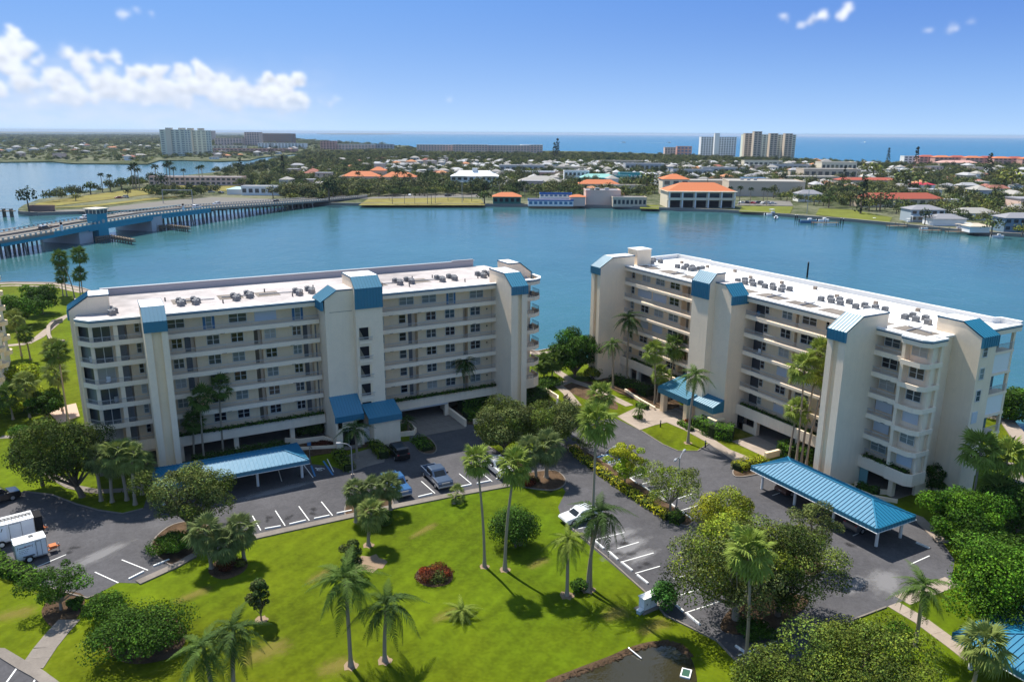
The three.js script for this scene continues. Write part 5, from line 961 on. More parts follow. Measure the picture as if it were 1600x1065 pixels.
shrub('flax_shrub', 'plume of dark leaves under the tree at lower left', 'shrub', [-5.15,-73.66], { seed: 54, rx: .9, rz: .8, h: 1.1, n: 900, lumps: 5, size: .2, cols: [GREEN.dark] });
// ---- hedges
hedge('hedge', 'clipped hedge between the trailers and the lower lawn', [[-13.74,-89.34],[-11.72,-84.42],[-8.39,-79.85]], 1.6, 1.1, { seed: 61, cols: [GREEN.hedge, [.08, .14, .02]] });
hedge('hedge', 'long dark hedge behind the left carport roof', [[7.6, -98.6], [20.2, -98.5]], 2.0, 1.9, { seed: 62, cols: [GREEN.dark, [.04, .085, .016]] });
hedge('hedge', 'low dark shrubs along the garage of the left building', [[8.2, -102.4], [20, -102.4]], 1.6, 1.2, { seed: 63, cols: [GREEN.dark], density: 35 });
hedge('hedge', 'rounded yellow green hedge left of the entrance palm', [[25.81,-96.68],[25.6,-93.02],[25.72,-91.17]], 1.5, 1.0, { seed: 64, cols: [[.10, .14, .02], [.15, .17, .02]] });
hedge('hedge', 'rounded yellow green hedge right of the entrance palm', [[31.14,-97.92],[31.04,-95.19],[31.01,-92.77]], 1.5, 1.0, { seed: 65, cols: [[.10, .14, .02], [.15, .17, .02]] });
hedge('hedge', 'green planting in the island beside the black vehicle', [[37.26,-96.84],[37.17,-93.76],[37.13,-92.51]], 2.0, .7, { seed: 66, cols: [GREEN.hedge, [.08, .13, .02]] });
hedge('hedge', 'tall hedge beside the driveway wall of the left building', [[47.4, -104.6], [52.8, -104.4]], 2.2, 2.1, { seed: 67, cols: [GREEN.dark, GREEN.hedge] });
hedge('hedge', 'low hedge below the driveway wall of the left building', [[46.8, -101.4], [52, -101]], 2.6, 1.2, { seed: 68, cols: [GREEN.hedge, [.09, .14, .02]] });
hedge('hedge', 'yellow and green shrubs lining the strip between the rows', [[54.74,-83.86],[54.18,-79.52],[53.83,-73.9],[53.6,-67.03],[53.66,-61.82]], 1.2, .75, { seed: 69, cols: [GREEN.yellow, [.2, .2, .03], GREEN.lime, [.12, .13, .03]], density: 45 });
hedge('hedge', 'dark green shrub at the near end of the planted strip', [[53.98,-61.65],[54.41,-60.41]], 1.6, 1.1, { seed: 70, cols: [GREEN.dark, GREEN.mid] });
hedge('hedge', 'clipped box hedge around the cabinet beside the awning', [[76.08,-82.3],[75.81,-78.46],[77.41,-76.53]], 2.6, 1.9, { seed: 71, cols: [GREEN.hedge, [.07, .15, .016]] });
hedge('hedge', 'bright yellow hedge on the island by the right carport', [[69.86,-68.15],[72.66,-68.5],[74.93,-68.25]], 1.7, 1.0, { seed: 72, cols: [[.30, .28, .02], GREEN.limeY, [.2, .22, .02]] });
hedge('hedge', 'green shrubs around the four palms at the right carport', [[80.02,-69.95],[80.1,-67.45],[81.15,-65.47]], 2.4, 1.7, { seed: 73, cols: [GREEN.mid, GREEN.bright] });
hedge('hedge', 'low hedge lining the path left of the blue canopy', [[73.82,-94.23],[74.16,-92.03]], 1.0, .7, { seed: 74, cols: [GREEN.hedge] });
hedge('hedge', 'low clipped hedge before the pillars of the blue canopy', [[74.59,-84.86],[74.2,-81.54]], .9, .6, { seed: 75, cols: [GREEN.mid, [.1, .17, .02]] });
hedge('hedge', 'dark hedge at the foot of the right building behind the palms', [[77.5, -106], [78.6, -97]], 2.2, 1.5, { seed: 76, cols: [GREEN.dark, GREEN.mid], density: 35 });
hedge('hedge', 'low plants in the planter at the right building corner', [[79.2, -57.2], [80, -54.8]], 1.4, .9, { seed: 77, cols: [GREEN.dark, GREEN.mid] });
hedge('hedge', 'green planting along the planter over the left garage', [[7, -103.65], [26, -103.65]], .55, .35, { y: 3.75, seed: 78, cols: [GREEN.dark, GREEN.hedge], density: 40 });
hedge('hedge', 'green planting along the planter over the covered driveway', [[34.2, -103.65], [53.2, -103.65]], .55, .4, { y: 3.75, seed: 79, cols: [GREEN.dark, GREEN.hedge], density: 40 });
hedge('hedge', 'trailing plants in the planter over the right garage', [[81.3, -79.4], [81.3, -62]], .55, .3, { y: 3.75, seed: 80, cols: [GREEN.dark, GREEN.mid], density: 40 });
hedge('hedge', 'plants on the lowest balcony at the right building corner', [[81.2, -58.2], [81.2, -54.8], [81.1, -52.2]], .9, .35, { y: 3.65, seed: 81, cols: [GREEN.dark, [.05, .09, .02]], density: 45 });
hedge('hedge', 'trailing plants in the planter left of the blue canopy', [[81.3, -106], [81.3, -92]], .55, .3, { y: 3.75, seed: 82, cols: [GREEN.dark, GREEN.mid], density: 35 });
hedge('hedge', 'dark plants under the garage at the right end of the left building', [[56, -101.5], [62, -103.5], [63.5, -107]], 2.0, 1.3, { seed: 83, cols: [GREEN.dark], density: 30 });

// ---------------------------------------------------------------- carports, roofed in standing seam strips
// cuts a sloping polygon into strips along its eave and makes each strip a raised-edge metal panel
function panelRoof(parent, poly, eaveDir, width, mat) {
  const P = poly.map((p) => V(...p)), e = V(...eaveDir).normalize(), n = V().crossVectors(V().subVectors(P[1], P[0]), V().subVectors(P[2], P[0])).normalize(); if (n.y < 0) n.negate();
  const s = V().crossVectors(n, e), O = P[0], flat = P.map((p) => { const d = V().subVectors(p, O); return [d.dot(e), d.dot(s)]; });
  const lo = Math.min(...flat.map((p) => p[0])), hi = Math.max(...flat.map((p) => p[0])), k = Math.max(1, Math.round((hi - lo) / width)), w = (hi - lo) / k;
  const clip = (pts, at, keep) => { const out = []; for (let i = 0; i < pts.length; i++) { const a = pts[i], b = pts[(i + 1) % pts.length], ia = (a[0] - at) * keep >= -1e-9, ib = (b[0] - at) * keep >= -1e-9; if (ia) out.push(a); if (ia !== ib) { const f = (at - a[0]) / (b[0] - a[0]); out.push([at, a[1] + (b[1] - a[1]) * f]); } } return out; };
  const to = (q, up) => { const v = O.clone().addScaledVector(e, q[0]).addScaledVector(s, q[1]).addScaledVector(n, up); return [v.x, v.y, v.z]; };
  for (let i = 0; i < k; i++) {
    const pts = clip(clip(flat, lo + i * w, 1), lo + (i + 1) * w, -1); if (pts.length < 3) continue;
    let area = 0; for (let j = 0; j < pts.length; j++) { const a = pts[j], b = pts[(j + 1) % pts.length]; area += a[0] * b[1] - b[0] * a[1]; }
    if (area > 0) pts.reverse();
    const g = new GB(); g.slab(pts.map((q) => to(q, -0.04)), pts.map((q) => to(q, 0.0)));
    const at = lo + i * w + 0.02, ys = []; for (let j = 0; j < pts.length; j++) { const a = pts[j], b = pts[(j + 1) % pts.length]; if ((a[0] - at) * (b[0] - at) < 0) ys.push(a[1] + (b[1] - a[1]) * (at - a[0]) / (b[0] - a[0])); }
    if (ys.length === 2) g.bar(to([at, ys[0]], 0.03), to([at, ys[1]], 0.03), 0.05, 0.07);
    part(parent, 'roof_panel', g, mat);
  }
}
M.blueRoof = phys([0.005, 0.150, 0.27], 0.55, { ior: 1.5, bumpMap: texture(256, 3, (u, v) => .5 + .3 * octaves(9, [[5, 1], [12, .6]])(u, v)), bumpScale: .03 });
function carport(label, x0, x1, z0, z1, eave, ridge, posts, longX) {
  const cx = (x0 + x1) / 2, cz = (z0 + z1) / 2, t = thing('carport', label, 'carport', [cx, 0, cz]), hx = (x1 - x0) / 2, hz = (z1 - z0) / 2, q = Math.min(hx, hz);
  const A = [-hx, eave, -hz], B = [hx, eave, -hz], C = [hx, eave, hz], D = [-hx, eave, hz];
  const R = longX ? [[-hx + q, ridge, 0], [hx - q, ridge, 0]] : [[0, ridge, -hz + q], [0, ridge, hz - q]];
  if (longX) { panelRoof(t, [D, C, R[1], R[0]], [1, 0, 0], .45, M.blueRoof); panelRoof(t, [B, A, R[0], R[1]], [1, 0, 0], .45, M.blueRoof); panelRoof(t, [C, B, R[1]], [0, 0, 1], .45, M.blueRoof); panelRoof(t, [A, D, R[0]], [0, 0, 1], .45, M.blueRoof); }
  else { panelRoof(t, [A, D, R[1], R[0]], [0, 0, 1], .45, M.blueRoof); panelRoof(t, [C, B, R[0], R[1]], [0, 0, 1], .45, M.blueRoof); panelRoof(t, [D, C, R[1]], [1, 0, 0], .45, M.blueRoof); panelRoof(t, [B, A, R[0]], [1, 0, 0], .45, M.blueRoof); }
  const lift = .05, up = (p) => [p[0], p[1] + lift, p[2]];
  for (const [a, b] of [[A, R[0]], [D, longX ? R[0] : R[1]], [B, longX ? R[1] : R[0]], [C, R[1]], [R[0], R[1]]]) part(t, 'ridge_cap', new GB().bar(up(a), up(b), .16, .05), M.blueRoof);
  const rib = (g, fx) => { for (let i = 0; i < fx.length; i++) g.box(...fx[i]); };
  for (const [a, b, c, d] of [[-hx, hx, hz - .03, hz + .05], [-hx, hx, -hz - .05, -hz + .03]]) { const g = new GB().box(a, b, eave - .48, eave - .02, c, d); for (let u = a + .1; u < b; u += .45) g.box(u - .02, u + .02, eave - .48, eave, c > 0 ? d : c - .04, c > 0 ? d + .04 : c); part(t, 'fascia', g, M.blue); }
  for (const [a, b, c, d] of [[hx - .03, hx + .05, -hz + .04, hz - .04], [-hx - .05, -hx + .03, -hz + .04, hz - .04]]) { const g = new GB().box(a, b, eave - .48, eave - .02, c, d); for (let u = c + .1; u < d; u += .45) g.box(a > 0 ? b : a - .04, a > 0 ? b + .04 : a, eave - .48, eave, u - .02, u + .02); part(t, 'fascia', g, M.blue); }
  part(t, 'ceiling', new GB().box(-hx + .1, hx - .1, eave - .42, eave - .36, -hz + .1, hz - .1), M.white);
  part(t, 'gutter', new GB().box(-hx - .12, hx + .12, eave - .53, eave - .48, hz - .02, hz + .12).box(-hx - .12, -hx + .02, eave - .53, eave - .48, -hz, hz - .02), M.white);
  for (const [x, z] of posts) part(t, 'post', new THREE.CylinderGeometry(.17, .17, eave - .4, 14), M.white, [x - cx, (eave - .4) / 2, z - cz]);
  return t;
}
carport('long blue ribbed metal carport before the right building', 67.7, 73.9, -63.6, -46.0, 2.95, 4.2, [[69, -62.8], [69.2, -57.9], [69.3, -52.5], [69.4, -47.0], [73.0, -62.8], [73.2, -57.9], [73.2, -52.5], [73.3, -47.0]], false);
carport('blue ribbed metal carport before the left building, half hidden by an oak', 3.2, 20.5, -96.6, -90.5, 2.9, 3.95, [[3.9, -92.1], [9.2, -92.1], [14.5, -92.1], [19.9, -92.1], [9.2, -95.8], [14.5, -95.8], [19.9, -95.8]], true);
{ const [x, z] = [58.08,-31.07]; carport('blue metal roof cut off by the lower right corner', x, x + 12, z - .5, z + 8, 2.9, 4.1, [[x + 1, z + .8], [x + 11, z + .8], [x + 1, z + 7]], true); }

// ---------------------------------------------------------------- vehicles, nose towards +x
const bevel = (pts, w, b = .05) => { const s = new THREE.Shape(pts.map((p) => new THREE.Vector2(...p))); const g = new THREE.ExtrudeGeometry(s, { depth: w - 2 * b, bevelEnabled: true, bevelThickness: b, bevelSize: b, bevelSegments: 2, steps: 1 }); g.translate(0, 0, -(w - 2 * b) / 2); return g; };
const wheelGeo = new THREE.CylinderGeometry(.37, .37, .25, 20); wheelGeo.rotateX(Math.PI / 2);
const rimGeo = new THREE.CylinderGeometry(.22, .22, .27, 10); rimGeo.rotateX(Math.PI / 2);
function wheels(t, xs, half) { for (const x of xs) for (const s of [-1, 1]) { const w = part(t, 'wheel', wheelGeo, M.tyre, [x, .37, s * half]); part(w, 'rim', rimGeo, M.rim); } }
const paintMat = (c) => phys(c, .32, { clearcoat: 1, clearcoatRoughness: .06, metalness: .25 });
function pickup(label, [x, z], turn, color, o = {}) {
  const t = thing('pickup_truck', label, 'pickup truck', [x, 0.014, z], turn, null), m = paintMat(color), W = 1.96; delete t.userData.group;
  part(t, 'body', bevel([[-2.85, .52], [-2.75, .52], [-2.3, .55], [-1.35, .55], [1.35, .5], [2.3, .52], [2.85, .5], [2.9, .9], [2.75, 1.12], [1.2, 1.2], [1.2, 1.16], [-.9, 1.16], [-.9, .62], [-2.85, .62]], W), m);
  for (const s of [-1, 1]) part(t, 'bed_side', bevel([[-2.85, .6], [-.95, .6], [-.95, 1.2], [-2.85, 1.2]], .14, .04), m, [0, 0, s * (W / 2 - .07)]);
  part(t, 'tailgate', new RoundedBoxGeometry(.12, .6, W - .2, 2, .04), m, [-2.83, .9, 0]); part(t, 'bed_floor', new GB().box(-2.8, -.95, .6, .66, -W / 2 + .12, W / 2 - .12), M.dark);
  part(t, 'cab', bevel([[-1.0, 1.15], [1.3, 1.15], [.55, 1.84], [-.75, 1.88], [-1.0, 1.75]], W - .16, .09), m);
  part(t, 'windscreen', new GB().quad([1.31, 1.24, -.74], [1.31, 1.24, .74].map((v, i) => i === 2 ? .74 : v), [.68, 1.78, .66], [.68, 1.78, -.66]).add(new THREE.BoxGeometry(.02, .02, 1.4), M4(1.0, 1.5, 0)), M.carGlass).position.set(.03, .02, 0);
  for (const s of [-1, 1]) { part(t, 'side_window', new GB().box(-.85, -.12, 1.26, 1.72, s * (W / 2 - .06) - .02, s * (W / 2 - .06) + .02).box(-.02, .68, 1.26, 1.68, s * (W / 2 - .06) - .02, s * (W / 2 - .06) + .02), M.carGlass); part(t, 'mirror', new RoundedBoxGeometry(.14, .22, .26, 2, .05), M.dark, [.85, 1.35, s * (W / 2 + .12)]); part(t, 'headlight', new RoundedBoxGeometry(.12, .2, .38, 2, .04), M.lampGlass, [2.82, .95, s * .74]); part(t, 'tail_light', new RoundedBoxGeometry(.08, .36, .14, 2, .03), M.tail, [-2.88, .98, s * .87]); }
  part(t, 'rear_window', new GB().box(-1.06, -1.02, 1.3, 1.72, -.7, .7), M.carGlass);
  part(t, 'grille', new GB().box(2.86, 2.93, .72, 1.04, -.52, .52).box(2.93, 2.95, .86, .9, -.52, .52), M.rim); part(t, 'bumper', new RoundedBoxGeometry(.22, .24, W, 2, .07), o.bumper || M.rim, [2.88, .52, 0]); part(t, 'bumper', new RoundedBoxGeometry(.2, .2, W - .1, 2, .06), M.rim, [-2.95, .56, 0]);
  wheels(t, [-1.85, 1.85], W / 2 - .12);
  if (o.rack) { const g = new GB(); for (const s of [-1, 1]) { g.bar([-2.6, 1.2, s * .85], [-2.6, 2.1, s * .85], .06); g.bar([-1.1, 1.2, s * .85], [-1.1, 2.1, s * .85], .06); g.bar([-2.9, 2.1, s * .85], [.3, 2.1, s * .85], .06); } for (const q of [-2.6, -1.1, .2]) g.bar([q, 2.12, -.85], [q, 2.12, .85], .06); part(t, 'ladder_rack', g, M.dark); }
  return t;
}
function car(label, [x, z], turn, color, o = {}) {
  const suv = o.suv, t = thing('parked_car', label, suv ? 'suv' : 'car', [x, 0.014, z], turn), m = paintMat(color), W = 1.86, H = suv ? 1.78 : 1.45, B = suv ? 1.08 : .92;
  part(t, 'body', bevel([[-2.3, .42], [2.25, .38], [2.36, .62], [2.25, B - .16], [1.1, B], [-2.1, B + .03], [-2.36, B - .1], [-2.4, .6]], W, .08), m);
  const roof = suv ? [[-2.15, B - .02], [1.15, B - .04], [.45, H - .05], [-1.75, H], [-2.1, H - .12]] : [[-1.95, B], [1.1, B - .04], [.25, H - .03], [-1.05, H]];
  part(t, 'cabin', bevel(roof, W - .18, .1), m);
  const fx = suv ? [[1.17, B + .06], [.58, H - .13]] : [[1.12, B + .05], [.4, H - .1]];
  part(t, 'windscreen', new GB().slab([[fx[0][0] + .1, fx[0][1], .7], [fx[1][0] + .1, fx[1][1], .62], [fx[1][0] + .02, fx[1][1], .62], [fx[0][0] + .02, fx[0][1], .7]], [[fx[0][0] + .1, fx[0][1], -.7], [fx[1][0] + .1, fx[1][1], -.62], [fx[1][0] + .02, fx[1][1], -.62], [fx[0][0] + .02, fx[0][1], -.7]]), M.carGlass);
  part(t, 'rear_window', suv ? new GB().box(-2.3, -2.22, B + .1, H - .2, -.64, .64) : new GB().slab([[-1.95, B + .06, .62], [-1.18, H - .06, .56], [-1.1, H - .06, .56], [-1.88, B + .06, .62]].reverse(), [[-1.95, B + .06, -.62], [-1.18, H - .06, -.56], [-1.1, H - .06, -.56], [-1.88, B + .06, -.62]].reverse()), M.carGlass);
  for (const s of [-1, 1]) { const y0 = B + .07, y1 = H - .14, zz = s * (W / 2 - .09); part(t, 'side_window', new GB().box(-.35, .55, y0, y1, zz - .02, zz + .02).box(suv ? -1.85 : -1.25, -.45, y0, y1, zz - .02, zz + .02), M.carGlass); part(t, 'mirror', new RoundedBoxGeometry(.14, .14, .2, 2, .05), m, [.7, B + .1, s * (W / 2 + .06)]); part(t, 'headlight', new RoundedBoxGeometry(.16, .15, .4, 2, .05), M.lampGlass, [2.24, B - .3, s * .68]); part(t, 'tail_light', new RoundedBoxGeometry(.12, suv ? .4 : .2, .3, 2, .05), M.tail, [-2.36, B - .15, s * .72]); }
  part(t, 'grille', new GB().box(2.36, 2.42, .48, .7, -.5, .5), M.dark); part(t, 'number_plate', new GB().box(-2.46, -2.43, .62, .74, -.25, .25), M.white);
  wheels(t, [-1.42, 1.45], W / 2 - .12);
  return t;
}
const H90 = Math.PI / 2;
pickup('bright blue pickup nosed up to the lawn, half behind a palm', [29.14,-83.29], -H90, [.02, .11, .28]);
pickup('dark blue pickup parked facing the long lawn', [34.41,-83.19], -H90, [.05, .085, .15]);
pickup('silver pickup with a dark ladder rack over its bed', [42.43,-82.23], -H90, [.55, .56, .58], { rack: 1, bumper: std([.12, .12, .13], .5) });
car('dark red car behind the palms right of the silver pickup', [45.06,-83.12], -H90, [.08, .015, .02]);
car('black sport utility vehicle at the left building entrance', [32.89,-93], H90, [.006, .006, .007], { suv: 1 });
car('white car in the row at the right edge of the lawn', [44.83,-66.44], Math.PI, [.75, .75, .75]);
car('dark grey vehicle under the right carport, tail towards the lot', [71.7, -50.3], 0, [.10, .10, .11], { suv: 1 });
car('dark car at the far end under the right carport', [71.9, -60.4], 0, [.07, .02, .02]);
car('white car hidden under the left carport behind the oak', [5.2, -94.2], H90, [.7, .7, .7]);
car('black vehicle entering at the left edge of the picture', [-13.31,-101.65], .35, [.012, .012, .014], { suv: 1 });
// box trailers with lettering
// the lettering is too small in the photograph to be read: strokes of its size, slant and colour
function lettering(seed) {
  const c = document.createElement('canvas'); c.width = 1024; c.height = 512; const g = c.getContext('2d'), r = rng(seed); g.fillStyle = '#e9ebef'; g.fillRect(0, 0, 1024, 512); g.lineCap = 'round';
  const scrawl = (x0, x1, y, h, col, w) => { g.strokeStyle = col; g.lineWidth = w; g.beginPath(); g.moveTo(x0, y); for (let x = x0; x < x1; x += h * .42) { const q = h * (.5 + .5 * r()); g.bezierCurveTo(x + h * .1, y - q * 1.1, x + h * .35, y - q, x + h * .22, y - h * .1); g.lineTo(x + h * .42, y - h * .15 * r()); } g.stroke(); };
  scrawl(170, 560, 150, 78, '#3a3342', 11); scrawl(470, 850, 135, 88, '#7c2431', 11);
  for (const [y, x1] of [[240, 700], [310, 640], [380, 560]]) for (let x = 150; x < x1; x += 95 + 40 * r()) scrawl(x, x + 60 + 30 * r(), y, 34, '#62606c', 5);
  g.fillStyle = '#25232e'; for (const x of [60, 890]) { g.beginPath(); g.moveTo(x, 190); g.lineTo(x + 40, 60); g.lineTo(x + 62, 60); g.lineTo(x + 22, 190); g.fill(); }
  const t = new THREE.CanvasTexture(c); t.colorSpace = THREE.SRGBColorSpace; return t;
}
function boxTrailer(label, p0, p1, width, y0, y1, lines, ladder) {
  const L = Math.hypot(p1[0] - p0[0], p1[1] - p0[1]), turn = -Math.atan2(p1[1] - p0[1], p1[0] - p0[0]), t = thing('box_trailer', label, 'trailer', [p0[0], 0.014, p0[1]], turn);
  const skin = M.whiteGloss, s = new THREE.Shape(); s.moveTo(0, y0); s.lineTo(width, y0); s.lineTo(width, y1 - .16); s.quadraticCurveTo(width - .05, y1 - .03, width / 2, y1); s.quadraticCurveTo(.05, y1 - .03, 0, y1 - .16); s.closePath();
  const g = new THREE.ExtrudeGeometry(s, { depth: L, bevelEnabled: false, curveSegments: 6 }); g.rotateY(Math.PI / 2); part(t, 'body', g, skin);          // profile x -> local -z
  const sign = part(t, 'lettering', new THREE.PlaneGeometry(L * .58, (y1 - y0) * .66), new THREE.MeshStandardMaterial({ map: lettering(lines), roughness: .4 }), [L * .33, y0 + (y1 - y0) * .5, .012]);
  part(t, 'side_door', new GB().box(L * .66, L * .66 + .03, y0 + .08, y1 - .3, 0, .03).box(L * .82, L * .82 + .03, y0 + .08, y1 - .3, 0, .03).box(L * .66, L * .82, y1 - .33, y1 - .3, 0, .03).box(L * .66 - .02, L * .66 + .02, y0 + .3, y0 + .5, .03, .06).box(L * .66 - .02, L * .66 + .02, y1 - .7, y1 - .5, .03, .06), M.darkGrey);
  part(t, 'corner_trim', new GB().box(0, .06, y0, y1 - .2, 0, .02).box(L - .06, L, y0, y1 - .2, 0, .02).box(0, L, y1 - .2, y1 - .15, 0, .025).box(0, L, y0 - .06, y0 + .06, -.05, .02), M.rim);
  part(t, 'rear_door', new GB().box(-.02, 0, y0 + .05, y1 - .25, -width + .1, -.1), M.glassBlind);
  part(t, 'roof_vent', new GB().box(L * .5, L * .5 + .4, y1 - .02, y1 + .06, -width / 2 - .2, -width / 2 + .2), M.darkGrey);
  for (const z of [.06, -width - .06]) { const w = part(t, 'wheel', wheelGeo, M.tyre, [L * .4, .36, z]); part(w, 'rim', rimGeo, M.white); if (L > 5) { const w2 = part(t, 'wheel', wheelGeo, M.tyre, [L * .4 + .9, .36, z]); part(w2, 'rim', rimGeo, M.white); } }
  part(t, 'wheel_arch', new GB().box(L * .4 - .5, L * .4 + .5, .72, .78, 0, .2), M.darkGrey);
  part(t, 'drawbar', new GB().bar([L, .5, -width * .2], [L + 1.2, .5, -width / 2], .1).bar([L, .5, -width * .8], [L + 1.2, .5, -width / 2], .1).box(L + .25, L + .9, .45, .75, -width * .72, -width * .3), M.tileOrange);
  part(t, 'jack', new THREE.CylinderGeometry(.05, .05, .7, 8), M.metal, [L + 1.1, .45, -width / 2]);
  if (ladder) { const q = new GB(); for (const z of [-.5, -.85]) q.bar([.8, y1 + .12, z], [L - .1, y1 + .12, z], .07); for (let u = 1; u < L - .2; u += .32) q.bar([u, y1 + .12, -.5], [u, y1 + .12, -.85], .05); part(t, 'ladder', q, M.dark); part(t, 'cab_end', new GB().box(L + .1, L + .8, .5, 2.3, -width + .1, -.2), M.dark); }
  return t;
}
const words = 3;
boxTrailer('small white lettered box trailer beside the hedge', [-10.32,-84.49], [-7.57,-85.04], 1.75, .42, 2.35, words);
boxTrailer('large white lettered box trailer with a ladder on its roof', [-15.42,-88.67], [-8.82,-89.88], 2.1, .5, 2.6, words, true);

// ---------------------------------------------------------------- wheel stops, lamps, small things
const stopGeo = (() => { const s = new THREE.Shape([[-.09, 0], [.09, 0], [.07, .13], [-.07, .13]].map((p) => new THREE.Vector2(...p))); const g = new THREE.ExtrudeGeometry(s, { depth: 1.86, bevelEnabled: true, bevelSize: .015, bevelThickness: .02, bevelSegments: 1 }); g.translate(0, 0, -.93); return g; })();
const ORD = ['first', 'second', 'third', 'fourth', 'fifth', 'sixth', 'seventh', 'eighth', 'ninth', 'tenth', 'eleventh', 'twelfth', 'thirteenth'];
function wheelStops(list, label, group) { for (const [i, [x0, z0, x1, z1]] of list.entries()) { const L = Math.hypot(x1 - x0, z1 - z0), m = solo('wheel_stop', stopGeo, M.paint, ORD[i] + ' ' + label, 'wheel stop', [(x0 + x1) / 2, 0.014, (z0 + z1) / 2], Math.atan2(x1 - x0, z1 - z0), group); m.scale.z = Math.min(1.15, Math.max(.7, L / 1.9)); } }
wheelStops([[13.02,-80.63,14.7,-80.46],[15.63,-80.43,17.47,-80.49],[18.38,-80.46,20.13,-80.41],[20.98,-80.51,22.72,-80.45],[24.74,-80.47,26.38,-80.71],[30.74,-80.12,32.57,-80.18],[36.35,-80.33,37.81,-80.26],[38.54,-80.21,40.44,-80.11],[41.24,-80.26,43.09,-80.15]], 'white wheel stop from the left along the top of the lawn', 'wheel stops along the long lawn');
wheelStops([[43.7,-64.07,43.58,-62.39],[43.57,-61.69,43.5,-59.93],[43.62,-59.37,43.52,-57.46],[43.53,-56.91,43.55,-55.06],[43.5,-54.24,43.51,-52.5],[43.6,-48.5,43.54,-47.53],[43.57,-46.94,43.52,-45.12],[43.7,-64.07,43.58,-62.39]], 'white wheel stop from the far end down the right edge of the lawn', 'wheel stops at the right edge of the lawn');
wheelStops([[56.28,-75.45,56,-73.67],[56.35,-72.8,56.2,-71.03],[56.38,-70.12,56.28,-68.32],[56.39,-67.73,56.31,-65.86],[56.34,-64.72,56.24,-63.68],[56.23,-62.56,56,-60.76]], 'white wheel stop from the far end behind the planted strip', 'wheel stops behind the planted strip');
wheelStops([[-0.64,-76.59,0.75,-77.4],[1.67,-78.05,3.19,-78.66]], 'white wheel stop from the left at the lawn left corner', 'wheel stops at the left corner of the lawn');
wheelStops([[73.82,-45.45,73.98,-44.02],[44.19,-41.39,44.31,-40.18],[73.83,-49.9,73.87,-48.57]], 'white wheel stop lying alone in the right car park', 'wheel stops in the right car park');
function streetLamp(label, [x, z, h], turn, arms) {
  const t = thing('street_lamp', label, 'street lamp', [x, 0, z], turn); part(t, 'pole', new GB().limb([V(0, 0, 0), V(0, h * .6, 0), V(0, h, 0)], [.09, .075, .06], 10), M.metal); part(t, 'base', new THREE.CylinderGeometry(.22, .24, .5, 12), M.concrete, [0, .25, 0]);
  for (const s of arms) { part(t, 'arm', new GB().limb([V(0, h - .1, 0), V(s * .5, h + .3, 0), V(s * 1.3, h + .45, 0)], [.05, .045, .04], 8), M.metal); const q = part(t, 'lamp_head', new RoundedBoxGeometry(.6, .13, .26, 2, .06), M.metal, [s * 1.55, h + .45, 0]); part(q, 'lens', new GB().box(-.28, .28, -.1, -.07, -.13, .13), M.lampGlass); }
}
streetLamp('single armed street lamp before the left building entrance', [25.5,-89.11,4.25], 2.7, [1]);
streetLamp('double armed street lamp in the planted strip', [55.95,-63.24,6.45], .55, [1, -1]);
streetLamp('short lamp at the accessible bays', [56.44,-78.35,1.45], 0, [1]);
function bollard(label, [x, z]) { const t = thing('bollard_light', label, 'bollard light', [x, 0, z]); part(t, 'post', new THREE.CylinderGeometry(.09, .1, .85, 10), M.dark, [0, .42, 0]); part(t, 'lens', new THREE.CylinderGeometry(.085, .085, .14, 10), M.lampGlass, [0, .9, 0]); part(t, 'cap', new THREE.CylinderGeometry(.11, .11, .06, 10), M.dark, [0, 1.0, 0]); }
bollard('bollard light by the paving at the left end of the oval lawn', [71.18,-85.14]); bollard('bollard light at the right end of the oval lawn', [71.73,-76.04]);
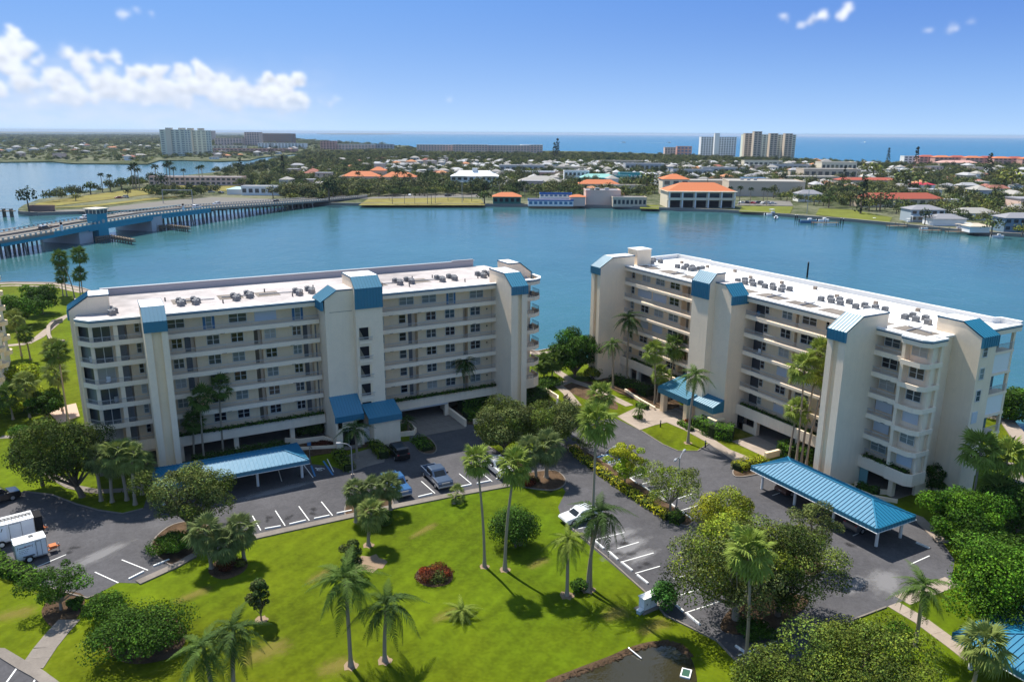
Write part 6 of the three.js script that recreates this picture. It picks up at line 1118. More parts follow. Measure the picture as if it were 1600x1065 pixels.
{
  const [x, z] = [40.89,-49.4], t = thing('utility_cabinet', 'white utility cabinet on a slab between the lawn and the parking', 'utility cabinet', [x, 0, z], 0.1); part(t, 'housing', new RoundedBoxGeometry(1.7, 1.2, .7, 2, .04), M.white, [.2, .7, 0]); part(t, 'door_seam', new GB().box(.19, .21, .2, 1.2, .35, .36).box(-.3, -.24, .6, .75, .35, .38), M.darkGrey); part(t, 'lid', new GB().box(-.72, 1.12, 1.3, 1.36, -.42, .42), M.white); part(t, 'slab', new GB().box(-1, 1.5, 0, .1, -.6, .7), M.concreteGrey);
  const [x1, z1] = [39.89,-49.04], q = thing('pump_box', 'small pale blue box on the grass beside the utility cabinet', 'box', [x1, 0, z1], .3); part(q, 'housing', new RoundedBoxGeometry(.55, .35, .45, 2, .05), std([.35, .45, .5], .6), [0, .18, 0]); part(q, 'lid', new GB().box(-.3, .3, .35, .4, -.25, .25), M.white);
  const [x2, z2] = [38.11,-40.66], f = thing('floating_screen', 'green framed float at the edge of the pond', 'float', [x2, .02, z2], .7); part(f, 'frame', new GB().box(-.55, .55, 0, .12, -.4, -.3).box(-.55, .55, 0, .12, .3, .4).box(-.55, -.45, 0, .12, -.3, .3).box(.45, .55, 0, .12, -.3, .3), M.white); part(f, 'screen', new GB().box(-.45, .45, .03, .08, -.3, .3), std([.03, .09, .06], .8));
  const [x3, z3] = [35.96,-44.41], p = thing('drain_pipe', 'white pipe sticking out of the pond bank', 'pipe', [x3, 0, z3], 0); part(p, 'pipe', new GB().limb([V(-.15, .25, -.8), V(.1, .1, .6)], [.05, .05], 8), M.white); part(p, 'collar', new GB().limb([V(-.16, .26, -.86), V(-.14, .25, -.74)], [.075, .075], 8), M.rim);
  const [x4, z4] = [76.85,-79.6], c = thing('electric_cabinet', 'flat topped cream cabinet inside the box hedge', 'cabinet', [x4, 0, z4]); part(c, 'housing', new RoundedBoxGeometry(1.8, 2.2, 1.5, 2, .06), M.stucco, [0, 1.1, 0]); part(c, 'lid', new GB().box(-1, 1, 2.2, 2.3, -.85, .85), M.stuccoWarm);
  const [x5, z5] = [22.25,-97.57], s = thing('bay_sign', 'blue sign on a thin post at the accessible bays', 'sign', [x5, 0, z5]); part(s, 'post', new THREE.CylinderGeometry(.04, .04, 2.3, 8), M.metal, [0, 1.15, 0]); part(s, 'plate', new GB().box(-.24, .24, 1.85, 2.35, .04, .07), M.doorBlue);
  const [x6, z6] = [65.13,-101.5], bch = thing('park_bench', 'grey bench at the path between the buildings', 'bench', [x6, 0, z6], .6); part(bch, 'seat', new GB().box(-.9, .9, .4, .48, -.25, .25), M.wood); part(bch, 'backrest', new GB().box(-.9, .9, .55, .95, -.3, -.24), M.wood); for (const q of [-.75, .75]) part(bch, 'leg', new GB().box(q - .06, q + .06, 0, .4, -.22, .22), M.darkGrey);
  solo('patch', new GB().sheet([[0, 0], [1.3, -.5], [2.1, .1], [2.4, 1.2], [1.8, 1.5], [1.2, .8], [.2, .7]], 0.017), M.mulch, '', '', [63.59,-46.46]).userData = { kind: 'structure' };
  const [x7, z7] = [197.06,-169.38], pm = thing('channel_post', 'dark channel marker post standing in the bay', 'marker post', [x7, -1.6, z7]); part(pm, 'post', new GB().limb([V(0, -1, 0), V(0, 2.5, 0), V(0, 5, 0)], [.28, .26, .24], 8), M.dark); part(pm, 'cap', new THREE.ConeGeometry(.3, .45, 8), M.darkGrey, [0, 5.2, 0]);
  // pool terrace at the left end
  struct('terrace', new GB().prism([[-9.23,-135.15],[-5.2,-136.43],[-4.68,-129.6],[-7.36,-127.33]], 0, .05), std([.5, .36, .28], .9));
  const cw = struct('curved_wall', new GB().strip([[-8.07,-199.96],[-9.56,-198.65],[-10.41,-193.12],[-10.19,-184.98],[-9.61,-180.06],[-7.3,-177.76]], .7, 0, .9), M.concrete);
}
// condensers on the roofs
function condenser() {
  const t = thing('air_conditioner', 'grey louvred air conditioning unit on the white roof', 'air conditioner', [0, 0, 0]); part(t, 'casing', new GB().box(-.42, .42, .06, .8, -.42, .42), M.acMetal);
  const g = new GB(); for (let i = 0; i < 7; i++) { const y = .14 + i * .09; for (const s of [-1, 1]) { g.box(-.4, .4, y, y + .06, s * .42 - .012, s * .42 + .012); g.box(s * .42 - .012, s * .42 + .012, y, y + .06, -.4, .4); } } part(t, 'louvre', g, M.acDark);
  const f = part(t, 'fan_guard', new THREE.CylinderGeometry(.36, .38, .06, 14), M.acDark, [0, .83, 0]); part(f, 'hub', new THREE.CylinderGeometry(.1, .1, .08, 8), M.acMetal, [0, .02, 0]); part(t, 'foot', new GB().box(-.5, .5, 0, .06, -.5, -.3).box(-.5, .5, 0, .06, .3, .5), M.darkGrey);
  return t;
}
{
  const proto = condenser(); proto.scale.setScalar(.82); let first = true; const DY = ROOF - 0.36;
  const put = (x, z, turn, label, group) => { if (first) { first = false; proto.position.set(x, DY, z); proto.rotation.y = turn; proto.userData.label = label; proto.userData.group = group; } else copy(proto, 'air_conditioner', [x, DY, z], turn, label, group); };
  for (const [j, [x, z]] of [[1.19,-108.83],[9.44,-110.68],[11.28,-110.67],[16.5,-110.86],[18.47,-111.83],[25.02,-110.57],[26.91,-111.18],[40.51,-111.61],[42.46,-111.82],[47.33,-111.21],[49.48,-111.38],[54.55,-111.4],[56.09,-111.95]].entries())
    for (let i = 0; i < 3; i++) put(x + .35 * (i === 1), z - 1.4 + i * 1.15, .2 * i, ['back', 'middle', 'front'][i] + ' air conditioner of the ' + ORD[j] + ' row from the left on the left roof', 'air conditioners on the left roof');
  const r = rng(8);
  for (const [j, [x, z, n]] of [[88.25,-111.41,6],[89.45,-102.38,6],[88.78,-87.58,6],[89.26,-82.18,6],[89.41,-71.88,6],[89.57,-66.36,6],[89.85,-59.27,5],[90.26,-99.12,2]].entries())
    for (let i = 0; i < n; i++) put(x + (i % 2) * 1.75 - .7 + r() * .3, z + Math.floor(i / 2) * 1.6 - 1.8 + r() * .3, r() * .4, ORD[i] + ' air conditioner from the back, ' + (j === 7 ? 'pair beside the tall cap' : ORD[j] + ' cluster from the left') + ', right roof', 'air conditioners on the right roof');
  // pipes, vents and patched strips of the roofs
  const pipes = new GB(), pat = new GB(), pat2 = new GB();
  for (const [x0, x1, z] of [[9, 14, -112.5], [15, 19, -112.8], [20, 25, -112.5], [36, 41, -112.6], [43, 48, -112.5]]) { pipes.bar([x0, DY + .12, z], [x1, DY + .12, z + .3], .12); pat.box(x0 - .4, x0 + 2.8, DY, DY + .012, z - 2, z + 1.4); }
  part(bl, 'roof_pipe', pipes.build().translate(0, 0, 104), M.metal); part(bl, 'roof_patch', pat.build().translate(0, 0, 104), M.concreteGrey);
  const vents = new GB(), v2 = new GB(); for (let i = 0; i < 16; i++) { const x = 4 + i * 3.3 + r() * 1.2, z = -107 - r() * 8; vents.add(new THREE.CylinderGeometry(.09, .09, .5, 8), M4(x, DY + .25, z + 104)); }
  const vp = part(bl, 'vent_pipe', vents, M.darkGrey); vp.userData.kind = 'stuff';
  for (let i = 0; i < 10; i++) { const u = -108 + i * 5.6; v2.box(u, u + .5, DY, DY + .45, -12 - (i % 3), -11.6 - (i % 3)); pat2.box(u - 1, u + 3.6, DY, DY + .012, -4.8 - (i % 2) * .5, -2.6); }
  const vq = part(br, 'vent_box', v2, M.concrete); vq.userData.kind = 'stuff'; part(br, 'roof_walkway', pat2, M.concreteGrey).userData.kind = 'stuff';
  for (const u of [-107, -100, -95, -79, -73, -64, -57]) { const g = new GB(); g.bar([u - 1, DY + .1, -5], [u + 2.5, DY + .1, -4.2], .14); g.bar([u, DY + .1, -6], [u + .4, DY + .1, -2.6], .12); part(br, 'roof_pipe', g, M.metal); }
}
// the next building, cut off by the left edge
{
  const [x, z] = [-16.22,-138.77], t = thing('apartment_building', 'grey shaded end of another building cut off by the left edge', 'apartment building', [x, 0, z]);
  part(t, 'wall', new GB().prism([[-12, -30], [.2, -30], [.2, 0], [-12, 0]], 0, 19.5), M.stucco);
  for (let k = 0; k <= 5; k++) { const y = FL[k]; for (const q of [-5, -14, -23]) { const g = new THREE.CylinderGeometry(1.3, 1.3, .75, 20); part(t, 'round_balcony', g, M.stuccoWarm, [.1, y + .1, q]); panel(t, 'sliding_door', .22, y + .2, q, 2.4, 2.1, .06, M.glass, H90); } }
  part(t, 'roof_band', new GB().box(-12.2, .5, 19.5, 20.1, -30.2, .3), M.band); part(t, 'trim', new GB().box(.5, .56, 19.6, 19.8, -30.2, .3), M.blueTrim);
}

// chairs and a cloth on the balconies
{
  const chair = (label, [x, y, z], turn, m) => { const t = thing('balcony_chair', label, 'chair', [x, y, z], turn); part(t, 'seat', new RoundedBoxGeometry(.5, .08, .5, 2, .03), m, [0, .44, 0]); part(t, 'backrest', new RoundedBoxGeometry(.5, .55, .07, 2, .03), m, [0, .75, -.24]); for (const [u, v] of [[-.2, -.2], [.2, -.2], [-.2, .2], [.2, .2]]) part(t, 'leg', new GB().box(u - .02, u + .02, 0, .42, v - .02, v + .02), M.metal); };
  chair('white chair on the second highest balcony at the left building corner', [-1.6, FL[4], -105.6], .4, M.white); chair('white chair on the third highest balcony at the left building corner', [-.2, FL[3], -105.0], -.3, M.white); chair('pale chair on the fourth highest balcony at the left building corner', [.5, FL[2], -105.0], .2, M.rim);
  chair('blue chair on the top gallery beside the wide shaft of the right building', [81.9, FL[5] + .05, -78.4], -H90, M.doorBlue); chair('white chair on the gallery under the blue one at the right building', [81.9, FL[3] + .05, -77.6], -H90, M.white); chair('dark chair on the top right end balcony of the left building', [60.6, FL[5], -105.6], .3, M.darkGrey); chair('dark chair on the third right end balcony of the left building', [60.4, FL[3], -105.4], -.2, M.darkGrey);
}

// ---------------------------------------------------------------- the far shore
const farShore = [[-276.61,-570.81],[-57.33,-491.67],[-32.1,-494.56],[-22.84,-482.86],[4.08,-481.66],[29.67,-485.79],[53.86,-491.74],[91.95,-502.33],[116.67,-491.17],[146.05,-468.18],[177.86,-453.77],[215.23,-432.05],[263.14,-405.57],[292.35,-374.01],[323.39,-342.61],[333.39,-317.93],[339.49,-296.46],[348.26,-275.03],[351.34,-251.24],[354.14,-229.56],[356.35,-212.46],[368.62,-194.08],[381.91,-156.26],[398.19,-73.46]];
const coast = [[1910.35,-387.27],[1697.36,-826.65],[1700.91,-947.35],[1487.6,-1055.3],[1181.79,-860.28],[1095.7,-860.1],[1125.79,-941.27],[1172.73,-1067.93],[1106.24,-1257.17],[1130.82,-1456.75],[1103.96,-1650.51],[1027.4,-1737.54],[866.23,-1773.38],[773.47,-1940.93],[964.35,-2504.34],[929.63,-3292.11],[1043.32,-4302.94],[1600.33,-6928.32],[2929.91,-13342.18]];
const lagoonFar = [[331.39,-1521],[264.14,-1383.11],[227.07,-1264.94],[175,-1225.4],[139.22,-1293.34],[104.75,-1304.49],[77.06,-1159.42],[-12.27,-1213.38],[-36.38,-1295.62],[-96.8,-1290.31],[-141.8,-1305.45],[-621.78,-1309.93]];
// main land: far shore up to the coast; the lagoon on the left opens between the causeway and the islands behind
const causeway = [[-276.61,-570.81],[-57.33,-491.67],[-32.1,-494.56]], lagoonNear = [[-33.64,-512.52],[-32.46,-537.5],[-25.71,-583.25],[-15.39,-600.8],[-1.04,-631.11],[31.98,-722.87],[63.41,-810.19],[119.72,-890.28],[166.1,-1003.85],[213.73,-1135.6],[277.16,-1311.07],[319.49,-1441.49],[364.77,-1511.68]];
struct('far_land', new GB().prism([...farShore.slice(2), ...coast.slice(0, 13), ...[[880.09,-2285.82],[578.95,-1837.28],[409.58,-1642.47]], ...lagoonNear.slice().reverse()], -1.9, 0), M.farGround);
struct('far_islands', new GB().prism([...lagoonFar, ...[[-2137.19,-4554.41],[-1929.47,-7073.66],[-719.51,-10130.54],[591.05,-11746.87],[2507.4,-11831.93],[1600.33,-6928.32],[1043.32,-4302.94],[929.63,-3292.11],[964.35,-2504.34],[880.09,-2285.82],[578.95,-1837.28],[409.58,-1642.47]]], -1.9, 0), M.farGround);
struct('far_water', new GB().sheet([[-331.53,-3133.05],[-231.71,-3205.85],[25.1,-3372.05],[-3.9,-3890.89],[-295.23,-4107.73],[-430.88,-4089.91]], 0.3), M.bay);
struct('far_coast', new GB().prism([[-3302.49,-12128.2],[-1772.16,-25074.33],[1505.5,-29778.4],[7417.6,-34974.21],[5513.01,-23837.53],[2797.04,-13197.03],[653.34,-12975.02],[-805.03,-11344.68],[-2130.61,-7814.15]], -1.9, 4), M.farGround);
struct('far_spit', new GB().prism([[4693.97,-17864.14],[9477.01,-29979.28],[10639.73,-28930.92],[8322.92,-22205],[5752.93,-16425.99],[4152.74,-14677.97]], -1.9, 6), M.farGround);
struct('beach', new GB().sheet([[1144.76,-970.95],[1026.03,-827.93],[938.02,-783.45],[1016.78,-886.53]], 0.25), std([.6, .56, .48], 1));
struct('shore_wall', new GB().strip(farShore.slice(2), 1.6, -1.9, .35), M.oldConcrete);
const patches = (list, m, name) => { for (const p of list) struct(name, new GB().prism(p, 0.1, 0.22, false), m); };
patches([[[142,-455.18],[210.44,-424.16],[226.76,-462.65],[213.3,-485.66],[161.7,-497.17]], [[-29.82,-511.37],[-25.07,-549.58],[-1.13,-598.05],[52.64,-680.15],[91.94,-689.36],[103.4,-667.11],[46.13,-602.27],[9.14,-554.39],[-20.75,-515.69]], [[53.51,-663.62],[106.02,-683.47],[134.36,-671.6],[112.11,-608.16],[67.46,-606.3]], [[-23.61,-508.53],[4.98,-521.83],[34.94,-559.07],[63.16,-569.75],[37.78,-546.9],[4.73,-508.44]]], M.dryGrass, 'dry_lawn');
patches([[[322.74,-329.26],[340.91,-308.97],[376.62,-339.4],[350.94,-355.75]], [[348.31,-297.9],[351.33,-254.99],[375.14,-270.77],[391.61,-310.18],[380.8,-323.86]], [[283.28,-368.39],[291.04,-360.51],[306.97,-380.43],[298.9,-388.89]]], M.greenGrass, 'shore_lawn');
patches([[[-23.02,-492.16],[4.49,-495.7],[44.03,-533.58],[73.1,-553.53],[103.94,-522.87],[117.97,-480.3],[103.59,-484.37],[53.34,-486.34],[4.11,-475.81]], [[156.07,-499.68],[239.18,-480.1],[249.91,-506.73],[193.97,-531.19]], [[350.5,-360.71],[380.05,-342.54],[407.92,-370.74],[378.4,-383.95]], [[113.12,-492.4],[137.7,-524.97],[167.63,-536.26],[156.07,-499.68],[124.94,-477.16]]], std([.17, .16, .145], 1), 'far_road');

LEAF = [1, 1, 1];
// trees of the far shore: a few shapes, copied
const farTone = [[.085, .120, .030], [.12, .14, .042], [.155, .16, .062], [.06, .085, .034], [.18, .195, .04]];
function farTree(seed, rx, h, tone, n = 100, size = 1.3, kind = 'round') {
  const r = rng(seed), g = new GB([1, 1, 1]), lumps = kind === 'pine' ? 6 : 7;
  for (let i = 0; i < lumps; i++) {
    const a = i * 2.4, k = .65 + .7 * r(), c = tone.map((q) => q * k);
    if (kind === 'pine') leafBall(g, r, [0, h * (.2 + .13 * i), 0], rx * (1 - .13 * i), n / lumps, size, c, 1.2, -.8);
    else leafBall(g, r, [Math.cos(a) * rx * .5 * (i > 0), h * (.52 + .16 * r() + (i === 0 ? .12 : 0)), Math.sin(a) * rx * .5 * (i > 0)], rx * .58, n / lumps, size, c, h / rx * .48, -.7);
  }
  return g.build();
}
const farPalmGeo = (seed) => { const r = rng(seed), g = new GB([1, 1, 1]); for (let i = 0; i < 16; i++) { const a = i * 2.4, e = mix(1.1, -.7, i / 16), d = V(Math.cos(a) * Math.cos(e), Math.sin(e), Math.sin(a) * Math.cos(e)), s = V(-Math.sin(a), 0, Math.cos(a)).multiplyScalar(.35), k = .7 + .6 * r(); g.tint([.05 * k, .08 * k, .025 * k]); g.tri([0, 0, 0], [d.x * 1.1 + s.x, d.y * 1.1, d.z * 1.1 + s.z], [d.x * 2.1, d.y * 1.6 - .5, d.z * 2.1]).tri([0, 0, 0], [d.x * 2.1, d.y * 1.6 - .5, d.z * 2.1], [d.x * 1.1 - s.x, d.y * 1.1, d.z * 1.1 - s.z]); } return g.build(); };
const farShapes = []; for (let i = 0; i < 8; i++) farShapes.push(farTree(300 + i, 4 + (i % 3), 7.5 + (i % 4), farTone[i % 5], 190, .95));
const farPine = [farTree(330, 3.2, 15, [.030, .046, .022], 190, 1.0, 'pine'), farTree(331, 2.6, 18, [.026, .042, .022], 190, 1.0, 'pine')], farPalms = [farPalmGeo(340), farPalmGeo(341)];
const farTrunk = new GB().limb([V(0, 0, 0), V(.2, 3, 0), V(0, 6, .2)], [.4, .3, .2], 5).build(), farPalmTrunk = new GB().limb([V(0, 0, 0), V(.1, 4, 0), V(0, 8, 0)], [.22, .17, .14], 5).build();
const FT = {};
function placeFar(kind, [x, z], s, turn, label, group, cat = 'tree', name = 'far_tree') {
  const key = kind + (typeof s === 'number' ? '' : '');
  if (!FT[key]) {
    const t = new THREE.Group(), k = +kind.slice(1); tag(t, '', cat);
    if (kind[0] === 'r') { part(t, 'trunk', farTrunk, M.bark); part(t, 'crown', farShapes[k], M.leafFar); } else if (kind[0] === 'p') { part(t, 'trunk', farTrunk, M.bark); part(t, 'crown', farPine[k], M.leafFar); } else { part(t, 'trunk', farPalmTrunk, M.barkPale); part(t, 'crown', farPalms[k], M.leafFar, [0, 8, 0]); }
    FT[key] = t;
  }
  const o = copy(FT[key], name, [x, 0, z], turn, label, group); Array.isArray(s) ? o.scale.set(...s) : o.scale.setScalar(s); o.userData.category = cat; return o;
}
const blockers = [];                                     // footprints kept free of scattered trees
const clear = (x, z, r) => blockers.every((b) => (x - b[0]) ** 2 + (z - b[1]) ** 2 > (r + b[2]) ** 2);
const inside = (p, x, z) => { let c = false; for (let i = 0, j = p.length - 1; i < p.length; j = i++) if ((p[i][1] > z) !== (p[j][1] > z) && x < (p[j][0] - p[i][0]) * (z - p[i][1]) / (p[j][1] - p[i][1]) + p[i][0]) c = !c; return c; };

// houses and larger blocks of the far shore, each with walls, roof and window openings
const hip = (w, d, y, h, e = .6) => { const g = new GB(), x = w / 2 + e, z = d / 2 + e, q = Math.min(x, z), A = [-x, y, -z], B = [x, y, -z], C = [x, y, z], D = [-x, y, z], R0 = w >= d ? [-x + q, y + h, 0] : [0, y + h, -z + q], R1 = w >= d ? [x - q, y + h, 0] : [0, y + h, z - q]; if (w >= d) g.quad(D, C, R1, R0).quad(B, A, R0, R1).tri(C, B, R1).tri(A, D, R0); else g.quad(A, D, R1, R0).quad(C, B, R0, R1).tri(D, C, R1).tri(B, A, R0); return g.quad(A, B, C, D).build(); };
function windowBand(t, w, d, floors, h0, fh, n, m = M.glassMid, nd = 0) {
  for (let k = 0; k < floors; k++) for (const s of [1, -1]) {
    if (s > 0) for (let i = 0; i < n; i++) { const u = -w / 2 + w * (i + .5) / n; const q = part(t, 'window', farWin, m, [u, h0 + k * fh + fh * .28, s > 0 ? d / 2 : -d / 2 - .08]); q.scale.set(w / n * .6, fh * .5, .1); }
    for (let i = 0; i < nd; i++) { const v = -d / 2 + d * (i + .5) / nd; const q = part(t, 'window', farWin, m, [s > 0 ? w / 2 + .05 : -w / 2 - .05, h0 + k * fh + fh * .28, v]); q.scale.set(.1, fh * .5, d / nd * .6); }
  }
}
const farWin = new THREE.BoxGeometry(1, 1, 1).translate(0, .5, .3);
function block(name, label, cat, [x, z], turn, w, d, h, wall, roof, o = {}) {
  const t = thing(name, label, cat, [x, 0, z], turn, o.group); blockers.push([x, z, Math.hypot(w, d) * .42]);
  part(t, 'wall', new GB().box(-w / 2, w / 2, 0, h, -d / 2, d / 2), wall);
  if (o.hip) part(t, 'roof', hip(w, d, h, o.hip), roof); else { part(t, 'roof', new GB().box(-w / 2 + .4, w / 2 - .4, h, h + .15, -d / 2 + .4, d / 2 - .4), roof); part(t, 'parapet', new GB().box(-w / 2 - .1, w / 2 + .1, h - .3, h + .6, d / 2 - .1, d / 2 + .15).box(-w / 2 - .1, w / 2 + .1, h - .3, h + .6, -d / 2 - .15, -d / 2 + .1).box(-w / 2 - .15, -w / 2 + .1, h - .3, h + .6, -d / 2, d / 2).box(w / 2 - .1, w / 2 + .15, h - .3, h + .6, -d / 2, d / 2), o.trim || wall); }
  if (o.floors) windowBand(t, w, d, o.floors, o.h0 || .3, (h - (o.h0 || .3)) / o.floors, o.n || 6, o.glass || M.glassMid, o.nd || 0);
  if (o.ac) for (const [u, v] of o.ac) part(t, 'roof_unit', new GB().box(u - 1.2, u + 1.2, h, h + 1.4, v - 1, v + 1), M.acMetal);
  return t;
}
const W = { pink: std([.72, .52, .43], .9), cream: std([.72, .64, .50], .9), tan: std([.56, .47, .37], .9), white: std([.78, .78, .77], .85), grey: std([.44, .45, .47], .9), teal: std([.05, .33, .36], .85), blue: std([.03, .12, .38], .8), brown: std([.27, .18, .15], .9), green: std([.72, .72, .58], .9), roofGrey: std([.25, .25, .27], .9), roofPale: std([.33, .315, .29], .85), roofWhite: std([.52, .52, .52], .8), rose: std([.55, .32, .27], .9) };
const T0 = -0.4957;                                        // faces the camera roughly
// towers on the beach and over the lagoon
block('condominium_tower', 'left pale green tower of the twin towers beyond the lagoon', 'apartment tower', [152.17,-1533.5], T0, 44, 26, 44, W.green, W.roofGrey, { floors: 14, n: 5, nd: 2, glass: M.glassBlind });
block('condominium_tower', 'right pale green tower of the twin towers beyond the lagoon', 'apartment tower', [196.74,-1609.01], T0, 44, 26, 43, W.green, W.roofGrey, { floors: 14, n: 5, nd: 2, glass: M.glassBlind });
for (const [px, py, l] of [[269, 243, 'left'], [289, 243, 'second'], [302, 241, 'third'], [318, 241, 'right']]) { const [x, z] = [[143.99,-1535.78], [164.48,-1530.06], [188,-1611.33], [205.51,-1606.69]][[269, 289, 302, 318].indexOf(px)]; const b = block('stair_tower', l + ' pale rounded stair column of the twin towers beyond the lagoon', 'tower', [x - 2, z + 8], T0, 9, 10, 47, W.cream, W.roofGrey, { floors: 0 }); }
block('apartment_tower', 'white slab block with a centre shaft on the beach', 'apartment tower', [1120.29,-1216.57], T0, 70, 18, 37, W.white, W.roofPale, { floors: 11, n: 14 });
block('lift_tower', 'tall white lift shaft in the middle of the beach slab', 'tower', [1085.55,-1182.27], T0, 9, 9, 44, W.white, W.roofPale, {});
block('apartment_tower', 'broad green grey tower block beside the white slab on the beach', 'apartment tower', [1094.52,-1058.82], T0, 92, 22, 42, W.green, W.roofPale, { floors: 13, n: 14, glass: M.glassMid });
for (const [p, l] of [[[1028.77,-1042.72], 'left'], [[1018.48,-1011.19], 'second'], [[1046.79,-1002.17], 'third'], [[1101.18,-1020], 'right']]) block('wing', l + ' projecting wing of the broad beach tower', 'tower wing', p, T0, 13, 12, l === 'second' ? 47 : 44, W.tan, W.roofWhite, { floors: 13, n: 2 });
block('apartment_block', 'low pink block with blue panels left of the beach slab', 'apartment block', [1053.68,-1281.87], T0, 22, 14, 16, W.pink, W.roofGrey, { floors: 5, n: 4 });
block('apartment_block', 'low block with tall blue windows left of the beach slab', 'apartment block', [1083.33,-1273.59], T0, 30, 14, 18, W.rose, W.roofGrey, { floors: 3, n: 4, glass: M.doorBlue });
for (const [p, w, i] of [[[654.2,-1538.83], 84, 0], [[699.16,-1475.83], 70, 1], [[770.12,-1457.01], 96, 2], [[822.67,-1443.08], 44, 3]]) block('beach_condominium', ['leftmost', 'second', 'third', 'rightmost'][i] + ' long pink beach condominium with a white roof', 'apartment block', p, T0 + .06 * (i - 1), w, 24, 18 + i % 2, W.pink, M.white, { trim: W.white, floors: 5, n: Math.round(w / 6), glass: M.glassBlind });
block('beach_condominium', 'long pink condominium with a tan roof by the left coast', 'apartment block', [559.82,-1795.81], T0, 90, 24, 15, W.pink, W.roofPale, { trim: W.white, floors: 4, n: 12, glass: M.glassBlind });
block('beach_condominium', 'dark condominium right of the long pink one by the left coast', 'apartment block', [619.77,-1782.48], T0, 50, 22, 15, W.grey, W.roofGrey, { floors: 4, n: 7 });
block('beach_condominium', 'small pink tower block at the left coast', 'apartment block', [500.94,-1808.91], T0, 34, 22, 22, W.rose, W.roofGrey, { floors: 6, n: 5 });
block('hotel', 'dark red brown hotel block beyond the lagoon', 'hotel', [565.04,-2611], T0, 96, 34, 36, W.brown, W.roofGrey, { floors: 6, n: 12, glass: M.glassBlind });
block('hotel', 'low grey block in front of the dark hotel', 'hotel', [464.46,-2111.2], T0, 120, 30, 13, W.white, W.roofWhite, { floors: 4, n: 14 });
block('hotel', 'grey hotel with a flat overhanging top beyond the lagoon', 'hotel', [465.55,-2502.13], T0, 44, 34, 40, W.pink, W.roofGrey, { floors: 8, n: 6 });
block('hotel', 'distant pink hotel left of the flat topped one', 'hotel', [488.65,-3623.18], T0, 50, 36, 44, W.pink, W.roofGrey, { floors: 10, n: 8 });
block('hotel', 'distant low pink hotel beyond the lagoon', 'hotel', [398.63,-2510], T0, 80, 34, 22, W.pink, W.roofGrey, { floors: 5, n: 9 });
block('long_building', 'long brown and white building behind the lagoon shore', 'building', [324.66,-1729.36], T0, 170, 24, 7, W.rose, W.roofPale, { floors: 2, n: 20 });
block('green_building', 'low pale green building below the pink hotels', 'building', [310.27,-1985.46], T0, 80, 26, 9, W.cream, W.roofPale, { floors: 3, n: 9 });
// along the near shore of the far side
{
  const t = block('restaurant', 'cream waterside restaurant with a broad orange tiled roof', 'restaurant', [324.97,-367.54], T0 + .03, 40, 20, 9.6, W.cream, M.tileOrange, { hip: 4.6 });
  for (let i = 0; i < 6; i++) part(t, 'column', new GB().box(-.35, .35, 0, 9.4, -.35, .35), W.white, [-19.4 + i * 7.75, 0, 12.2]);
  part(t, 'balcony', new GB().box(-20, 20, 4.6, 5.0, 10, 12.6).box(-20, 20, 5.0, 6.0, 12.5, 12.65), W.cream); for (let i = 0; i < 5; i++) { part(t, 'window', new GB().box(-2.9, 2.9, 5.4, 8.4, 10, 10.12), M.glass, [-15.4 + i * 7.75, 0, 0]); part(t, 'opening', new GB().box(-2.9, 2.9, .2, 4.2, 10, 10.12), M.dark, [-15.4 + i * 7.75, 0, 0]); }
  part(t, 'eave', new GB().box(-20.8, 20.8, 9.3, 9.65, -10.8, 13), W.cream);
  const u = block('restaurant_wing', 'taller orange roofed wing behind the waterside restaurant', 'restaurant', [376.56,-451.36], T0, 19, 16, 11, W.cream, M.tileOrange, { hip: 3.4, floors: 2, n: 3 });
}
block('theatre', 'large tan windowless hall with a white roof and solar panels', 'hall', [432.43,-420.23], T0 - .12, 52, 34, 10, W.tan, W.roofPale, { ac: [[-14, -4], [-10, 0], [-5, -2]] });
solo('solar_panels', new GB().box(-9, 9, 0, .3, -4, 4), M.doorBlue, 'blue solar panels on the roof of the large tan hall', 'solar panels', [492.75,-485.25].length ? [[449.22,-440.64][0], 10.3, [449.22,-440.64][1] - 6] : 0, T0);
block('hall', 'long grey hall behind the waterside restaurant', 'hall', [422.67,-466.86], T0, 34, 22, 8, W.tan, W.roofPale, {});
block('water_park', 'white building with blue trim at the water left of the tan one', 'building', [246.3,-407.92], T0, 27, 9, 3.4, W.white, W.roofPale, { floors: 1, n: 9, glass: M.doorBlue, trim: W.blue });
block('water_park', 'white pavilion with blue trim behind the one at the water', 'building', [260.94,-426], T0, 20, 6, 5.4, W.white, W.roofPale, { floors: 1, n: 7, h0: 3.4, glass: M.doorBlue, trim: W.blue });
block('pavilion', 'green shaded pavilion with an orange tiled roof at the water', 'pavilion', [228.55,-430.46], T0, 17, 10, 4.6, std([.05, .16, .14], .8), M.tileOrange, { hip: 2.4, floors: 1, n: 5, glass: M.dark });
block('house', 'small pink house with an orange tiled roof at the water', 'house', [261.18,-401.18], T0, 9, 7, 5.4, W.pink, M.tileOrange, { hip: 1.3 });
block('hall', 'large cream hall with a grey roof at the water', 'hall', [279.79,-402.41], T0, 21, 16, 8.6, W.pink, W.roofGrey, { ac: [[-3, 0], [3, -1]] });
block('hall', 'low glazed wing with a white roof right of the cream hall', 'hall', [287.11,-384.72], T0, 20, 10, 5.2, W.tan, W.roofPale, { floors: 1, n: 8, glass: M.glass });
block('tiled_house', 'orange roofed houses joined behind the cream hall', 'house', [344.64,-500.55], T0, 30, 12, 5.5, W.pink, M.tileOrange, { hip: 3 });
block('tiled_house', 'long brown shed right of the orange roofs', 'house', [354.74,-481.64], T0, 30, 10, 5, W.tan, W.roofPale, {});
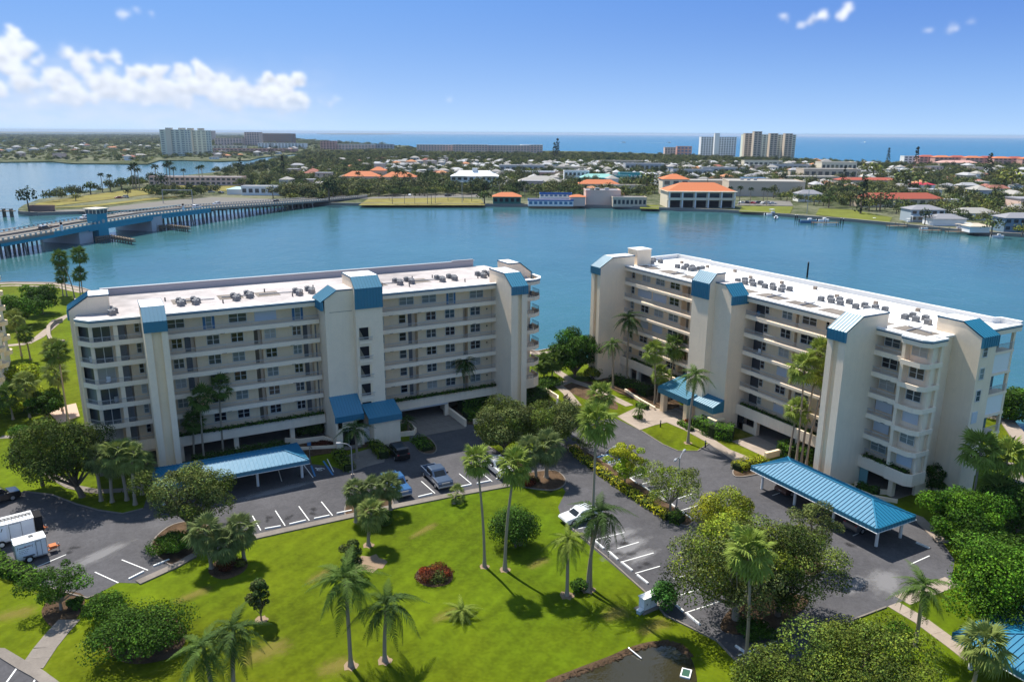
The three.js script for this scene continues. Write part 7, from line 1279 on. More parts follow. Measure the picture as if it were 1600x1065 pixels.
{ // white mansion with gables
  const t = block('mansion', 'large white mansion with a bright white gabled roof', 'mansion', [280.4,-583.82], T0, 38, 17, 8.5, W.white, M.white, { hip: 4.2, floors: 2, n: 8 }); part(t, 'roof_turret', new GB().box(-2, 2, 8.5, 14.5, -2, 2), W.white); for (const u of [-12, 12]) part(t, 'gable', hip(10, 12, 8.5, 4.6), M.white, [u, .2, 5]); }
block('tiled_mansion', 'left orange tiled mansion behind the park', 'mansion', [206.55,-650.56], T0, 30, 15, 6.5, W.pink, M.tileOrange, { hip: 4 });
block('tiled_mansion', 'right orange tiled mansion behind the park', 'mansion', [235.69,-638.4], T0, 28, 15, 6, W.pink, M.tileOrange, { hip: 4 });
block('tiled_mansion', 'upper orange roofed wing between the two mansions', 'mansion', [228.58,-670.42], T0, 13, 10, 10, W.tan, M.tileOrange, { hip: 3 });
block('hall', 'broad pale roofed hall behind the pavilion', 'hall', [325.27,-556.31], T0, 34, 22, 5, W.grey, W.roofPale, { hip: 4 });
block('hotel', 'white hotel with a row of arches in the town', 'hotel', [385.63,-595.44], T0, 22, 12, 10, W.white, W.roofPale, { floors: 2, n: 6 });
for (const [p, w, i] of [[[388.3,-565.26], 30, 0], [[407.96,-566.51], 24, 1], [[436.52,-584.61], 20, 2]]) block('teal_building', ['left', 'middle', 'right'][i] + ' bright teal building in the row behind the orange roofs', 'building', p, T0, w, 12, 6 + i, W.teal, i ? W.roofPale : std([.25, .5, .45], .8), { hip: i === 0 ? 3 : 0, floors: 1, n: 5, glass: M.white });
for (const [p, w, d, h, wm, rm, l] of [[[438.76,-791.14], 50, 20, 7, W.grey, W.roofPale, 'long grey flat roofed building left of the shopping roofs'], [[482.19,-774.6], 60, 16, 5, W.tan, W.roofPale, 'long tan shopping building with a pale roof'], [[413.41,-673.45], 44, 14, 4.6, W.rose, W.roofPale, 'lower rose walled shopping building'], [[398.49,-691.98], 40, 14, 5, W.white, W.roofWhite, 'low bright white roofed building in the town'], [[571.53,-740.58], 44, 20, 9, W.grey, W.roofGrey, 'grey block in the town right of the teal buildings'], [[659.41,-905.35], 60, 18, 6, W.tan, W.roofPale, 'long brown block near the beach in the town'], [[644.25,-543.97], 52, 22, 10, W.tan, W.roofPale, 'large tan flat roofed store near the right side'], [[592.5,-520.24], 50, 20, 5, W.tan, W.roofPale, 'low tan store below the large flat roofed one'], [[765.42,-633.75], 40, 20, 12, W.cream, W.roofPale, 'tall cream store with a dark doorway'], [[617.42,-660.45], 46, 16, 7, W.grey, W.roofPale, 'long grey roofed row in the middle of the town'], [[549.29,-631.89], 40, 14, 7, W.grey, W.roofGrey, 'bluish grey roofed row left of the middle of the town'], [[788.88,-770.72], 50, 14, 9, W.cream, W.roofGrey, 'cream two storey motel before the broad tower'], [[739.67,-676.54], 46, 14, 8, W.grey, W.roofGrey, 'grey motel right of the cream one']]) block('store', l, 'building', p, T0, w, d, h, wm, rm, { floors: 1, n: 8 });
block('red_roofed_row', 'long row of houses under one dark red roof on the right', 'building', [439.07,-315.76], T0 + .1, 52, 13, 5, W.tan, M.tileRed, { hip: 3.2, floors: 1, n: 10 });
block('red_roofed_row', 'low building with a red tiled roof behind the tall pine', 'building', [602.72,-465.92], T0, 52, 12, 4.6, W.tan, M.tileRed, { hip: 2 });
block('red_roofed_row', 'small crimson roofed building among the trees', 'building', [589.05,-402.82], T0, 16, 10, 4.6, W.white, std([.45, .03, .06], .8), { hip: 1.6 });
block('brown_roofed_row', 'long brown roofed building before the red resort', 'building', [1052.77,-674.56], T0, 52, 16, 7, W.tan, W.rose, { hip: 3 });
for (let i = 0; i < 9; i++) { const [x, z] = [[1150.65,-812.72],[1149.2,-785.54],[1147.81,-759.38],[1172.28,-750.88],[1170.48,-725.77],[1192.62,-717.99],[1188.5,-694.58],[1210.35,-686.82],[1205.96,-664.34]][i]; block('beach_house', ORD[i] + ' house from the left in the red roofed beach resort row', 'resort house', [x, z], T0, 26, 14, 11, i ? W.rose : W.white, i ? (i % 2 ? M.tileRed : M.tileOrange) : W.roofPale, { hip: i ? 2.6 : 0, floors: 3, n: 4, group: 'red roofed beach resort row' }); }
{ const t = block('house', 'two storey grey house with a hipped roof at the right shore', 'house', [374.59,-253.82], T0, 17, 11, 6.2, std([.36, .42, .47], .9), W.roofGrey, { hip: 2, floors: 2, n: 5, glass: M.glass }); part(t, 'porch', new GB().box(-8.5, 8.5, 2.9, 3.1, 5.5, 7.5).box(-8.4, -8.2, 0, 3, 7.2, 7.4).box(8.2, 8.4, 0, 3, 7.2, 7.4), W.white); }
block('house', 'low grey roofed house right of the two storey one', 'house', [368.42,-237.62], T0, 16, 10, 3.4, W.white, W.roofGrey, { hip: 2 });
block('house', 'long pale grey roofed house at the right shore', 'house', [407.86,-248.48], T0, 22, 12, 3.6, W.white, W.roofPale, { hip: 2.4, floors: 1, n: 5 });
block('house', 'large blue grey house with two storeys at the right edge', 'house', [375.27,-205.78], T0, 20, 10, 6.5, std([.16, .24, .32], .9), W.roofGrey, { hip: 2, floors: 2, n: 6, glass: M.glass });
block('boathouse', 'small tan roofed boathouse at the right shore', 'boathouse', [354.24,-213.13], T0, 9, 7, 2.8, W.white, W.tan, { hip: 1.2 });
block('house', 'grey house with white gables by the shore trees on the right', 'house', [418.61,-365.95], T0, 16, 10, 5, W.white, W.roofGrey, { hip: 2.4, floors: 1, n: 4 });
block('motel', 'long two storey white motel behind the causeway grass', 'motel', [81.55,-684.92], T0, 74, 12, 6.5, W.pink, W.roofWhite, { floors: 2, n: 18 });
block('shop', 'white flat roofed shop at the end of the bridge', 'shop', [108.13,-562.34], T0, 26, 12, 5.6, W.white, W.roofPale, { floors: 1, n: 6 });
block('shop', 'small shop with a pale blue roof left of the white shop', 'shop', [93.74,-575.01], T0, 12, 10, 3.6, W.white, std([.35, .5, .55], .8), { hip: 1.5 });
block('kiosk', 'long white roofed shelter on the causeway tip', 'shelter', [-21.52,-491.47], T0, 12, 4, 2.6, W.brown, W.roofWhite, {});

// smaller houses scattered through the neighbourhoods
const protoHouse = [];
{
  const walls = [W.white, W.cream, W.tan, W.pink, W.grey], roofs = [W.roofPale, W.roofGrey, W.roofWhite, std([.30, .13, .10], .9), W.roofPale, std([.36, .36, .37], .9), std([.46, .22, .12], .9)];
  for (let i = 0; i < 14; i++) { const t = new THREE.Group(), w = 13 + (i * 5) % 9, d = 9 + (i * 3) % 5, h = 3.1 + (i % 4 === 0 ? 2.6 : 0); tag(t, '', 'house'); t.userData.look = (h > 4 ? 'two storey ' : 'low ') + ['pale', 'cream', 'tan', 'pink', 'grey'][i % 5] + (i % 3 === 2 ? ' flat roofed' : [' pale roofed', ' dark roofed', ' white roofed', ' red roofed', ' pale roofed', ' grey roofed', ' brown roofed'][i % 7]); part(t, 'wall', new GB().box(-w / 2, w / 2, 0, h, -d / 2, d / 2), walls[i % 5]); part(t, 'roof', i % 3 === 2 ? new GB().box(-w / 2 - .4, w / 2 + .4, h, h + .5, -d / 2 - .4, d / 2 + .4) : hip(w, d, h, 2), roofs[i % 7]); for (const u of [-.3, .05, .33]) { const q = part(t, 'window', farWin, M.glassMid, [u * w, h - 2, d / 2]); q.scale.set(1.7, 1.3, .1); } protoHouse.push(t); }
}
const districts = [
  [[...[[271.55,-532.1],[411.83,-537.08],[641.17,-824.54],[831.07,-755.34],[1055.63,-933.8],[969.64,-704.85],[1055.1,-593],[665.31,-346.86],[414,-213.1],[399.12,-242.34],[415.93,-290.54],[405.84,-350.54],[488.63,-504.7],[379.33,-470.96],[304.49,-396.23]]], 120, 'house among trees in the town across the bay', 'houses in the town across the bay'],
  [[...[[110.84,-601.48],[212.69,-980.67],[329.48,-1171.88],[505.01,-1312.95],[603.2,-1210.46],[324.7,-651.68],[201.53,-643.47],[137.36,-575.97]]], 55, 'house among trees north of the park across the bay', 'houses behind the park across the bay'],
  [[...[[-141.15,-1300.57],[-98.2,-1312.1],[-36.81,-1319.14],[80.13,-1201.56],[109.72,-1362.77],[169.42,-2163.55],[13.04,-2786.36],[-203.26,-2803.59],[-274.95,-2589.22]]], 50, 'waterside house on the island beyond the lagoon', 'houses on the island beyond the lagoon'],
  [[...[[-449.91,-4274.31],[-330.24,-4606.31],[521.8,-6290.49],[397.22,-3408.05],[176.58,-2162.28],[38.14,-3400.46],[-289.72,-4030.95]]], 170, '', ''], [[...[[290.32,-571.14],[422.42,-550.97],[528.77,-546.54],[526.8,-437.5],[559.29,-392.87],[850.7,-600.86],[961.58,-850.11],[724.22,-931.79],[524.31,-1052.16],[437.02,-1136.62],[309.62,-985.33],[291.89,-760.22],[353.69,-709.84]]], 330, '', ''],
  [[...[[173.92,-1280.33],[266.26,-1421.33],[364.29,-1613.48],[508.67,-2103.36],[251.16,-1747.07]]], 22, 'house on the lagoon shore before the hotels', 'houses on the lagoon shore'],
];
const far2 = [];
{
  const r = rng(70);
  for (const [poly, n, label, group] of districts) {
    const xs = poly.map((p) => p[0]), zs = poly.map((p) => p[1]), x0 = Math.min(...xs), x1 = Math.max(...xs), z0 = Math.min(...zs), z1 = Math.max(...zs); let k = 0;
    for (let i = 0; i < n * 60 && k < n; i++) { const x = mix(x0, x1, r()), z = mix(z0, z1, r()); if (!inside(poly, x, z) || !clear(x, z, 9)) continue; blockers.push([x, z, 7], [x - .4 * 9, z + .8 * 9, 6]); const s = .62 + .36 * r(), kind = Math.floor(r() * 14), turn = T0 + Math.floor(r() * 4) * H90 + (r() - .5) * .3; if (!label) { far2.push([x, z, s * .85, kind, turn]); k++; continue; } const o = copy(protoHouse[kind], 'far_house', [x, 0, z], turn, protoHouse[kind].userData.look + ' ' + label, protoHouse[kind].userData.look + ' ' + group); delete o.userData.look; o.scale.set(s, s * 1.35, s); k++; }
  }
}
// the many more small roofs that read as one mass
{
  const g = (i) => { const b = new GB([1, 1, 1]), w = 13 + (i * 5) % 9, d = 9 + (i * 3) % 5, h = 3.4; b.tint([[.78, .78, .77], [.72, .64, .5], [.56, .47, .37], [.72, .52, .43], [.44, .45, .47]][i % 5]).box(-w / 2, w / 2, 0, h, -d / 2, d / 2); b.tint([[.34, .32, .30], [.2, .2, .22], [.48, .48, .48], [.26, .13, .1]][i % 4]); if (i % 3 === 2) b.box(-w / 2 - .4, w / 2 + .4, h, h + .5, -d / 2 - .4, d / 2 + .4); else b.add(hip(w, d, h, 2)); b.tint([.05, .06, .07]); for (const u of [-.3, .05, .33]) b.box(u * w - .8, u * w + .8, h - 2, h - .8, d / 2, d / 2 + .08); return b.build(); };
  for (let v = 0; v < 5; v++) { const L = far2.filter((_, i) => i % 5 === v), o = shade(new THREE.InstancedMesh(g(v * 3 + v % 2), M.leafFar, L.length)); L.forEach(([x, z, s, k, t], i) => o.setMatrixAt(i, M4(x, 0, z, t, 0, 0, [s, s * 1.35, s]))); o.name = numbered('distant_houses'); o.userData = { kind: 'stuff' }; scene.add(o); }
}
// single trees that stand out, nearest first, then the woods that read as one mass
{
  const r = rng(71), G = { group: 0 };
  const singles = [[[-27.36,-490.28], 'r3', 1.3, 'large dark tree at the tip of the causeway'], [[3.23,-614.58], 'r0', 1.25, 'round dark tree on the causeway grass above the tender house'], [[-14.03,-592.05], 'r1', .9, 'low wide bush along the lagoon edge of the causeway'], [[16.08,-635.42], 'r2', 1.0, 'grey green tree beside the lagoon, left of two'], [[24.28,-653.25], 'r0', 1.3, 'grey green tree beside the lagoon, right of two'], [[49.73,-635.01], 'r3', 1.3, 'dark tree on the grass by the motel'], [[-5.58,-555.79], 'r4', .7, 'single dark bush on the causeway grass'], [[24.31,-569.39], 'r3', .65, 'small round bush near the causeway road'],
    [[131.75,-786.25], 'p0', 1.3, 'dark pointed pine at the lagoon inlet'], [[172.96,-794.32], 'p1', 1.2, 'tall dark pine at the end of the lagoon'], [[290.61,-1414.23], 'p0', 1.6, 'dark pointed tree before the dark red hotel'], [[721.23,-1174.03], 'p1', 2.1, 'tallest dark pine behind the shopping roofs'], [[681.16,-1118.68], 'p0', 2.0, 'shorter dark pine beside the tallest one'], [[377.18,-292.22], 'p0', 1.5, 'tall dark pine at the right shore lawn'], [[576.84,-467.51], 'p1', 1.0, 'small dark pine by the red tiled roof'], [[1064.47,-788.37], 'p1', 1.5, 'tall pine by the sea on the right'], [[757.96,-451.96], 'p0', 1.9, 'broad dark pine among the right hand trees'], [[889.03,-619.66], 'p1', 1.8, 'dark pine before the brown roofed row'],
    [[636.06,-359.55], 'r4', 2.6, 'big bright green tree at the right edge across the bay'], [[690.62,-525.14], 'r4', 2.4, 'broad bright tree behind the red tiled roof'], [[546.77,-383.92], 'r1', 2.4, 'broad dark tree before the crimson roof'], [[400.39,-297.68], 'r2', 1.4, 'round tree before the long red roof'], [[130.18,-474.8], 'r3', 1.6, 'dark tree at the left end of the shore park'], [[215.95,-436.14], 'r0', 1.2, 'dark tree at the right end of the shore park'], [[370.37,-474.85], 'r1', 2.0, 'large dark tree left of the orange roofed restaurant'], [[359.66,-241.74], 'r3', .8, 'dark bush in front of the two storey grey house'], [[351.73,-204.04], 'r1', 1.0, 'round tree at the shore by the blue grey house'], [[354.76,-192.8], 'r4', .8, 'yellow green bush at the right edge shore']];
  for (const [p, k, s, l] of singles) { placeFar(k, p, s, r() * 6, l, null); blockers.push([p[0], p[1], 3]); }
  for (const [p, s] of [[[11.06,-630.78], 1.5], [[16.25,-628.52], 1.4], [[31.82,-650.01], 1.9], [[33.92,-649.11], 2.2], [[35.57,-641.11], 1.8], [[48.55,-657.93], 2.0], [[58,-677.88], 2.0], [[60.23,-676.94], 2.2], [[62.92,-675.8], 1.7], [[70.52,-680.97], 1.5], [[82.47,-684.53], 1.7], [[84.78,-683.56], 1.8]]) placeFar('f' + Math.floor(r() * 2), p, s, r() * 6, 'thin palm standing in the row along the lagoon causeway', 'palms along the lagoon causeway', 'palm tree', 'far_palm');
  for (const [p, s] of [[[163.12,-455.09], .95], [[182.44,-446.36], 1], [[184.55,-445.41], 1], [[188.4,-448.55], .95], [[170.77,-482.19], .8], [[169.78,-452.08], .8], [[175.4,-449.54], .7], [[203.06,-462.42], .9], [[211.97,-458.43], .9], [[214.74,-451.92], 1]]) placeFar('f' + Math.floor(r() * 2), p, s, r() * 6, 'palm standing on the dry grass of the shore park', 'palms of the shore park', 'palm tree', 'far_palm');
  for (const [p, s] of [[[183.07,-585.08], 1.5], [[208.1,-566.83], 1.7], [[212.49,-564.94], 1.6], [[225.35,-552.04], 1.5], [[252.26,-486.5], 1.4], [[303.44,-463.97], 1.3], [[271.83,-401.14], 1.1], [[274.7,-399.83], 1.1], [[356.64,-372.72], 1.2], [[355.59,-363.25], 1.3], [[361.87,-360.41], 1.2], [[369.27,-357.06], 1.2], [[368.09,-352.74], 1.2], [[413.18,-456.27], 1.6], [[257.81,-460.12], 1.3], [[213.58,-557.13], 1.4]]) placeFar('f' + Math.floor(r() * 2), p, s, r() * 6, 'palm between the buildings along the far shore', 'palms along the far shore', 'palm tree', 'far_palm');
  // trees one can tell apart along the near edge of the far side
  const strip = [[126.11,-481.55],[159.21,-509.62],[246.71,-495.21],[283.59,-437.32],[304.49,-396.23],[379.33,-470.96],[429.09,-449.37],[394.42,-355.69],[388.36,-303.21],[395.58,-276.01],[384.42,-233.16],[374.9,-203.3],[378.25,-191.38],[543.58,-278.22],[549.82,-396.98],[502.39,-447.98],[422.42,-550.97],[292.63,-587.33],[196.58,-627.82],[126.35,-609.43],[100.16,-592.11],[104.98,-527.98],[118.91,-500.07]];
  const xs = strip.map((p) => p[0]), zs = strip.map((p) => p[1]), b = [Math.min(...xs), Math.max(...xs), Math.min(...zs), Math.max(...zs)]; let k = 0;
  for (let i = 0; i < 20000 && k < 290; i++) { const x = mix(b[0], b[1], r()), z = mix(b[2], b[3], r()); if (!inside(strip, x, z) || !clear(x, z, 2.2)) continue; blockers.push([x, z, 2.2]); const q = Math.floor(r() * 8), big = .55 + .55 * r(), look = (big > .82 ? 'large ' : 'small ') + ['dark green', 'mid green', 'olive', 'grey green', 'bright green'][q % 5]; placeFar('r' + q, [x, z], big, r() * 6, look + ' tree among the buildings just behind the far shore', look + ' trees behind the far shore'); k++; }
  // woods
  const woodPolys = [[[[106.04,-576.14],[212.69,-980.67],[356.29,-1476.52],[400.06,-1604.27],[546.79,-1735.43],[823.62,-2139.28],[702.88,-1763.99],[876.21,-1481.66],[976.55,-1257.63],[992.92,-1128.05],[1033.85,-940.94],[1010.06,-734.5],[1150.88,-638.81],[1149.49,-557.54],[376.56,-177.62],[369.86,-200.47],[378.84,-229.68],[389.22,-271.48],[388.36,-303.21],[402.01,-362.64],[438.98,-459.82],[388.01,-481.82],[310.29,-403.84],[289.28,-446.15],[252,-505.82],[160.83,-514.74],[127.31,-486.03]], 13500], [[[-160.23,-1282.4],[-96.34,-1285.69],[-36.16,-1291.76],[76.82,-1154.6],[104.67,-1302.39],[226.88,-1263.45],[264.5,-1384.55],[323.68,-1485.62],[400.06,-1604.27],[565.49,-1794.55],[859.62,-2232.66],[856.62,-3034.04],[1232.42,-5429.05],[1868.22,-8819.07],[448.58,-8935.49],[-572.71,-8048.51],[-934.81,-7734.03]], 11000], [[[118.82,-883.12],[204.61,-1087.47],[264.49,-1251.46],[289.54,-1307.27],[226.79,-975.53],[131.06,-655.45],[102.43,-605.11],[101.78,-722.75]], 260], [[[-25.43,-559.61],[-1.1,-604.06],[30.4,-689.55],[60.18,-770.39],[63.56,-738.53],[28.47,-651.45],[-1.21,-586.38],[-21.58,-543.21]], 60], [[[34.63,-582.31],[51.24,-613.34],[79.68,-601],[82.13,-573.73],[59.94,-542.44],[37.78,-546.9]], 60], [[[120.77,-583.17],[158.23,-566.91],[160.83,-514.74],[127.31,-486.03],[109.16,-509.71]], 160], [[[127.31,-486.03],[160.83,-514.74],[249.33,-500.46],[292.63,-587.33],[196.58,-627.82],[149.87,-570.54]], 420]];
  const mats = farShapes.map(() => []), m = new THREE.Matrix4(), q = new THREE.Quaternion();
  for (const [poly, n] of woodPolys) {
    const X = poly.map((p) => p[0]), Z = poly.map((p) => p[1]), B = [Math.min(...X), Math.max(...X), Math.min(...Z), Math.max(...Z)]; let c = 0;
    const near = blockers.filter((o) => true), cell = 40, grid = new Map(); for (const o of near) { const R = o[2] + 4; for (let i = Math.floor((o[0] - R) / cell); i <= Math.floor((o[0] + R) / cell); i++) for (let j = Math.floor((o[1] - R) / cell); j <= Math.floor((o[1] + R) / cell); j++) { const key = i + ',' + j; if (!grid.has(key)) grid.set(key, []); grid.get(key).push(o); } }
    for (let i = 0; i < n * 30 && c < n; i++) {
      const x = mix(B[0], B[1], r()), z = mix(B[2], B[3], r()); if (!inside(poly, x, z)) continue;
      const D = Math.hypot(x, z); if (r() > Math.min(1, 1500 / D * (D > 1500 ? 1 : 1))) continue;
      const dens = fbm(x / 130, z / 130, 2.2, 3); if (dens < -.22 && r() < .85) continue;
      const g = grid.get(Math.floor(x / cell) + ',' + Math.floor(z / cell)); if (g && g.some((o) => (x - o[0]) ** 2 + (z - o[1]) ** 2 < (o[2] + 2.2) ** 2)) continue;
      const s = (.42 + .5 * r()) * (D > 2500 ? 2.4 : D > 1500 ? 1.4 : 1), hs = D > 1500 ? .62 : 1; q.setFromEuler(new THREE.Euler(0, r() * 6.28, 0)); mats[Math.floor(r() * 8)].push(m.clone().compose(V(x, 0, z), q, V(s, s * hs * (.8 + .4 * r()), s))); c++;
    }
  }
  mats.forEach((L, i) => { const o = shade(new THREE.InstancedMesh(farShapes[i], M.leafFar, L.length)); L.forEach((mm, k2) => o.setMatrixAt(k2, mm)); o.name = numbered('woodland'); o.userData = { kind: 'stuff' }; scene.add(o); });
}

// ---------------------------------------------------------------- the bridge
{
  const near = [[-150, -196], [-105, -243], [-60, -291], [-28, -325], [-12, -341], [0, -354], [25, -383], [54, -414], [88, -446], [124, -474], [165, -508]], deckY = [2.6, 3.2, 3.9, 4.5, 5.1, 5.7, 6.0, 5.3, 3.4, 2.0, 1.0], WID = 18;
  const t = thing('bascule_bridge', 'long low road bridge with blue steel lifting spans across the bay', 'bridge', [0, 0, 0]);
  const off = (p, d) => [p[0] - .702 * d, p[1] - .712 * d];
  const seg = (i, a0, a1, dy0, dy1) => { const A0 = off(near[i], a0), B0 = off(near[i + 1], a0), B1 = off(near[i + 1], a1), A1 = off(near[i], a1), y0 = deckY[i], y1 = deckY[i + 1]; const g = new GB(); const lo = [[A0[0], y0 + dy0, A0[1]], [B0[0], y1 + dy0, B0[1]], [B1[0], y1 + dy0, B1[1]], [A1[0], y0 + dy0, A1[1]]], hi = lo.map((p) => [p[0], p[1] + dy1 - dy0, p[2]]); return g.slab(lo, hi); };
  const road = std([.23, .205, .18], .95), rail = std([.5, .47, .42], .9);
  for (let i = 0; i < near.length - 1; i++) {
    const blue = i >= 3 && i <= 6, bas = i >= 4 && i <= 6;
    part(t, 'deck', seg(i, 0, WID, -.9, 0), bas ? M.blueBridge : M.oldConcrete); part(t, 'roadway', seg(i, .8, 8, .004, .05), road); part(t, 'roadway', seg(i, 10, WID - .8, .004, .05), road); part(t, 'median', seg(i, 8.4, 9.6, 0, .8), M.oldConcrete); part(t, 'footway', seg(i, .5, 2.2, .05, .22), M.oldConcrete); part(t, 'footway', seg(i, WID - 2.2, WID - .5, .05, .22), M.oldConcrete);
    const L = Math.hypot(near[i + 1][0] - near[i][0], near[i + 1][1] - near[i][1]), n = Math.round(L / 2.2);
    for (const a of [0, WID - .3]) { part(t, 'parapet', seg(i, a, a + .3, .85, 1.1), bas ? M.blueBridge : rail); const g = new GB(); for (let k = 0; k < n; k++) { const f = (k + .5) / n, p = off([mix(near[i][0], near[i + 1][0], f), mix(near[i][1], near[i + 1][1], f)], a + .15), y = mix(deckY[i], deckY[i + 1], f); g.box(p[0] - .35, p[0] + .35, y, y + .9, p[1] - .35, p[1] + .35); } const q = part(t, 'parapet_post', g, rail); q.userData.kind = 'stuff'; }
    if (blue) for (const a of [.2, 7.6, 10, WID - .8]) part(t, 'girder', seg(i, a, a + .6, i === 5 ? -2.6 : -2.1, -.9), M.blueBridge);
    if (i !== 5 && i !== 4 && i < 9) for (let k = 0; k < Math.max(1, Math.round(L / 9)); k++) { // bents of piles
      const f = (k + .3) / Math.max(1, Math.round(L / 9)), c = [mix(near[i][0], near[i + 1][0], f), mix(near[i][1], near[i + 1][1], f)], y = mix(deckY[i], deckY[i + 1], f) - .9;
      const bent = part(t, 'pile_bent', new GB().slab([[...ends(off(c, .3), y - .8)], [...ends(off(c, WID - .3), y - .8)], [...ends(off(c, WID - .3), y)], [...ends(off(c, .3), y)]].map((p) => [p[0] - .5, p[1], p[2] + .5]), [[...ends(off(c, .3), y - .8)], [...ends(off(c, WID - .3), y - .8)], [...ends(off(c, WID - .3), y)], [...ends(off(c, .3), y)]].map((p) => [p[0] + .5, p[1], p[2] - .5])), M.oldConcrete);
      for (const a of [.8, 3.2, 5.6, 8, 10.2, 12.6, 15, 17.2]) { const p = off(c, a), p2 = off(c, a + (a < 2 ? -.9 : a > 17 ? .9 : 0)); part(bent, 'pile', new GB().bar([p2[0], -3, p2[1]], [p[0], y - .8, p[1]], .6), M.oldConcrete); }
    }
  }
  function ends(p, y) { return [p[0], y, p[1]]; }
  // bascule piers
  for (const [c, y, l] of [[[-2.5, -354.5], 5.4, 1], [[26, -386], 6.0, 1]]) { const a = off(c, -1.2), b = off(c, WID + 1), d = [.712 * 3.4, -.702 * 3.4]; part(t, 'pier', new GB().prism([[a[0] - d[0], a[1] - d[1]], [a[0] + d[0], a[1] + d[1]], [b[0] + d[0], b[1] + d[1]], [b[0] - d[0], b[1] - d[1]]], -3, y), W.grey); }
  { const c = [3.08,-361.49], h = thing('tender_house', 'blue bridge keeper house with a glazed top beside the lifting span', 'bridge house', [c[0], 0, c[1]], .78); part(h, 'tower', new GB().box(-2.6, 2.6, -3, 9.6, -2.6, 2.6), M.blueBridge); part(h, 'window_band', new GB().box(-2.8, 2.8, 9.6, 11.2, -2.8, 2.8), M.glassMid); const mull = new GB(); for (const q of [-2.75, -.95, .95, 2.75]) mull.box(q - .1, q + .1, 9.6, 11.2, 2.78, 2.9).box(q - .1, q + .1, 9.6, 11.2, -2.9, -2.78).box(-2.9, -2.78, 9.6, 11.2, q - .1, q + .1).box(2.78, 2.9, 9.6, 11.2, q - .1, q + .1); part(h, 'mullion', mull, W.cream); part(h, 'roof', new GB().box(-3.4, 3.4, 11.2, 11.7, -3.4, 3.4), W.cream); part(h, 'emblem', new THREE.CylinderGeometry(.8, .8, .12, 18), M.metal, [.4, 6.5, 2.64]).rotation.x = H90; }
  // timber fenders
  for (const [pts, l] of [[[[1.64,-353.25],[7.5,-356.83],[14.63,-340.8]], 'curved timber fender left of the lifting span'], [[[26.84,-385.93],[33.21,-385.57],[39.04,-374.9]], 'timber fender right of the lifting span']]) { const f = thing('bridge_fender', l, 'fender', [pts[0][0], -1.3, pts[0][1]]); const rel = pts.map((p) => [p[0] - pts[0][0], p[1] - pts[0][1]]); part(f, 'walkway', new GB().strip(rel, 1.6, 1.9, 2.2), M.wood); part(f, 'wale', new GB().strip(rel, 1.8, 1.0, 1.4), M.wood); for (let i = 0; i < 2; i++) for (let k = 0; k < 8; k++) { const p = [mix(rel[i][0], rel[i + 1][0], k / 8), mix(rel[i][1], rel[i + 1][1], k / 8)]; part(f, 'pile', new THREE.CylinderGeometry(.28, .3, 4.4, 7), M.wood, [p[0], .3, p[1]]); } }
  // traffic
  const mini = (label, col, i, f, a, back) => { const p = off([mix(near[i][0], near[i + 1][0], f), mix(near[i][1], near[i + 1][1], f)], a), c = car(label, p, Math.atan2(.702, .712) + (back ? Math.PI : 0), col, { suv: true }); c.position.y = mix(deckY[i], deckY[i + 1], f) + .06; c.rotation.order = 'YXZ'; c.rotation.z = Math.atan2(deckY[i + 1] - deckY[i], Math.hypot(near[i + 1][0] - near[i][0], near[i + 1][1] - near[i][1])) * (back ? -1 : 1); };
  mini('silver car at the left end of the bridge', [.35, .37, .4], 2, .75, 4, 0); mini('dark car on the bridge beside the first pier', [.03, .03, .04], 4, .1, 6, 0); mini('white car on the bridge right of the lifting span', [.7, .7, .72], 6, .9, 5, 0); mini('white car on the far lane of the bridge', [.7, .7, .7], 7, .5, 15, 1); mini('dark car near the shore end of the bridge', [.03, .03, .03], 8, .3, 5, 0); mini('white van like car on the far lane over the lifting span', [.65, .65, .65], 5, .4, 16, 1); mini('grey car in the far lane near the left end of the bridge', [.2, .2, .22], 3, .3, 15, 1);
  for (const [i, f] of [[4, .2], [6, .5]]) { const p = off([mix(near[i][0], near[i + 1][0], f), mix(near[i][1], near[i + 1][1], f)], -.2), g = thing('traffic_barrier', i === 4 ? 'raised barrier gate on the bridge left of the lifting span' : 'raised barrier gate on the bridge right of the lifting span', 'barrier', [p[0], deckY[i], p[1]], .7); part(g, 'post', new GB().box(-.4, .4, 0, 2.2, -.4, .4), M.white); part(g, 'arm', new GB().bar([0, 1.6, 0], [-5, 2.4, 0], .25), M.tileRed); part(g, 'lamp', new GB().box(-.3, .3, 2.3, 3.2, -.3, .3), M.dark); }
  const g2 = thing('sign_gantry', 'thin sign gantry over the road at the end of the bridge', 'gantry', [48.42,-511.65], 0); g2.position.set([48.42,-511.65][0], 0, [48.42,-511.65][1]); g2.rotation.y = T0; part(g2, 'post', new GB().box(-9, -8.7, 0, 8, 0, .3), M.metal); part(g2, 'post', new GB().box(8.7, 9, 0, 8, 0, .3), M.metal); part(g2, 'beam', new GB().box(-9, 9, 7.8, 8.2, 0, .3), M.metal);
}
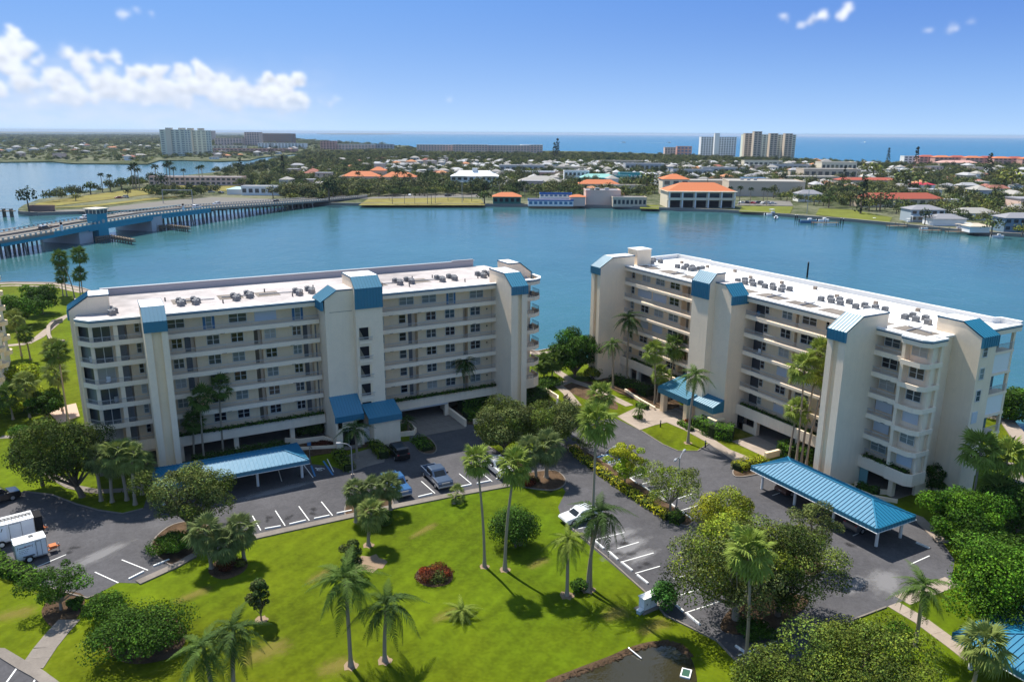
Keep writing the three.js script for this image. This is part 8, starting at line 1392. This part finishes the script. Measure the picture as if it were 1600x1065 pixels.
// ---------------------------------------------------------------- docks, boats, wakes, pilings
function boat(label, [x, z], turn, L, o = {}) {
  const t = thing('motor_boat', label, 'boat', [x, -1.25, z], turn), s = new THREE.Shape(); s.moveTo(-L / 2, -L * .15); s.lineTo(L * .2, -L * .16); s.quadraticCurveTo(L * .42, -L * .1, L / 2, 0); s.quadraticCurveTo(L * .42, L * .1, L * .2, L * .16); s.lineTo(-L / 2, L * .15); s.closePath();
  const g = new THREE.ExtrudeGeometry(s, { depth: L * .13, bevelEnabled: true, bevelSize: L * .02, bevelThickness: L * .03, bevelSegments: 2 }); g.rotateX(-H90); part(t, 'hull', g, o.hull || M.white); part(t, 'cockpit', new GB().box(-L * .42, L * .1, L * .16, L * .175, -L * .1, L * .1), M.darkGrey);
  part(t, 'cabin', new RoundedBoxGeometry(L * .24, L * .12, L * .2, 2, L * .03), M.white, [L * .1, L * .21, 0]); part(t, 'windscreen', new GB().box(L * .2, L * .23, L * .19, L * .27, -L * .09, L * .09), M.carGlass); part(t, 'outboard', new GB().box(-L * .56, -L * .49, L * .02, L * .22, -.25, .25), M.dark);
  if (o.top) { const c = new GB(); for (const [u, v] of [[-.1, -.09], [-.1, .09], [.12, -.09], [.12, .09]]) c.bar([u * L, L * .16, v * L], [u * L, L * .42, v * L], .07); part(t, 'canopy', c.box(-L * .16, L * .16, L * .42, L * .44, -L * .12, L * .12), o.top); }
}
boat('white motor boat with a canopy at the shore by the car park', [334.17,-316], T0 + .4, 8, { top: M.white }); boat('small white boat in front of the canopied boat', [323.07,-302.18], T0 + 1.2, 6); boat('white boat on the lift left of the wooden dock', [323.42,-281.08], T0, 8.5, { hull: M.doorBlue }); boat('white boat at the right side of the wooden dock', [335.82,-282.07], T0 + .3, 7); boat('white boat standing tall on its lift by the grey house', [362.66,-252.87], T0 + .5, 7, { top: M.white }); boat('red boat under cover at the right shore', [359.1,-224.44], T0 + .1, 8, { hull: M.tileRed, top: W.tan }); boat('white cabin boat beside the red boat', [365.87,-224.07], T0, 8.5, { top: M.white }); boat('small boat moored near the right edge', [354.37,-202.78], T0, 5.5); boat('small skiff left of the red boat', [352.81,-236.02], T0, 5.5); boat('dark boat on a lift near the bare shore lawn', [362.79,-272.98], T0, 6);
for (const [p, w, d, l] of [[[324.17,-270.92], 13, 2.6, 'wooden dock with a boat lift at the sandy shore'], [[344.63,-245.8], 9, 3, 'short dock before the grey house'], [[342.55,-226.74], 9, 2.4, 'low dock right of the grey house'], [[350.11,-217.74], 12, 2.4, 'dock holding the red boat']]) { const t = thing('dock', l, 'dock', [p[0], -1.3, p[1]], T0); for (let i = 0; i < 6; i++) part(t, 'plank', new GB().box(-w / 2 + w * i / 6 + .03, -w / 2 + w * (i + 1) / 6 - .03, 1.0, 1.2, -d / 2, d / 2), M.wood); for (const [u, v] of [[-.48, -.5], [-.48, .5], [0, -.5], [0, .5], [.48, -.5], [.48, .5]]) part(t, 'pile', new THREE.CylinderGeometry(.16, .18, 4, 7), M.wood, [u * w, .6, v * d]); }
for (const [p, i] of [[[324.8,-290.68], 0], [[325.72,-290.25], 1], [[333.79,-269.63], 2], [[332.49,-267.02], 3]]) { const t = thing('mooring_post', ['left post of the near pair in front of the shore lawn', 'right post of the near pair in front of the shore lawn', 'left post of the pair right of the wooden dock', 'right post of the pair right of the wooden dock'][i], 'mooring post', [p[0], -1.3, p[1]]); part(t, 'post', new THREE.CylinderGeometry(.22, .25, 4, 7), M.dark, [0, 1, 0]); part(t, 'cap', new THREE.ConeGeometry(.26, .4, 7), M.white, [0, 3.2, 0]); }
{ const r = rng(90); for (let i = 0; i < 12; i++) { const f = i / 11, a = [-25.97,-627.34], b = [-1.61,-650.02]; solo('old_piling', new THREE.CylinderGeometry(.35, .4, 5 + r() * 2.5, 7), M.dark, 'old dark piling standing in the row in the lagoon', 'piling', [mix(a[0], b[0], f) + r() * 3, 0, mix(a[1], b[1], f) + r() * 3], 0, 'old pilings in the lagoon'); }
  const p = thing('fishing_pier', 'low fishing pier at the left edge beyond the bridge', 'pier', [-45.11,-480.05].length ? [[-45.72,-487.52][0], -1.3, [-45.72,-487.52][1]] : 0, T0); part(p, 'walkway', new GB().box(-30, 14, 2.6, 3, -1.4, 1.4), M.wood); part(p, 'handrail', new GB().box(-30, 14, 4, 4.12, 1.3, 1.4), M.wood); for (let i = 0; i < 12; i++) part(p, 'pile', new GB().box(-29.6 + i * 3.8, -29.2 + i * 3.8, -2, 4, -1.3, 1.3), M.wood); }
// speed boats far out with their wakes
for (const [px, l, len, p, q] of [[0, 'long white wake of a speed boat on the open sea, left one', 150, [2585.7,-3324.9], [2627.27,-3201.85]], [1, 'speed boat and wake on the open sea, nearer the middle', 70, [2407.21,-3323.8], [2417.04,-3299.28]], [2, 'short boat wake on the open sea at the right', 70, [4505.43,-3560.63], [4470.39,-3494.2]]]) { const t = thing('speed_boat', l, 'boat', [q[0], -1.5, q[1]], -Math.atan2(q[1] - p[1], q[0] - p[0])); const L = Math.hypot(q[0] - p[0], q[1] - p[1]); part(t, 'hull', new GB().box(-9, 9, 0, 6, -3, 3), M.white); part(t, 'wake', new GB().prism([[-L, 1], [-8, -5], [-8, 5]], .1, .5), M.white); }
// street lamps along the shore park, parked cars by the restaurant
for (const [p, col, i] of [[[364.16,-369.33], [.6, .6, .6], 0], [[367.18,-367.97], [.05, .05, .06], 1], [[368.46,-364.87], [.3, .02, .02], 2], [[371.46,-363.51], [.05, .06, .09], 3], [[372.72,-360.44], [.65, .65, .66], 4], [[375.71,-359.09], [.3, .31, .33], 5], [[378.71,-357.74], [.65, .65, .65], 6], [[217.68,-495.6], [.05, .05, .06], 7], [[195.91,-511.31], [.6, .6, .6], 8], [[22.48,-570.21], [.65, .65, .65], 9], [[18.59,-566.33], [.25, .03, .03], 10], [[91.95,-595.67], [.6, .6, .62], 11], [[83.93,-585.78], [.05, .05, .06], 12], [[78.8,-594.63], [.5, .5, .5], 13]]) { const c = car('', p, T0 + i, col, { suv: i % 2 }); tag(c, i < 7 ? 'car in the row parked beside the waterside restaurant' : 'car parked on the far road behind the shore', 'car', i < 7 ? 'cars beside the waterside restaurant' : 'cars parked on the far road'); }
for (const [p, i] of [[[205.3,-445.92], 0], [[349.45,-305.03], 1]]) { const t = thing('light_pole', i ? 'tall light pole at the sandy shore on the right' : 'thin light pole at the shore park', 'light pole', [p[0], 0, p[1]]); part(t, 'pole', new GB().limb([V(0, 0, 0), V(0, 13, 0)], [.2, .14], 6), M.metal); part(t, 'lamp_head', new GB().box(-.8, .8, 12.8, 13.1, -.25, .25), M.white); }

renderer.render(scene, camera);
